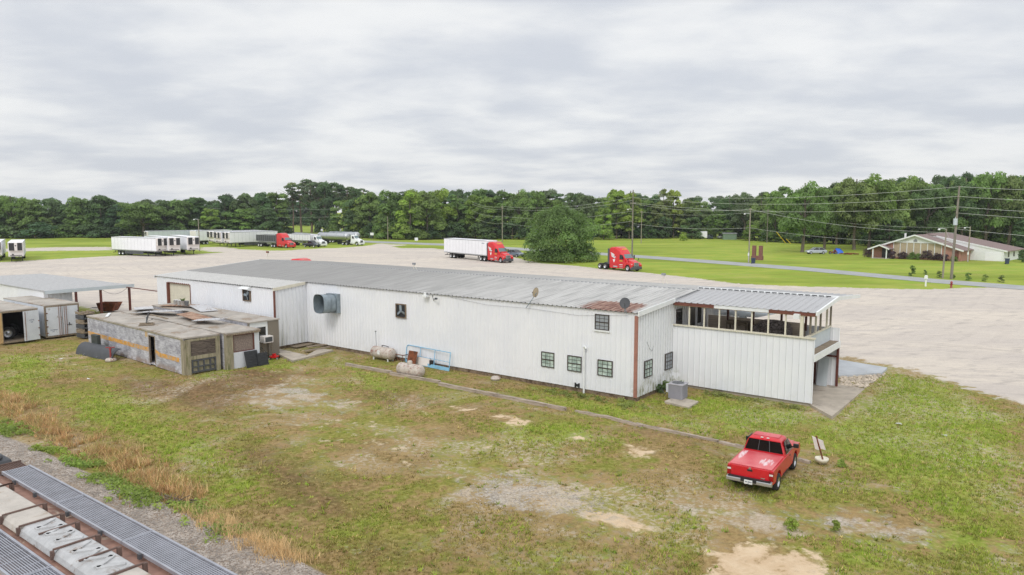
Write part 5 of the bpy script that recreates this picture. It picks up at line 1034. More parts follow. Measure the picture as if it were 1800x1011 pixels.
i1 = [(x * .93, y * .93, z_ + (.08 if z_ < .5 else 0)) for x, y, z_ in o1]
o1 = [(x * .78, y * .78, z_ * .85) for x, y, z_ in o1]; i1 = [(x * .78, y * .78, z_ * .85) for x, y, z_ in i1]
k.add(o1 + i1, [(3, 2, 1, 0), (8, 9, 10, 11)] + [(j, (j + 1) % 4, 4 + (j + 1) % 4, 4 + j) for j in range(4)] + [(8 + (j + 1) % 4, 8 + j, 12 + j, 12 + (j + 1) % 4) for j in range(4)] + [(4 + j, 4 + (j + 1) % 4, 12 + (j + 1) % 4, 12 + j) for j in range(4)])
o = k.build('scrap_skip', MT['rust']); o.location = bn; o.rotation_euler = (0, 0, AZ + R(35)); tag(o, 'rusty brown open skip standing behind the carport posts', 'skip')
k = MB(); r_ = random.Random(3); [k.cbox((r_.uniform(-1.2, 1.2), r_.uniform(-.6, .6), .08 + .02 * i), (r_.uniform(.8, 1.8), .06, .05), r_.uniform(-.6, .6)) for i in range(12)]; o = k.build('scrap_metal', MT['grey']); o.location = B(-66.5, 0.4, terrain(*B(-66.5, .4).xy)); o.rotation_euler = (0, 0, AZ + R(60)); tag(o, 'pile of thin grey scrap rods on the lot behind the carport', 'scrap', None, 'stuff')
# ---------------------------------------------------------------- along the front wall
t = thing('condenser_unit', 'grey louvred air conditioning unit on a concrete pad by the porch wall', 'air conditioner', G(1191.5, 702) , AZ + R(3))
t.location.z = -.13
k = MB(); k.box(-.42, .42, -.42, .42, .0, .8); [k.box(-.44, -.42, y - .012, y + .012, .05, .75) for y in np.arange(-.38, .39, .07)]; [k.box(y - .012, y + .012, -.44, -.42, .05, .75) for y in np.arange(-.38, .39, .07)]; [k.box(.42, .44, y - .012, y + .012, .05, .75) for y in np.arange(-.38, .39, .07)]
k.build('cabinet', mat('mauve_grey_cabinet', lin(148, 147, 154), .5, var=.05), t)
k = MB(); k.box(-.46, .46, -.46, .46, .8, .87); k.build('lid', mat('grey_lid', lin(172, 170, 176)), t, bevel=.02)
k = MB(); k.cyl((0, 0, .871), (0, 0, .876), .34, n=24); g = k.build('fan_grille', MT['charcoal'], t); k = MB(); [k.cyl((r_ * math.cos(i * math.pi / 8), r_ * math.sin(i * math.pi / 8), .89), (.04 * math.cos(i * math.pi / 8), .04 * math.sin(i * math.pi / 8), .89), .006, n=4) for i in range(16) for r_ in (.34,)]; k.lathe([(.33, .88), (.35, .9), (.36, .88)], 24, axis='z'); k.build('guard', MT['grey'], g)
k = MB(); k.box(-.62, -.47, -.3, .0, .3, .78); k.build('service_box', MT['dirtywhite'], t); k = MB(); k.tube([(-.6, -.1, .35), (-.8, 0, .08), (-1.0, .3, .1), (-1.3, .7, .2)], .02); k.build('coolant_pipe', MT['darkgrey'], t)
loc_ = [at(1168, 705.5, -.14), at(1211, 716, -.14), at(1228, 705.5, -.14), at(1188, 696, -.14)]
tag(loc_quad(loc_, -.4, -.135, 'concrete_pad', MT['concrete']), 'small concrete pad under the grey air conditioning unit', 'pad')
def gas_tank(loc, rz, L, r, label, legs, m='tank'):
    t = thing('gas_tank', label, 'gas tank', loc, rz, 'old gas tanks by the warehouse wall'); z = r + (.1 if legs else -.02)
    k = MB(); k.lathe([(.001, -L / 2)] + [(r * math.sin(q_), -L / 2 + r * .62 * (1 - math.cos(q_))) for q_ in (.4, .8, 1.2, math.pi / 2)] + [(r * math.sin(q_), L / 2 - r * .62 * (1 - math.cos(q_))) for q_ in (math.pi / 2, 1.2, .8, .4)] + [(.001, L / 2)], 24, axis='x', c=(0, 0, z)); k.build('tank', MT[m], t)
    k = MB(); k.lathe([(.001, z + r + .2), (.13, z + r + .2), (.17, z + r + .14), (.17, z + r - .03)], 14, axis='z', c=(-.05, 0, 0)) if not legs else k.tube([(-.1, 0, z + r - .02), (-.1, 0, z + r + .1), (.3, 0, z + r + .1), (.5, .1, z + r + .03)], .03); k.build('valve_cover', MT['tank'] if not legs else MT['black'], t)
    if legs:
        for x in (-L * .33, L * .33):
            for y in (-.25, .25): k = MB(); k.box(x - .04, x + .04, y - .04, y + .04, 0, z - r * .75); k.build('leg', MT['white'], t)
        k = MB(); k.box(-.15, .08, -r - .008, -r + .06, z - .06, z + .22); k.build('placard', MT['white'], t)
        k = MB(); k.tube([(-L / 2 + .3, .1, z + r - .05), (-L / 2 + .2, .15, z + r + 1.0)], .02); k.cbox((-L / 2 + .2, .15, z + r + 1.03), (.08, .08, .1)); k.build('riser_pipe', MT['grey'], t)
    return t
p = (G(653, 631) + G(686, 637)) / 2 + lf(AZ) * .25; gas_tank(p, AZ, 2.25, .44, 'pinkish gas tank on short legs against the warehouse wall', True)
p = (G(700, 659) + G(738, 664)) / 2 + lf(AZ) * .15; gas_tank(p, AZ + R(2), 2.2, .42, 'lichen spotted gas tank lying on the grass behind the landscape timbers', False, 'tank')
p = G(697, 636); t = thing('tank_cradle', 'rusty angle iron cradle between the gas tank and the blue gate', 'metal frame', p, AZ)
k = MB(); k.tube([(-.6, 0, .55), (.7, 0, .55), (.7, .5, .55), (-.6, .5, .55)], .03, 5); [k.cyl((x, y, 0), (x, y, .55), .025, n=6) for x in (-.2, .6) for y in (0, .5)]; k.tube([(-.2, 0, .5), (.3, 0, .05)], .02, 5); k.build('frame', MT['rust'], t)
g0, g1 = G(712.5, 637), G(789, 653); l_ = (g1 - g0).length; a = head_to(g0, g1)
t = thing('tube_gate', 'long light blue tube gate leaning against the warehouse wall', 'gate', g0, a); t.rotation_euler = (R(-8), 0, a); hh = 1.28
k = MB(); k.tube([(0, 0, .05), (0, 0, hh - .2), (.05, 0, hh - .06), (.2, 0, hh), (l_, 0, hh), (l_, 0, .05)], .03, 8); k.tube([(0.0, 0, .62), (l_, 0, .62)], .02, 6); [k.cyl((x, 0, .1), (x, 0, hh), .025, n=8) for x in (l_ * .33, l_ * .66)]; k.build('frame', MT['bluepaint'], t)
k = MB(); k.box(.1, l_, -.03, .03, .0, .24); k.build('bottom_plank', MT['bluepaint'], t)
p = G(722, 643); k = MB(); k.box(-.42, .42, -.02, .02, 0, 1.05); o = k.build('rusty_plate', MT['rust']); o.location = p; o.rotation_euler = (R(-16), 0, AZ); tag(o, 'rusty steel plate leaning on the left end of the blue gate', 'plate')
k = MB(); k.box(-.95, .95, -.05, .05, 0, .55); o = k.build('sheet_board', MT['reefer']); o.location = B(-16.9, -.35, -.2); o.rotation_euler = (R(-10), 0, AZ); tag(o, 'low white panel leaning on the wall behind the blue gate', 'panel')
k = MB(); k.box(-.15, .15, -.1, .1, 0, .45); o = k.build('black_box', MT['black']); o.location = B(-15.75, -.3, -.2); o.rotation_euler = (0, 0, AZ); tag(o, 'small black box behind the blue gate next to the low white panel', 'box')
k = MB(); k.lathe([(.001, .0), (.3, .02), (.34, .12), (.22, .24), (.001, .28)], 9, axis='z', smooth=False); o = k.build('pale_rock', MT['tank']); o.location = G(871, 668); tag(o, 'pale rock in the grass near the foot of the warehouse wall', 'rock')
# landscape timbers in a line across the yard
TM = [((608, 642.5), (688, 657.5), 'weathered timber left of the lying gas tank'), ((687, 659), (773, 674), 'weathered timber in front of the lying gas tank'), ((772, 677.5), (884, 700), 'third timber of the line, right of the lying gas tank'), ((884, 700), (994, 722.5), 'timber of the line ending below the bathroom sized windows'), ((1012, 724.5), (1076, 737), 'short split timber after the gap in the line'), ((1076, 738), (1130, 751), 'crumbled timber sunk in brown thatch'), ((1118, 747.5), (1262, 778), 'long bleached timber above the brown thatch strip'), ((1265, 779), (1308, 789), 'timber end touching the red pickup'), ((1404, 810), (1424, 815), 'short dark timber stub between the pickup and the round based sign')]
TM[3] = (TM[3][0], TM[3][1], 'fourth timber of the line, ending at the gap below the three windows')
for i, (a_, b_, lb) in enumerate(TM):
    P1, P2 = G(*a_), G(*b_); l_ = (P2 - P1).length; k = MB(); sg = 6; hs = .2 if i < 4 else .13
    rr = random.Random(i); ring = []
    for s in range(sg + 1): x = l_ * s / sg; j = rr.uniform(-.02, .02); ring += [(x, -.1 + j, -.05), (x, .1 + j, -.05), (x, .1 + j, hs + rr.uniform(-.03, .01)), (x, -.1 + j, hs + rr.uniform(-.03, .01))]
    k.add(ring, [(s * 4 + q_, (s + 1) * 4 + q_, (s + 1) * 4 + (q_ + 1) % 4, s * 4 + (q_ + 1) % 4) for s in range(sg) for q_ in range(4)] + [(3, 2, 1, 0), (sg * 4, sg * 4 + 1, sg * 4 + 2, sg * 4 + 3)])
    o = k.build('landscape_timber', MT['timber']); o.location = P1; o.rotation_euler = (0, 0, head_to(P1, P2)); tag(o, lb, 'timber', 'landscape timbers in a line across the yard')
# sign on a round base
t = thing('wheel_based_sign', 'tattered white sign on a rusty leaning post set in a round white base', 'sign', G(1444, 816), R(66))
k = MB(); k.lathe([(.001, .12), (.18, .13), (.22, .12), (.25, .17), (.28, .18), (.285, .12), (.24, .02), (.14, .0), (.12, -.1), (.001, -.1)], 22, axis='z', c=(0, 0, .1)); k.build('base', MT['cream'], t)
k = MB(); k.tube([(0, -.05, .2), (-.06, .26, 1.25)], .035, 6); k.build('post', MT['rust'], t)
k = MB(); q_ = [(-.02, -.18, .55), (-.02, .28, .64), (-.07, .42, 1.2), (-.07, -.02, 1.04)]; k.plate(q_, .015, 0, (0, 1, .2, 1)); k.plate(q_, .015, 0, (.62, 1, 0, .2)); k.plate(q_, .03, 0, (-.02, 1.02, .97, 1.02)); k.build('panel', MT['reefer'], t)
# litter
for i, (px, py, lb) in enumerate(((155, 668, 'crumpled white bag on the brown grass near the striped trailer'), (1580, 747, 'white scrap lying on the green lawn right of the porch'), (1661, 768, 'thin white scrap farther right on the lawn'), (1598, 744.5, 'white speck of litter on the lawn'), (107, 632, 'flat white scrap in front of the storage trailers'))):
    if i == 3: continue
    k = MB(); rr = random.Random(i); k.add([(rr.uniform(-.18, .18), rr.uniform(-.1, .1), rr.uniform(.02, .12)) for _ in range(7)], [(0, 1, 2), (2, 3, 4), (4, 5, 6), (0, 2, 4), (1, 3, 5), (0, 6, 5)]); o = k.build('litter', MT['white']); o.location = G(px, py); tag(o, lb, 'litter')
# ---------------------------------------------------------------- railcar in the near corner
RA = -.655; RU = Vector((math.cos(RA), math.sin(RA), 0)); R0 = at(54.5, 818, 4.4)
t = thing('hopper_railcar', 'brown covered hopper railcar with grated walkways and pale hatch covers, seen from above', 'railcar', R0, RA)
k = MB(); k.prism([(0.0, -1.0), (.25, -.35), (-.66, -.22), (-.66, -.3), (.0, -.6)][:0] + [(.33, -.4), (-.55, -.12), (-1.0, -.05), (-1.75, -.05), (-2.2, -.12), (-3.05, -.4), (-3.05, -3.0), (.33, -3.0)], -.1, 15, axis='x'); k.build('body', MT['railbrown'], t)
def grating(x0, x1, y0, y1, cross, name='walkway'):
    f = MB(); f.box(x0, x1, y0, y0 + .045, -.04, .03); f.box(x0, x1, y1 - .045, y1, -.04, .03); f.box(x0, x0 + .03, y0 + .045, y1 - .045, -.04, .02); f.box(x1 - .03, x1, y0 + .045, y1 - .045, -.04, .02)
    n = 12
    for i in range(1, n): y = y0 + .045 + (y1 - y0 - .09) * i / n; f.box(x0 + .03, x1 - .03, y - .008, y + .008, -.03, .012)
    m_ = int((x1 - x0) / cross)
    for i in range(1, m_): x = x0 + (x1 - x0) * i / m_; f.box(x - .006, x + .006, y0 + .045, y1 - .045, -.02, .006)
    return f.build(name, MT['grate'], t)
for x0, x1, cr in ((0.02, 3.1, .35), (3.12, 6.14, .2), (6.16, 9.2, .075), (9.22, 14.9, .075)): grating(x0, x1, -.64, -.02, cr)
for x0, x1, cr in ((.02, 3.05, .35), (3.08, 6.15, .35), (6.17, 9.2, .075), (9.22, 14.9, .075)): grating(x0, x1, -2.46, -1.84, cr)
for i, (x0, x1, m_) in enumerate(((.1, 1.5, 'hatch'), (1.55, 3.28, 'hatch'), (3.4, 4.15, 'hatch'), (4.27, 5.85, 'hatchmetal'), (5.87, 7.55, 'hatchmetal'), (7.68, 9.4, 'hatch'), (9.5, 11, 'hatch'), (11.1, 14, 'hatch'))):
    k = MB(); k.prism([(-1.72, .0), (-1.68, .1), (-1.6, .16), (-1.06, .16), (-1.0, .1), (-.98, 0)], x0, x1, axis='x'); o = k.build('hatch_cover', MT[m_], t, bevel=.015)
    if m_ == 'hatchmetal':
        z = MB(); n = 7; zx = np.linspace(x0 + .12, x1 - .12, n)
        for j in range(n - 1):
            ya, yb = (-1.52, -1.14) if j % 2 else (-1.14, -1.52); A_, B_ = Vector((zx[j], ya, .17)), Vector((zx[j + 1], yb, .17)); c_ = (A_ + B_) / 2; dd = B_ - A_
            z.cbox(c_, (dd.length, .1, .035), math.atan2(dd.y, dd.x))
        z.build('zigzag_rib', MT['hatchmetal'], o)
    k = MB(); k.box(x0 - .03, x0 + .01, -1.7, -.95, .162, .19); k.cbox((x0, -.93, .09), (.07, .07, .18)); k.cbox((x0, -1.72, .08), (.06, .06, .16)); k.build('hold_down_bar', MT['barrust'], t)
for x in (1.55, 4.95, 6.7): k = MB(); k.box(x - .03, x + .01, -1.6, -.95, .165, .19); k.cbox((x, -.92, .09), (.07, .07, .18)); k.build('hold_down_bar', MT['barrust'], t)
for x in (1.0, 2.2, 3.9, 5.4, 7.0, 8.6): k = MB(); k.cbox((x, -.7, -.0), (.07, .06, .1)); k.build('walkway_clip', MT['darkgrey'], t)
k = MB(); k.box(-.62, -.02, -.62, -.02, -.09, -.06); [k.box(-.62, -.02, y, y + .015, -.06, -.03) for y in np.arange(-.6, -.03, .05)]; [k.box(x, x + .015, -.62, -.02, -.06, -.04) for x in np.arange(-.6, -.03, .06)]; k.box(-.66, -.62, -.66, .0, -.1, .0); k.build('end_platform', MT['barrust'], t)
k = MB(); k.box(-.1, 15, -2.9, .2, -3.9, -3.0); k.build('underframe', MT['black'], t)
t = thing('railcar', 'dark next railcar just showing beyond the end of the brown hopper car', 'railcar', R0 + RU * -2.1, RA)
k = MB(); k.box(-12, 0, -2.9, .28, -3.0, -.35); k.box(-12, -.05, -2.5, .1, -.35, -.2); k.build('body', MT['charcoal'], t, bevel=.1)
k = MB(); [k.box(-12 + i * 1.2, -11.95 + i * 1.2, .28, .32, -2.9, -.5) for i in range(10)]; k.build('side_rib', MT['darkgrey'], t)
# ---------------------------------------------------------------- utility poles and wires
def z_at(p, py):
    lo, hi = -2, 60
    for _ in range(50):
        m_ = (lo + hi) / 2; y, z = p.y, m_ - CAM_H; d = y * _c - z * _s; u = z * _c + y * _s
        if 505.5 - FPX * u / d > py: lo = m_
        else: hi = m_
    return lo
def pole(px, pyb, pyt, label, arms=(), r=.15, m='pole', lean=0., light=None, cans=0, py_base=None, guard=False):
    p = G(px, pyb); h = z_at(p, pyt) - p.z
    t = thing('utility_pole', label, 'pole', p, AZ, 'wooden utility poles')
    k = MB(); k.cyl((0, 0, -.1), (lean * h, 0, h), r, r * .62, 10); k.build('shaft', MT[m], t)
    for z_, ln in arms:
        k = MB(); zz = h - z_; k.box(lean * zz - .06, lean * zz + .06, -ln / 2, ln / 2, zz - .06, zz + .06); [k.cyl((lean * zz, y, zz + .06), (lean * zz, y, zz + .28), .05, n=6) for y in (-ln * .45, -ln * .2, ln * .2, ln * .45)]; k.build('crossarm', MT['pole'], t)
    if light is not None:
        zz = h - light; k = MB(); k.tube([(lean * zz, 0, zz), (lean * zz - .5, -.4, zz + .15), (lean * zz - .8, -.6, zz + .1)], .03); k.lathe([(.001, .12), (.12, .1), (.2, -.1), (.001, -.12)], 12, axis='z', c=(lean * zz - .85, -.65, zz)); k.build('lamp', MT['white'], t)
    for i in range(cans):
        zz = h * .62; y = (-.3, .32)[i % 2]; k = MB(); k.cyl((lean * zz - .1, y, zz - .5), (lean * zz - .1, y, zz + .45), .26, n=12); k.cyl((lean * zz - .1, y, zz + .45), (lean * zz - .1, y, zz + .65), .05, n=6); k.build('transformer', MT['trailergrey'], t)
    if guard:
        k = MB(); k.cyl((0, -.18, .1), (0, -.18, 2.2), .035, n=6); k.box(-.12, .12, -.32, -.17, 1.4, 1.9); k.build('meter_box', MT['white'], t)
    return p, h
PT, PH = pole(1672, 490.5, 327, 'tallest pole, leaning, with two grey transformers in front of the brick house', ((1.55, 1.0), (3.9, 2.0)), .2, 'poledark', .022, None, 2)
P2, H2 = pole(1111, 451, 334, 'tall pole with a crossarm behind the lone red tractor', ((2.9, 2.6),), .19, 'poledark', 0, 4.2)
P3, H3 = pole(1316, 462.5, 367, 'pole with a lamp beside the twin brick columns', ((.2, 1.0),), .15, 'pole', 0, 1.0, guard=True)
P4, H4 = pole(823, 419, 350, 'pole behind the white box trailer, left of another pole', ((.3, 1.2), (3.2, 1.0)), .16)
P5, H5 = pole(883, 426, 361, 'pole behind the red tractor cab, right of another pole', ((.9, 1.4),), .15)
P6, H6 = pole(981, 424, 363, 'pole rising behind the large round oak by the road', (), .15, 'pole', 0, .5)
P7, H7 = pole(1127, 428, 371, 'thin pole with a short crossarm in the far field', ((.4, 1.6),), .14)
P8, H8 = pole(1348, 427.5, 368, 'dark thin pole at the wood edge right of the lamp pole', ((.4, 1.2),), .13, 'poledark')
pole(682, 422, 380.5, 'bare pole standing in front of the wood left of the box trailer', (), .15)
pole(561.5, 410.5, 381, 'pale pole with a lamp among the pine trunks', (), .2, 'pole', 0, .3)
pole(351, 441.5, 385, 'lamp pole at the lot edge beside a refrigerated trailer', (), .14, 'pole', 0, .15)
P9, H9 = pole(1657, 489.5, 402, 'short pale pole with a white lamp, just left of the tallest pole', (), .14, 'pole', .012, .1)
P10, H10 = pole(1701, 460.5, 398, 'pale pole at the white wall of the brick house', (), .15, 'pole', .01, .3, guard=True)
pole(1213 - 22, 420, 366, 'slim pole half hidden by trees behind the far field', (), .12) if False else None
def wire(a, b, sag, label, r=.035, group='overhead wires'):
    r *= .8
    a, b = Vector(a), Vector(b); pts = [a.lerp(b, s) - Vector((0, 0, sag * 4 * s * (1 - s))) for s in np.linspace(0, 1, 15)]
    k = MB(); k.tube(pts, r, 4); tag(k.build('power_line', MT['wire']), label, 'wire', group)
Z = lambda p, h, d=0: p + Vector((0, 0, h - d)) + U * (.022 * (h - d) if p is PT else 0)
off = PT + (PT - P2).normalized() * 46
for i, (d1, d2, nm) in enumerate(((.1, .8, 'topmost'), (1.5, 1.6, 'second'), (3.0, 2.7, 'third'))):
    wire(Z(P2, H2, d2), Z(PT, PH, d1), 1.3, f'{nm} wire of the span between the tall crossarm pole and the tallest pole', .036)
    wire(Z(PT, PH, d1), Z(off, PH, d1 + .3), 1.0, f'{nm} wire running right from the tallest pole out of the photo', .036)
wire(Z(PT, PH, 3.9) + W * .8, Z(off, PH, 4.4) + W * .8, .9, 'fourth wire running right from the crossarm of the tallest pole', .036)
wire(Z(PT, PH, 6.2), Z(off, PH, 7.2), .9, 'fifth wire running right, at transformer height of the tallest pole', .036)
wire(Z(P3, H3, .1), Z(PT, PH, 6.8), .9, 'upper low wire from the lamp pole by the brick columns to the tallest pole', .034)
wire(Z(P3, H3, 3.6), Z(PT, PH, 8.2), .7, 'lower cable from the lamp pole by the brick columns to the tallest pole', .03)
wire(Z(P2, H2, 2.9), Z(P3, H3, .1), .8, 'upper wire from the tall crossarm pole to the lamp pole by the columns', .034)
wire(Z(P2, H2, 7.2), Z(P3, H3, 3.6), .6, 'lower cable from the tall crossarm pole to the lamp pole by the columns', .03)
for i, (d, nm) in enumerate(((.3, 'top'), (1.0, 'second'), (3.3, 'third'), (5.5, 'lowest'))):
    wire(Z(P5, H5, d), Z(P2, H2, d + 1.2), 1.3, f'{nm} wire from the pole behind the red cab to the tall crossarm pole', .036)
    wire(Z(P4, H4, d), Z(P5, H5, d + .2), .9, f'{nm} wire of the short span behind the white box trailer', .036)
for d, nm in ((.3, 'top'), (3.2, 'lower')):
    wire(Z(P4, H4, d), Vector((-150, 300, terrain(-150, 300) + H4 - d - 1)), 3.0, f'{nm} wire running left in front of the wood', .036)
wire(Z(P7, H7, .3), Z(P8, H8, .3), 1.2, 'far wire between the two thin poles of the far field', .036)
wire(Z(P8, H8, .3), Z(P10, H10, .2), 1.5, 'far wire from the dark thin pole toward the brick house', .036)
wire(Z(P9, H9, .2), Z(PT, PH, 8.9), .1, 'short lamp wire between the short pale pole and the tallest pole', .018)
for (a, b, lb) in (((1365, 408), (1381, 427.5), 'yellow guy wire guard slanting by the dark thin pole'), ((1382, 420), (1390, 428.5), 'shorter yellow guy wire guard beside a longer one')):
    q2 = G(*b); q1 = Vector((at(a[0], a[1], 0).normalized() * 0)); r_ = ray(*a); tt_ = q2.y / r_.y; q1 = Vector((0, 0, CAM_H)) + r_ * tt_
    k = MB(); k.cyl(q2, q1, .1, n=8); tag(k.build('guy_guard', MT['yellow']), lb, 'guy guard')
# ---------------------------------------------------------------- brick house
HO = G(1531, 452.5); h = thing('brick_house', 'low brick hall with wide brown gable roof, tan window panels and white wing', 'house', HO, R(-47))
HL, hx = 16.5, 8.6
k = MB(); k.prism([(0, -.2), (4.4, -.2), (4.4, 3.35), (0, 1.8)], 0, .3); k.prism([(13.6, -.2), (17, -.2), (17, 2.05), (13.6, 3.15)], 0, .3); k.box(16.7, 17.0, .3, 6, -.2, 2.0); k.box(4.4, 13.6, 0, .28, -.2, .35); k.box(0, .3, .3, 5, -.2, 2.2); k.build('brick_wall', MT['brick'], h)
k = MB(); k.prism([(4.4, 3.4), (13.2, 3.4), (hx, 4.86)], .02, .2); k.build('gable_wall', MT['white'], h)
k = MB()
for i in range(7): k.box(4.5 + i * 1.3, 5.62 + i * 1.3, .06, .12, .35, 3.35); 
k.build('window_panel', MT['tan'], h)
k = MB(); [k.box(4.38 + i * 1.3, 4.5 + i * 1.3, -.04, .16, .35, 3.4) for i in range(8)]; k.box(4.38, 13.7, -.04, .16, 3.36, 3.46); k.build('window_mullion', MT['white'], h)
def slab_roof(x0, z0, x1, z1, y0, y1, name, th=.14):
    k = MB(); k.add([(x0, y0, z0), (x1, y0, z1), (x1, y1, z1), (x0, y1, z0), (x0, y0, z0 + th), (x1, y0, z1 + th), (x1, y1, z1 + th), (x0, y1, z0 + th)], [(0, 3, 2, 1), (4, 5, 6, 7), (0, 1, 5, 4), (2, 3, 7, 6), (1, 2, 6, 5), (3, 0, 4, 7)]); return k.build(name, MT['shingle'], h)
def fascia(x0, z0, x1, z1, y): k = MB(); k.add([(x0, y - .05, z0 - .1), (x1, y - .05, z1 - .1), (x1, y - .05, z1 + .2), (x0, y - .05, z0 + .2), (x0, y, z0 - .1), (x1, y, z1 - .1), (x1, y, z1 + .2), (x0, y, z0 + .2)], [(0, 1, 2, 3), (7, 6, 5, 4), (0, 4, 5, 1), (3, 2, 6, 7), (0, 3, 7, 4), (1, 5, 6, 2)]); k.build('fascia', MT['white'], h)
slab_roof(-.6, 1.7, hx, 4.9, -.6, 20, 'roof'); slab_roof(hx, 4.9, 17.6, 2.0, -.6, 6.0, 'roof'); slab_roof(hx, 5.0, 23.4, 1.9, 6.05, 20, 'roof')
fascia(-.6, 1.7, hx, 4.9, -.6); fascia(hx, 4.9, 17.6, 2.0, -.6); fascia(hx + 2, 5.0 - 3.1 * 2 / 14.8, 23.4, 1.9, 6.04)
k = MB(); k.prism([(hx, 1.5), (16.5, 1.5), (16.5, -.2), (22.8, -.2), (22.8, 1.98), (hx, 4.95)], 6.1, 6.3); k.box(22.6, 22.8, 6.3, 19.4, -.2, 1.95); k.box(0, 22.6, 19.2, 19.4, -.2, 2.0); k.build('wing_wall', MT['white'], h)
k = MB(); [k.box(22.8, 22.84, y, y + 1.0, .7, 1.7) for y in (9, 13)]; k.build('wing_window', MT['darkframe'], h)
k = MB(); k.box(19.6, 22.4, 6.06, 6.09, -.1, 1.7); k.build('wing_door', MT['trailerwhite'], h)
k = MB(); k.box(15.6, 16.6, -.03, .01, .6, 2.0); k.build('window', MT['brown_trim'], h)
k = MB(); k.prism([(hx - .35, 3.5), (hx + .35, 3.5), (hx + .35, 3.95), (hx, 4.2), (hx - .35, 3.95)], -.03, .02); k.build('gable_vent', MT['grey'], h)
k = MB(); k.box(2.2, 3.9, -.06, -.01, 0, 2.1); k.build('entrance_door', MT['black'], h)
for x in (1.3, 4.0): k = MB(); k.box(x - .1, x + .1, -2.6, -2.4, -.1, 2.05); k.build('porch_post', MT['white'], h)
slab_roof(.7, 1.95, 2.65, 2.75, -2.8, 2.4, 'porch_roof', .1); slab_roof(2.65, 2.75, 4.6, 1.95, -2.8, 2.4, 'porch_roof', .1); fascia(.7, 1.95, 2.65, 2.75, -2.8); fascia(2.65, 2.75, 4.6, 1.95, -2.8)
k = MB(); k.box(.9, 4.4, -2.7, 0, -.2, .06); k.build('porch_step', MT['concrete'], h)
k = MB(); k.box(5.2, 5.5, 3.6, 3.9, 4, 5.2); k.build('vent_stack', MT['white'], h)
# ---------------------------------------------------------------- small things beyond the road
t = thing('brick_columns', 'pair of short brick columns on one brick plinth in the field', 'brick columns', G(1331, 457), R(-30))
k = MB(); k.box(-1.1, 1.1, -.6, .6, -.1, .85); k.build('plinth', MT['darkbrick'], t)
for x in (-.65, .65): k = MB(); k.box(x - .35, x + .35, -.35, .35, .85, 2.9); k.build('column', MT['darkbrick'], t)
def bin_(px, py, label):
    t = thing('wheelie_bin', label, 'trash bin', G(px, py), R(-30)); k = MB(); k.prism([(-.3, .08), (.3, .08), (.38, 1.0), (-.34, 1.0)], -.3, .3); k.build('bin', MT['binblue'], t, bevel=.03); k = MB(); k.box(-.42, .4, -.34, .34, 1.0, 1.08); k.build('lid', MT['binblue'], t); k = MB(); k.cyl((-.28, -.3, .1), (-.28, .3, .1), .1, n=10); k.build('wheel', MT['black'], t)
bin_(1324, 463.5, 'dark blue trash bin between the lamp pole and the brick columns'); bin_(1770, 464.5, 'dark blue trash bin at the white corner of the brick house')
t = thing('mailbox', 'white post box on a white post at the road edge before the brick house', 'mailbox', G(1627, 503.5), R(-30)); k = MB(); k.box(-.1, .1, -.1, .1, 0, 1.0); k.build('post', MT['white'], t); k = MB(); k.prism([(-.2, 1.0), (.2, 1.0), (.2, 1.35), (.1, 1.48), (-.1, 1.48), (-.2, 1.35)], -.28, .28); k.build('box', MT['white'], t)
t = thing('fire_hydrant', 'faded red fire hydrant on the grass strip by the lot', 'hydrant', G(1672, 506), 0); k = MB(); k.lathe([(.001, .0), (.18, 0), (.18, .05), (.12, .08), (.12, .6), (.15, .62), (.15, .68), (.1, .82), (.03, .86), (.001, .9)], 14, axis='z'); k.cyl((-.22, 0, .45), (.22, 0, .45), .06, n=8); k.build('body', MT['hydrant'], t)
t = thing('tarped_mower', 'blue tarpaulin over a small machine in the shade of the oaks', 'tarp', G(1473, 446), R(-20)); k = MB(); loft(k, [(-1.0, .0, .7, .7, .3, .3), (-.4, .0, 1.3, .8, .4, .4), (.4, 0, 1.2, .8, .4, .4), (1.1, 0, .5, .6, .3, .2)]); k.build('cover', MT['bluetarp'], t)
t = thing('riding_mower', 'orange riding mower beside the blue tarpaulin', 'mower', G(1464, 446.5), R(160)); k = MB(); k.box(-.9, .9, -.45, .45, .25, .6); k.box(-.7, -.2, -.3, .3, .6, 1.0); k.build('body', MT['rust'], t, bevel=.05); [wheel(t, x, s * .5, .28, .2, 'grey', s) for x in (-.6, .6) for s in (-1, 1)]
k = MB(); rr = random.Random(5); [k.cbox((rr.uniform(-2, 2), rr.uniform(-.6, .6), .1 + rr.uniform(0, .2)), (rr.uniform(.5, 1.4), .25, .2), rr.uniform(0, 3)) for _ in range(14)]; o = k.build('log_pile', MT['rust']); o.location = G(1490, 447.5); tag(o, 'low pile of reddish logs right of the blue tarpaulin', 'logs', None, 'stuff')
def small_house(px, py, w_, d_, hh, rz, label, roof='shingle', wallm='white'):
    t = thing('cottage', label, 'house', G(px, py), R(rz)); k = MB(); k.box(-w_ / 2, w_ / 2, 0, d_, 0, hh); k.build('wall', MT[wallm], t)
    k = MB(); k.prism([(-.4, hh), (d_ + .4, hh), (d_ / 2, hh + d_ * .3)], -w_ / 2 - .4, w_ / 2 + .4, axis='x'); k.build('roof', MT[roof], t)
    for x in (-w_ * .28, w_ * .12): k = MB(); k.box(x, x + .9, -.03, -.002, .9, hh - .5); k.build('window', MT['black'], t)
small_house(1238, 409, 9, 6, 3.0, -12, 'white cottage with black windows and a dark roof under the trees', 'darkgrey')
small_house(1128, 415.5, 5, 5, 2.8, 10, 'small pale house glimpsed through trees behind the far field', 'grey')
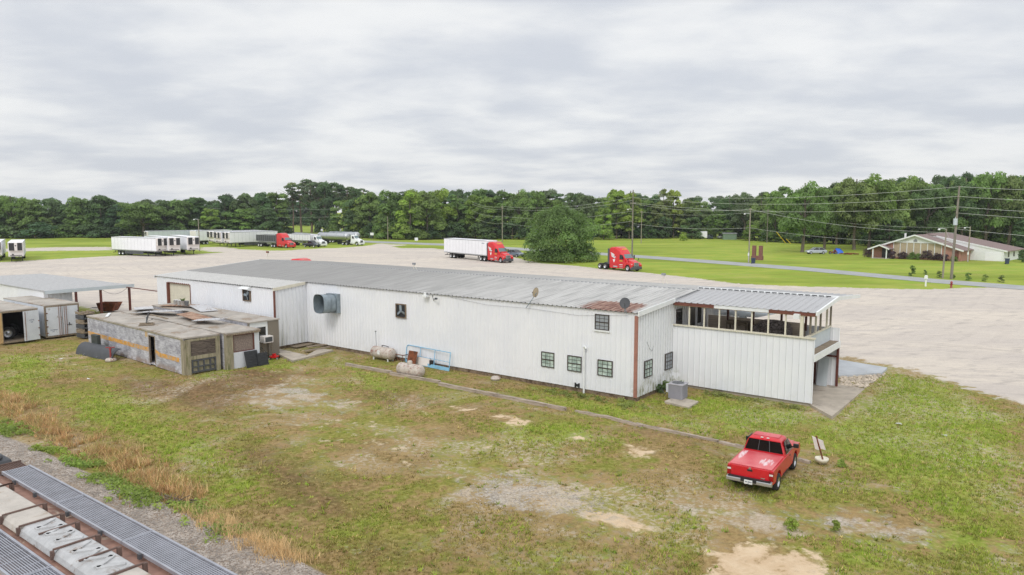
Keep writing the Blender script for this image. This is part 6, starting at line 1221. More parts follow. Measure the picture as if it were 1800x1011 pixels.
t = thing('cargo_trailer', 'white cargo trailer parked behind the far field', 'trailer', G(1233, 420), R(-12)); k = MB(); k.box(-1.9, 1.9, -1, 1, .4, 2.6); k.build('box', MT['trailerwhite'], t, bevel=.1); k = MB(); k.box(-.9, .0, -1.02, -1.0, 1.5, 2.1); k.build('window', MT['black'], t); [wheel(t, x, s * .9, .36, .25, 'grey', s) for x in (-.4, .45) for s in (-1, 1)]
car('black car parked right of the white cargo trailer', G(1248, 420), R(80), 'slate')
t = thing('garden_shed', 'small grey-green shed at the wood edge', 'shed', G(1283, 421.5), R(-10)); k = MB(); k.box(-2.2, 2.2, 0, 3, 0, 2.0); k.build('wall', mat('grey_green_board', lin(112, 132, 112), .8), t); k = MB(); k.prism([(-.2, 2.0), (3.2, 2.0), (3.2, 2.3), (-.2, 2.15)], -2.4, 2.4, axis='x'); k.build('roof', MT['grey'], t)
car('white car half hidden behind the grey-green shed', G(1272, 419.6), R(15), 'white')
def road_sign(px, py, hh, label, m='white', wd=.5):
    t = thing('road_sign', label, 'sign', G(px, py), 0); k = MB(); k.cyl((0, 0, 0), (0, 0, hh), .05, n=6); k.build('post', MT['grey'], t); k = MB(); k.box(-wd, wd, -.06, -.04, hh - .9, hh); k.build('panel', MT[m], t)
road_sign(566, 414, 2.6, 'white sign by the pale pole where the side road meets', wd=.4); road_sign(599, 414, 2.6, 'white sign above the tank trailers', wd=.4); road_sign(654, 421.5, 2.4, 'white sign on the verge right of the lone day cab', wd=.6); road_sign(732, 427, 1.6, 'low white frame sign beside the road left of the box trailer', wd=.5); road_sign(716, 419.5, 2.2, 'pale brown sign at the foot of the ivy covered trees', 'tan', .6)
# roof flood lamps peeking over the ridge
for u_, w_, lb, hh in ((-47.6, 8.6, 'rusty flood lamp on the left end of the warehouse ridge', .75), (-27.0, 9.4, 'small pale lamp behind the warehouse ridge near its middle', .45), (-5.4, 14.5, 'small lamp frame on the far roof edge below the lone red tractor', .7)):
    t = thing('flood_lamp', lb, 'lamp', B(u_, w_, 5.55 - .078 * abs(w_ - 8)), AZ); k = MB(); k.tube([(0, 0, -.05), (-.1, 0, hh * .5), (0.05, 0, hh)], .025); k.tube([(.35, 0, -.05), (.05, 0, hh)], .02); k.build('bracket', MT['cream'], t); k = MB(); k.cbox((0, -.02, hh + .06), (.3, .16, .16)); k.build('head', MT['rust'] if u_ < -40 else MT['grey'], t)

# ---------------------------------------------------------------- trees
NR = np.random.default_rng(11)
def leaves(centres, radii, n_per, size, rng, flat=.75, up=.35):
    P, Nn, S, LV = [], [], [], []
    for c, r in zip(centres, radii):
        n = max(6, int(n_per * (r / np.mean(radii)) ** 2))
        d = rng.normal(size=(n, 3)); d /= np.linalg.norm(d, axis=1)[:, None]
        d[:, 2] = np.where(d[:, 2] < -.35, -d[:, 2] * .6, d[:, 2])
        rad = r * rng.uniform(.72, 1.06, n)
        P.append(c + d * rad[:, None] * np.array([1, 1, flat])); nn = d * .9 + rng.normal(size=(n, 3)) * .38 + np.array([0, 0, up + .15]); Nn.append(nn / np.linalg.norm(nn, axis=1)[:, None])
        S.append(size * rng.uniform(.6, 1.35, n)); LV.append(np.clip(rng.normal(.45, .2, n) + rng.normal(0, .2), 0, 1))
    P, Nn, S, LV = np.concatenate(P), np.concatenate(Nn), np.concatenate(S), np.concatenate(LV)
    a = np.cross(Nn, rng.normal(size=P.shape)); a /= np.linalg.norm(a, axis=1)[:, None]; b = np.cross(Nn, a)
    V = np.stack([P - a * S[:, None] * .6, P + b * S[:, None] * .38, P + a * S[:, None] * .6, P - b * S[:, None] * .38], 1).reshape(-1, 3)
    return V, np.repeat(LV, 4)
def quads_mesh(name, V, lv=None, m=None, k=4):
    me = bpy.data.meshes.new(name); n = len(V)
    me.vertices.add(n); me.vertices.foreach_set('co', V.astype(np.float32).ravel()); me.loops.add(n); me.loops.foreach_set('vertex_index', np.arange(n, dtype=np.int32))
    me.polygons.add(n // k); me.polygons.foreach_set('loop_start', np.arange(0, n, k, dtype=np.int32)); me.update(calc_edges=True)
    if lv is not None: me.attributes.new('lv', 'FLOAT', 'POINT').data.foreach_set('value', lv.astype(np.float32))
    if m: me.materials.append(m)
    return me
def crown_mesh(name, h, r, z0, ncl, nper, size, rng, shape='round', clr=(.2, .36)):
    cs, rs = [], []
    for i in range(ncl):
        while True:
            d = rng.normal(size=3); d /= np.linalg.norm(d); q = rng.uniform(.35, 1.0) ** .6
            t = (d[2] * q + 1) / 2
            if shape == 'round': wf = math.sqrt(max(.02, 1 - (2 * t - .85) ** 2 * .8)) if t > .43 else .9
            elif shape == 'skirt': wf = 1.0 if t < .45 else math.sqrt(max(.03, 1 - ((t - .45) / .57) ** 2))
            elif shape == 'dummy': wf = 1
            elif shape == 'oval': wf = math.sin(math.pi * (.12 + .8 * t)) ** .7
            elif shape == 'flat': wf = (.45 + .75 * t) if t < .8 else .9
            else: wf = 1
            break
        cr = r * rng.uniform(*clr)
        if shape == 'skirt':
            t = (i + .5) / ncl; t = t ** (1.3 if ncl > 90 else .95); wf = 1.0 if t < .35 else math.sqrt(max(.03, 1 - ((t - .35) / .68) ** 2)); q = math.sqrt(rng.uniform(.35, 1)); d = d.copy(); d[2] = 0; d /= np.linalg.norm(d) + 1e-9
        ang = math.atan2(d[1], d[0]); rad = (r - cr * .8) * q * wf * (1 + (.14 if ncl < 90 or shape != 'skirt' else .22) * math.sin(ang * 3 + i))
        hz = math.sqrt(d[0] ** 2 + d[1] ** 2) + .15; hz = min(1, hz * 1.15)
        z = z0 + (h - z0 - cr * .5) * t
        cs.append(np.array([math.cos(ang) * rad * hz, math.sin(ang) * rad * hz, max(z, z0 + cr * .4)])); rs.append(cr)
    V, lv = leaves(cs, rs, nper, size, rng)
    return quads_mesh(name, V, lv, MT['leaf'])
def trunk_mesh(name, h, r, m, limbs=5, rng=None, z0=.35, spread=.5):
    k = MB(); bx_, by_ = 0., 0.; pts = [(0, 0, -.3, r * 1.35), (0, 0, .4, r)]
    for s in np.linspace(.15, .92, 6): bx_ += rng.normal(0, r * .35); by_ += rng.normal(0, r * .35); pts.append((bx_, by_, h * s, r * (1 - s * .75)))
    for a_, b_ in zip(pts[:-1], pts[1:]): k.cyl(a_[:3], b_[:3], a_[3], b_[3], 8, caps=False)
    for i in range(limbs):
        s = rng.uniform(z0, .8); a_ = rng.uniform(0, 6.28); j = min(len(pts) - 2, int(s * 6) + 1); p0 = Vector(pts[j][:3]); ln = h * spread * rng.uniform(.35, .6)
        p1 = p0 + Vector((math.cos(a_) * ln * .6, math.sin(a_) * ln * .6, ln * .45)); p2 = p1 + Vector((math.cos(a_ + .3) * ln * .4, math.sin(a_ + .3) * ln * .4, ln * .3))
        k.cyl(p0, p1, pts[j][3] * .55, pts[j][3] * .3, 6, caps=False); k.cyl(p1, p2, pts[j][3] * .3, pts[j][3] * .1, 6, caps=False)
    o = k.build('tmp', m); me = o.data; bpy.data.objects.remove(o); return me
PRO = {}
def proto(kind, n, h, r, z0f, ncl, nper, size, shape, tr, m='bark', clr=(.2, .36), limbs=5, lz=.35):
    for i in range(n):
        rng = np.random.default_rng(hash((kind, i)) % 1000 if False else (sum(map(ord, kind)) * 7 + i * 13))
        PRO.setdefault(kind, []).append((trunk_mesh(kind, h, tr, MT[m], limbs, rng, lz), crown_mesh(kind, h, r, h * z0f, ncl, nper, size, rng, shape, clr), h, r))
proto('edge', 4, 15, 6, .02, 42, 175, .62, 'skirt', .3)
proto('tall', 4, 18, 5, .14, 40, 150, .6, 'oval', .28, clr=(.2, .34))
proto('pine', 3, 22, 4.2, .5, 24, 110, .5, 'flat', .3, 'pinebark', clr=(.2, .34), limbs=9, lz=.5)
proto('spread', 3, 17, 9, .2, 62, 185, .55, 'round', .55, clr=(.16, .27), limbs=9, lz=.3)
proto('shrub', 3, 3, 2.1, .0, 14, 90, .3, 'skirt', .05, clr=(.3, .5))
proto('oak', 1, 11.6, 9.6, .0, 100, 290, .36, 'skirt', .6, clr=(.13, .3), limbs=9, lz=.15)
proto('sapling', 3, 2.2, .8, .0, 14, 80, .15, 'skirt', .03, clr=(.3, .5), limbs=3)
CLR = {'oakgreen': (.17, .25, .085), 'dark': (.13, .205, .088), 'deep': (.1, .17, .082), 'mid': (.195, .285, .088), 'olive': (.23, .285, .1), 'bright': (.28, .38, .088), 'lime': (.33, .41, .09), 'grey': (.17, .235, .115), 'purple': (.12, .075, .09), 'pine': (.125, .175, .09)}
cnt = {}
def tree(kind, p, h, w, col, label, group, name='tree', cat='tree', trunk=True):
    i = cnt.get(kind, 0); cnt[kind] = i + 1
    tm, cm, H_, R_ = PRO[kind][i % len(PRO[kind])]; rr = random.Random(i * 31 + len(kind))
    t = thing(name, label, cat, p, rr.uniform(0, 6.28), group); sx, sz = w / (2 * R_), h / H_
    c = CLR[col]; j = rr.uniform(.88, 1.12); c = (c[0] * j * rr.uniform(.93, 1.07), c[1] * j, c[2] * j * rr.uniform(.9, 1.1), 1)
    for nm, me in (('trunk', tm), ('crown', cm)):
        if nm == 'trunk' and not trunk: continue
        o = bpy.data.objects.new(nm, me); COL.objects.link(o); o.parent = t; o.scale = (sx, sx, sz); o.color = c
    return t
# (photo x, ground y, top y, width in photo pixels, kind, colour)
LANDMARK = [(130, 'left of the white trailers'), (250, 'near the three white noses'), (335, 'above the three white noses'), (440, 'by the lamp pole'), (520, 'above the black dump trailer'), (610, 'above the white trucks'), (700, 'above the lone day cab'), (790, 'left of the long trailer'), (870, 'behind the long trailer'), (950, 'above the red cab'), (1075, 'behind the roadside oak'), (1180, 'by the crossarm pole'), (1270, 'by the white cottage'), (1370, 'above the brick columns'), (1480, 'behind the silver car'), (1580, 'left of the brick hall'), (1690, 'above the hall ridge'), (1900, 'above the white wing')]
KN = {'edge': 'leafy', 'tall': 'tall', 'pine': 'bare trunked pine', 'spread': 'broad', 'shrub': 'low bushy'}
CN = {'dark': 'dark green', 'deep': 'deep green', 'mid': 'mid green', 'olive': 'olive green', 'bright': 'bright green', 'lime': 'yellow green', 'grey': 'grey green', 'pine': 'dull green'}
def wood(px, pyb, pyt, wpx, kind, col, back=0.):
    p = G(px, pyb)
    if back: q_ = (p.y + back) / p.y; p = Vector((p.x * q_, p.y + back, terrain(p.x * q_, p.y + back)))
    s = scale_at(p); h = z_at(p, pyt) - p.z; nm = next(l for x, l in LANDMARK if px < x)
    lb = f'{CN[col]} {KN[kind]} tree ' + ('in the back wood ' if back else 'in the front wood ') + nm
    if kind == 'shrub': lb = f'{CN[col]} bush below the wood ' + nm
    return tree(kind, p, h, wpx / s, col, lb, 'trees of the far wood ' + nm, {'pine': 'pine_tree', 'shrub': 'bush'}.get(kind, 'tree'), 'bush' if kind == 'shrub' else 'tree')
WD = [
 (-20, 419, 345, 80, 'edge', 'dark'), (22, 418, 338, 72, 'spread', 'mid'), (58, 418, 350, 56, 'edge', 'mid'), (92, 417, 350, 60, 'edge', 'grey'), (122, 417, 352, 52, 'tall', 'dark'), (142, 417, 347, 60, 'edge', 'mid'), (180, 417, 344, 74, 'edge', 'dark'), (160, 417, 362, 46, 'tall', 'deep'), (216, 417, 358, 60, 'edge', 'deep'), (252, 418, 350, 92, 'spread', 'mid'), (290, 417, 352, 66, 'edge', 'dark'),
 (322, 417, 352, 60, 'edge', 'mid'), (347, 416, 341, 56, 'tall', 'dark'), (372, 417, 360, 34, 'tall', 'bright'), (398, 416, 342, 62, 'edge', 'deep'), (432, 416, 340, 60, 'edge', 'grey'), (462, 415, 346, 54, 'edge', 'dark'), (487, 414, 330, 54, 'tall', 'mid'), (455, 416, 398, 44, 'shrub', 'bright'), (496, 414, 372, 40, 'edge', 'deep'),
 (516, 409, 318, 40, 'pine', 'pine'), (530, 408.5, 316, 52, 'pine', 'olive'), (548, 409.5, 312, 58, 'pine', 'pine'), (562, 410, 313, 46, 'pine', 'pine'), (577, 410, 318, 46, 'pine', 'olive'), (592, 411, 318, 48, 'pine', 'pine'), (612, 412, 322, 50, 'pine', 'pine'), (640, 413, 326, 46, 'pine', 'dark'),
 (604, 414, 352, 62, 'edge', 'mid'), (630, 417, 350, 60, 'edge', 'bright'), (650, 418, 338, 56, 'edge', 'mid'), (688, 420, 336, 66, 'edge', 'mid'), (722, 421, 334, 70, 'edge', 'bright'), (752, 421, 336, 70, 'edge', 'mid'), (712, 421, 392, 40, 'shrub', 'mid'), (676, 420, 370, 34, 'edge', 'bright'),
 (778, 419, 333, 58, 'edge', 'bright'), (806, 419, 338, 60, 'tall', 'mid'), (836, 419, 344, 56, 'edge', 'bright'), (862, 420, 340, 50, 'tall', 'mid'), (888, 420, 325, 56, 'tall', 'mid'), (912, 420, 327, 60, 'spread', 'mid'), (870, 420, 372, 44, 'edge', 'dark'), (942, 420, 336, 54, 'edge', 'mid'), (968, 420, 342, 48, 'tall', 'mid'), (998, 420, 334, 58, 'tall', 'grey'), (1028, 420, 342, 52, 'edge', 'grey'),
 (1061, 421, 366, 42, 'edge', 'bright'), (1084, 420, 326, 50, 'tall', 'lime'), (1106, 420, 328, 52, 'tall', 'bright'), (1132, 418, 344, 46, 'tall', 'mid'), (1150, 418, 342, 42, 'edge', 'dark'), (1164, 419, 327, 44, 'tall', 'olive'), (1184, 418, 327, 40, 'tall', 'lime'), (1166, 419.5, 380, 34, 'edge', 'deep'), (1208, 418, 342, 46, 'tall', 'olive'), (1228, 415, 346, 38, 'tall', 'mid'), (1201, 423.5, 408, 17, 'shrub', 'bright'), (1216, 420, 382, 40, 'edge', 'dark'),
 (1258, 412, 345, 50, 'edge', 'dark'), (1284, 419, 338, 62, 'spread', 'dark'), (1308, 421, 332, 56, 'spread', 'grey'), (1336, 422, 332, 52, 'tall', 'mid'), (1362, 425, 336, 52, 'edge', 'mid'), (1326, 423, 395, 46, 'edge', 'bright'), (1384, 426, 398, 44, 'edge', 'mid'),
 (1410, 443.5, 311, 98, 'spread', 'mid'), (1449, 438, 322, 84, 'spread', 'mid'), (1501, 439, 304, 92, 'spread', 'olive'), (1527, 439, 298, 96, 'spread', 'mid'), (1470, 430, 330, 76, 'spread', 'dark'), (1558, 436, 306, 92, 'spread', 'olive'), (1594, 434, 302, 90, 'spread', 'mid'), (1562, 440, 385, 70, 'edge', 'deep'), (1628, 436, 318, 86, 'spread', 'dark'), (1664, 436, 322, 80, 'spread', 'mid'), (1690, 436, 302, 74, 'spread', 'dark'), (1732, 436, 292, 92, 'spread', 'mid'), (1772, 437, 300, 84, 'spread', 'olive'), (1812, 438, 300, 90, 'spread', 'mid'),
 (1632, 434, 382, 66, 'edge', 'mid'), (1680, 433, 370, 70, 'edge', 'bright'), (1726, 434, 362, 74, 'edge', 'bright'), (1776, 436, 348, 80, 'edge', 'mid'), (1806, 440, 380, 50, 'edge', 'dark'), (1746, 434, 392, 50, 'edge', 'dark'), (1607, 434, 392, 50, 'edge', 'deep'),
 (20, 419, 396, 60, 'shrub', 'grey'), (62, 419, 392, 70, 'shrub', 'deep'), (104, 418, 396, 50, 'shrub', 'mid'), (186, 418, 398, 60, 'shrub', 'deep'), (228, 418, 396, 50, 'shrub', 'mid'), (300, 418, 396, 60, 'shrub', 'deep'), (352, 417, 398, 60, 'shrub', 'dark'), (404, 417, 400, 60, 'shrub', 'deep'), (800, 420, 392, 56, 'shrub', 'deep'), (846, 420.5, 390, 56, 'shrub', 'dark'), (900, 421, 390, 60, 'shrub', 'deep'), (945, 421, 394, 50, 'shrub', 'dark'), (1024, 421, 392, 50, 'shrub', 'dark'), (1105, 419, 394, 50, 'shrub', 'deep'), (1140, 419, 398, 40, 'shrub', 'dark'), (1430, 428, 402, 60, 'shrub', 'deep'), (1480, 428, 398, 60, 'shrub', 'deep'), (1352, 425, 400, 40, 'shrub', 'dark'), (1540, 432, 400, 60, 'shrub', 'deep'), (480, 415, 396, 40, 'shrub', 'deep'), (655, 419, 392, 40, 'shrub', 'deep'), (760, 421, 398, 40, 'shrub', 'deep'), (1590, 434, 400, 60, 'shrub', 'deep')]
for q_ in WD: wood(*q_)
rr = random.Random(21)
TOPS = [(0, 348), (100, 352), (300, 348), (440, 344), (500, 334), (560, 318), (660, 330), (760, 333), (880, 332), (960, 336), (1040, 340), (1080, 342), (1150, 344), (1250, 352), (1300, 342), (1400, 326), (1500, 312), (1600, 308), (1700, 306), (1800, 300)]
x = -10
while x < 1830:
    tp = np.interp(x, [a_ for a_, _ in TOPS], [b_ for _, b_ in TOPS]) + rr.uniform(-4, 8)
    if not 500 < x < 545: wood(x, 418 if x < 1380 else 432, tp, rr.uniform(44, 62), rr.choice(('tall', 'edge', 'tall', 'pine' if x > 520 else 'edge')), rr.choice(('dark', 'deep', 'mid', 'pine')), rr.uniform(22, 70))
    x += rr.uniform(15, 24)
x = -6
while x < 1800:
    tp = np.interp(x, [a_ for a_, _ in TOPS], [b_ for _, b_ in TOPS]) + rr.uniform(14, 30)
    if not 486 < x < 600: wood(x, 418.5 if x < 1250 else 421 if x < 1380 else 431, tp, rr.uniform(50, 66), 'edge', rr.choice(('dark', 'mid', 'deep', 'mid')), rr.uniform(5, 14))
    x += rr.uniform(24, 34)
for x_ in range(500, 560, 14): wood(x_, 404, 352 + (x_ % 5), 44, 'edge', 'deep', 90)
# the roadside oak and the planting by the house
p = (G(978, 459) + G(990, 459)) / 2; tree('oak', p, z_at(p, 361.5) - p.z, 134 / scale_at(p), 'oakgreen', 'large round dark oak with foliage to the ground between the red tractors', None, 'oak_tree')
for i, (px, py, wpx, hpx, c, lb) in enumerate(((1525, 452, 20, 15, 'purple', 'purple leaved bush left of the house porch'), (1540, 452.5, 14, 11, 'dark', 'dark green bush tucked by the house porch'), (1569, 455, 17, 14, 'purple', 'purple bush just right of the house porch'), (1587, 455.5, 18, 13, 'purple', 'purple bush under the first window panel'), (1602, 456, 16, 13, 'mid', 'green bush under the second window panel'), (1615, 456.5, 16, 11, 'mid', 'green bush under the middle window panels'), (1630, 457, 24, 17, 'purple', 'largest purple bush under the right window panels'), (1648, 458, 18, 13, 'purple', 'purple bush at the right end of the window panels'), (1663, 459, 18, 12, 'purple', 'purple bush against the bare brick of the hall'), (1677, 459.5, 15, 9, 'mid', 'low green bush at the brick corner of the hall'))):
    p = G(px, py); s = scale_at(p); tree('shrub', p, hpx / s, wpx / s, c, lb, 'bushes along the brick hall', 'bush', 'bush')
for i, (px, py, wpx, hpx, c, lb) in enumerate(((1602, 485, 14, 19, 'mid', 'largest dark sapling on the lawn left of the poles'), (1626, 483, 7, 9, 'dark', 'tiny sapling above the mailbox'), (1651, 488, 11, 12, 'olive', 'round sapling touching the short pale pole'), (1676, 489.5, 7, 7, 'dark', 'small round shrub at the foot of the tallest pole'), (1702, 493, 13, 14, 'mid', 'bushy sapling first to the right of the tallest pole'), (1731, 495, 11, 13, 'olive', 'sparse sapling second to the right of the tallest pole'), (1760, 496.5, 13, 13, 'olive', 'leaning sapling third to the right of the tallest pole'))):
    p = G(px, py); s = scale_at(p); tree('sapling', p, hpx / s, wpx / s, c, lb, 'saplings on the lawn before the brick hall', 'sapling', 'sapling')
p = G(1798, 461); tree('edge', p, 2.4, 2.2, 'dark', 'dark bush at the right edge beside the white wing', None)
for px, py, c, lb, hh in ((1170, 686, 'mid', 'green weeds in the wall corner behind the air conditioner', .6), (1196, 678, 'mid', 'leafy weed behind the air conditioner against the porch wall', .7), (1158, 690, 'dark', 'dark weeds against the end wall below the windows', .55), (1478, 820, 'lime', 'pale leafy weeds right of the round based sign', .32), (1466, 932, 'lime', 'small green weed on the gravel right of the sand', .35), (1390, 930, 'lime', 'bright green weed tuft on the grey gravel', .4)):
    p = G(px, py); tree('shrub', p, hh, hh * 1.3, c, lb, None, 'weed', 'weeds', False)

# ---------------------------------------------------------------- grass
def lookup(arr, x, y):
    i = np.clip(np.searchsorted(gx, x) - 1, 0, nx - 2); j = np.clip(np.searchsorted(gy, y) - 1, 0, ny - 2); A_ = arr.reshape(ny, nx)
    fx = (x - gx[i]) / (gx[i + 1] - gx[i]); fy = (y - gy[j]) / (gy[j + 1] - gy[j])
    return (A_[j, i] * (1 - fx) + A_[j, i + 1] * fx) * (1 - fy) + (A_[j + 1, i] * (1 - fx) + A_[j + 1, i + 1] * fx) * fy
def vnoise(x, y, s, seed):
    g = np.random.default_rng(seed).random((256, 256)); x, y = x * s, y * s; i, j = np.floor(x).astype(int), np.floor(y).astype(int); fx, fy = x - i, y - j; fx, fy = fx * fx * (3 - 2 * fx), fy * fy * (3 - 2 * fy)
    q = lambda a, b: g[a % 256, b % 256]
    return (q(i, j) * (1 - fx) + q(i + 1, j) * fx) * (1 - fy) + (q(i, j + 1) * (1 - fx) + q(i + 1, j + 1) * fx) * fy
def blades(name, X, Y, H, WD_, COLR, rng, nb=4, lean=.5, label=None):
    n = len(X); Z_ = lookup(GZ, X, Y)
    V, C = [], []; tv = rng.uniform(.6, 1.4, n)
    for b_ in range(nb):
        a = rng.uniform(0, 6.28, n); h = H * rng.uniform(.6, 1.2, n); ln = h * rng.uniform(.1, lean * 2, n); ox, oy = rng.normal(0, .03 + H * .12, n), rng.normal(0, .03 + H * .12, n)
        bx, by = X + ox, Y + oy; px_, py_ = -np.sin(a) * WD_ / 2, np.cos(a) * WD_ / 2
        t_ = np.stack([np.stack([bx - px_, by - py_, Z_ - .01], 1), np.stack([bx + px_, by + py_, Z_ - .01], 1), np.stack([bx + np.cos(a) * ln, by + np.sin(a) * ln, Z_ + h], 1)], 1)
        V.append(t_.reshape(-1, 3)); cc = COLR * tv[:, None] * rng.uniform(.9, 1.1, n)[:, None]; C.append(np.repeat(cc, 3, 0))
    V, C = np.concatenate(V), np.concatenate(C); me = quads_mesh(name, V, None, MT['blade'], 3)
    at_ = me.attributes.new('gc', 'FLOAT_COLOR', 'POINT'); at_.data.foreach_set('color', np.concatenate([C, np.ones((len(C), 1))], 1).astype(np.float32).ravel())
    o = bpy.data.objects.new(name, me); COL.objects.link(o); return o
NT = 230000
yy = 14 + (NR.random(NT) ** 1.35) * 52; xx = NR.uniform(-1, 1, NT) * (yy * .74 + 3)
L_ = lambda a: lookup(a, xx, yy)
blk = L_(m_lot) * 1.2 + L_(m_gr) * .8 + L_(m_sa) * 1.1 + L_(m_ba) * 1.3 + vnoise(xx, yy, 1.1, 3) * .35
du_ = (xx - A0.x) * U.x + (yy - A0.y) * U.y; dw_ = (xx - A0.x) * W.x + (yy - A0.y) * W.y
inside = ((du_ > -48) & (du_ < 0) & (dw_ > -.02)) | ((du_ > 0) & (du_ < 8.4) & (dw_ > 4.6)) | ((du_ > -48) & (du_ < -29.8) & (dw_ > -3.1)) | (dw_ > 16)
inside |= (du_ > 8.3) & (du_ < 9.95) & (dw_ > 2.9) & (dw_ < 10.4)
patch = vnoise(xx, yy, .55, 5)
keep = (blk < .62) & ~inside & (NR.random(NT) < .12 + .85 * np.clip(L_(m_gn) * .7 + (patch - .25) * .9 - L_(m_bk) * .35, 0, 1))
xx, yy, patch = xx[keep], yy[keep], patch[keep]; L_ = lambda a: lookup(a, xx, yy)
gn_ = np.clip(L_(m_gn) + (vnoise(xx, yy, .8, 8) - .5) * 1.6, 0, 1)[:, None]; bn_ = np.clip(L_(m_bk) + (vnoise(xx, yy, .5, 9) - .5) * .9, 0, 1)[:, None]
c0 = np.array(lin(158, 146, 84)); c1 = np.array(lin(152, 172, 64)); c2 = np.array(lin(136, 108, 76)); c3 = np.array(lin(190, 170, 116))
cc = c0 * (1 - gn_) + c1 * gn_; cc = cc * (1 - bn_ * .7 * (1 - gn_ * .6)) + c2 * bn_ * .7 * (1 - gn_ * .6); dry = (NR.random(len(xx)) < .16)[:, None]; cc = np.where(dry, c3, cc)
o = blades('grass', xx, yy, .04 + .05 * gn_[:, 0] + .06 * NR.random(len(xx)) ** 2, .032, cc, NR, 4, .7); tag(o, 'short patchy yard grass', 'grass', None, 'stuff')
# broader tufts and low weeds scattered through the yard
NT = 6000; yy = 14 + (NR.random(NT) ** 1.2) * 46; xx = NR.uniform(-1, 1, NT) * (yy * .74 + 2)
L_ = lambda a: lookup(a, xx, yy)
du_ = (xx - A0.x) * U.x + (yy - A0.y) * U.y; dw_ = (xx - A0.x) * W.x + (yy - A0.y) * W.y
kp = (L_(m_lot) * 1.2 + L_(m_sa) * .9 + L_(m_gr) * .5 + L_(m_ba) * 1.3 < .6) & (dw_ < -.3) & ~((du_ < -26) & (dw_ > -12.5)) & (NR.random(NT) < .15 + .9 * np.clip(L_(m_gn) * .8 + vnoise(xx, yy, .35, 41) - .35, 0, 1))
xx, yy = xx[kp], yy[kp]; sel = NR.integers(0, 5, len(xx))
o = blades('grass_tufts', xx, yy, .06 + .09 * NR.random(len(xx)) ** 2, .05, np.array([lin(136, 162, 58), lin(158, 170, 70), lin(146, 150, 66), lin(190, 172, 112), lin(160, 174, 74)])[sel], NR, 9, 1.1); tag(o, 'broad grass tufts and low weeds through the yard', 'grass', None, 'stuff')
# tall dry grass and weeds along the track
def strip_pts(line, n, wdt, rng):
    P = [G(*q_) for q_ in line]; X, Y = [], []
    for _ in range(n):
        i = rng.integers(0, len(P) - 1); s = rng.random(); q_ = P[i].lerp(P[i + 1], s); X.append(q_.x + rng.normal(0, wdt)); Y.append(q_.y + rng.normal(0, wdt))
    return np.array(X), np.array(Y)
X, Y = strip_pts([(-40, 690), (20, 705), (60, 735), (100, 752), (140, 775), (190, 800), (240, 832), (285, 862), (330, 880)], 5200, .5, NR); ky = vnoise(X, Y, 1.3, 14) > .36; X, Y = X[ky], Y[ky]
o = blades('dry_grass', X, Y, .12 + .34 * NR.random(len(X)) ** 1.5, .024, np.array([lin(226, 198, 150), lin(206, 166, 118), lin(186, 146, 104), lin(170, 164, 96)])[NR.integers(0, 4, len(X))], NR, 5, .8); tag(o, 'tall tan dry grass along the track bed', 'dry grass', None, 'stuff')
X, Y = strip_pts([(330, 900), (400, 935), (470, 970), (520, 990)], 700, .35, NR); o = blades('dry_grass', X, Y, .16 + .25 * NR.random(len(X)), .02, np.tile(np.array(lin(220, 190, 142)), (len(X), 1)), NR, 5, .6); tag(o, 'thinner dry grass at the near end of the track bed', 'dry grass', None, 'stuff')
def leafy(line, n, wdt, lb, col, sz=.085):
    n = int(n * 1.5); wdt *= 1.35; col = (col[0] * 1.15, col[1] * 1.05, col[2])
    X, Y = strip_pts(line, n, wdt, NR); Z_ = lookup(GZ, X, Y); cs = [np.array((a_, b_, c_ + .03 + .08 * NR.random())) for a_, b_, c_ in zip(X, Y, Z_)]
    V, lv = leaves(cs, [.1 + .12 * NR.random() for _ in cs], 22, sz, NR); me = quads_mesh('weeds', V, lv, MT['leaf']); o = bpy.data.objects.new('weeds', me); COL.objects.link(o); o.color = (*col, 1); tag(o, lb, 'weeds', None, 'stuff')
leafy([(-20, 745), (15, 758), (35, 768)], 70, .35, 'green weeds at the left edge beside the ballast', (.27, .38, .1)); leafy([(72, 792), (98, 800)], 30, .22, 'small patch of green weeds between dry grass and ballast', (.3, .4, .1))
leafy([(115, 812), (145, 822), (180, 815)], 60, .25, 'lush green weeds below the white litter by the track', (.26, .38, .1)); leafy([(178, 842), (222, 866), (268, 893)], 110, .28, 'long band of green weeds at the ballast edge', (.26, .36, .1)); leafy([(300, 900), (345, 890), (350, 915)], 40, .25, 'green tufts beside the pile of branches', (.28, .38, .1)); leafy([(385, 940), (400, 950)], 20, .3, 'green weeds at the near end of the ballast', (.25, .35, .1))
leafy([(1100, 712), (1120, 715), (960, 688), (1030, 700)], 50, .25, 'ragged weeds along the foot of the warehouse wall', (.24, .3, .1)); leafy([(1240, 690), (1300, 702), (1425, 722)], 46, .15, 'thin weeds along the foot of the porch wall', (.26, .3, .12))
k = MB(); rr = random.Random(9)
for _ in range(34): a_ = rr.uniform(0, 3.14); k.cyl((rr.uniform(-.8, .8), rr.uniform(-.4, .4), rr.uniform(.02, .25)), (rr.uniform(-.9, .9) + math.cos(a_) * .3, rr.uniform(-.5, .5), rr.uniform(.05, .3)), rr.uniform(.015, .04), .012, 5)
o = k.build('branch_pile', MT['bark']); o.location = G(305, 888); o.rotation_euler = (0, 0, AZ); tag(o, 'pile of dead grey branches at the ballast edge', 'branches', None, 'stuff')
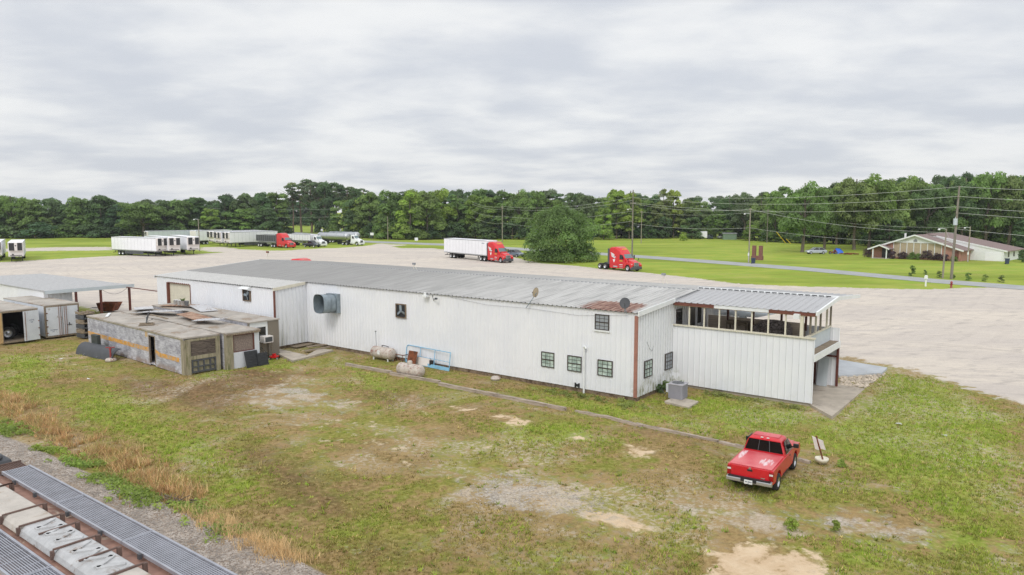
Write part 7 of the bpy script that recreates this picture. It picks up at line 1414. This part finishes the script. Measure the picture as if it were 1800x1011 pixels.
# rubble beside the porch slab and stones on the ballast
def rocks(name, poly, n, s0, s1, m, lb, rng):
    P = [G(*q_) for q_ in poly]; k = MB(); x0, x1, y0, y1 = min(p.x for p in P), max(p.x for p in P), min(p.y for p in P), max(p.y for p in P); c = 0
    def ins(x, y):
        r = False
        for a_, b_ in zip(P, P[1:] + P[:1]):
            if (a_.y > y) != (b_.y > y) and x < (b_.x - a_.x) * (y - a_.y) / (b_.y - a_.y) + a_.x: r = not r
        return r
    V, F = [], []; base = [(1, 0, 0), (-1, 0, 0), (0, 1, 0), (0, -1, 0), (0, 0, 1), (0, 0, -1)]; fc = [(0, 2, 4), (2, 1, 4), (1, 3, 4), (3, 0, 4), (2, 0, 5), (1, 2, 5), (3, 1, 5), (0, 3, 5)]
    while c < n:
        x, y = rng.uniform(x0, x1), rng.uniform(y0, y1)
        if not ins(x, y): continue
        c += 1; s = rng.uniform(s0, s1); z = float(lookup(GZ, np.array([x]), np.array([y]))[0]); o_ = len(k.v); a_ = rng.uniform(0, 6.28)
        v = []
        for bx, by, bz in base: q_ = [s * rng.uniform(.6, 1.3) * t_ for t_ in (bx, by, bz * .7)]; v.append((x + q_[0] * math.cos(a_) - q_[1] * math.sin(a_), y + q_[0] * math.sin(a_) + q_[1] * math.cos(a_), z + s * .3 + q_[2]))
        k.add(v, fc)
    tag(k.build(name, m), lb, name, None, 'stuff')
rk = mat('pale_rubble', lin(188, 176, 160), .9, var=.3, scale=1.5); bk = mat('ballast_stone', lin(172, 163, 154), .9, var=.3, scale=2)
rocks('rubble', [(1476, 664), (1550, 654), (1556, 658), (1521, 682), (1478, 678)], 420, .05, .16, rk, 'pale broken rubble between the porch slab and the grey pad', random.Random(2))
rocks('ballast_stones', [(0, 772), (150, 838), (330, 908), (540, 1002), (560, 1030), (420, 1040), (250, 930), (110, 850), (0, 812)], 6500, .018, .045, bk, 'loose grey crushed stones of the track ballast', random.Random(4))
rocks('gravel_stones', [(800, 868), (862, 832), (930, 838), (1062, 874), (1060, 905), (920, 900), (850, 893)], 900, .015, .04, bk, 'loose grey stones on the bare patch in the middle of the yard', random.Random(6))

# ---------------------------------------------------------------- the air
hz = MB(); hz.box(-420, 420, -70, 420, -1.6, 40); hm = bpy.data.materials.new('haze'); hm.use_nodes = True; ht = hm.node_tree; ht.nodes.clear()
hv = N(ht, 'ShaderNodeVolumePrincipled'); hv.inputs['Color'].default_value = (.93, .96, 1, 1); hv.inputs['Density'].default_value = .00016; hv.inputs['Anisotropy'].default_value = .2
ho = N(ht, 'ShaderNodeOutputMaterial'); ht.links.new(hv.outputs[0], ho.inputs['Volume'])
o = hz.build('haze', hm); o['kind'] = 'stuff'; o['label'] = 'thin pale haze over the far wood'; o['category'] = 'haze'
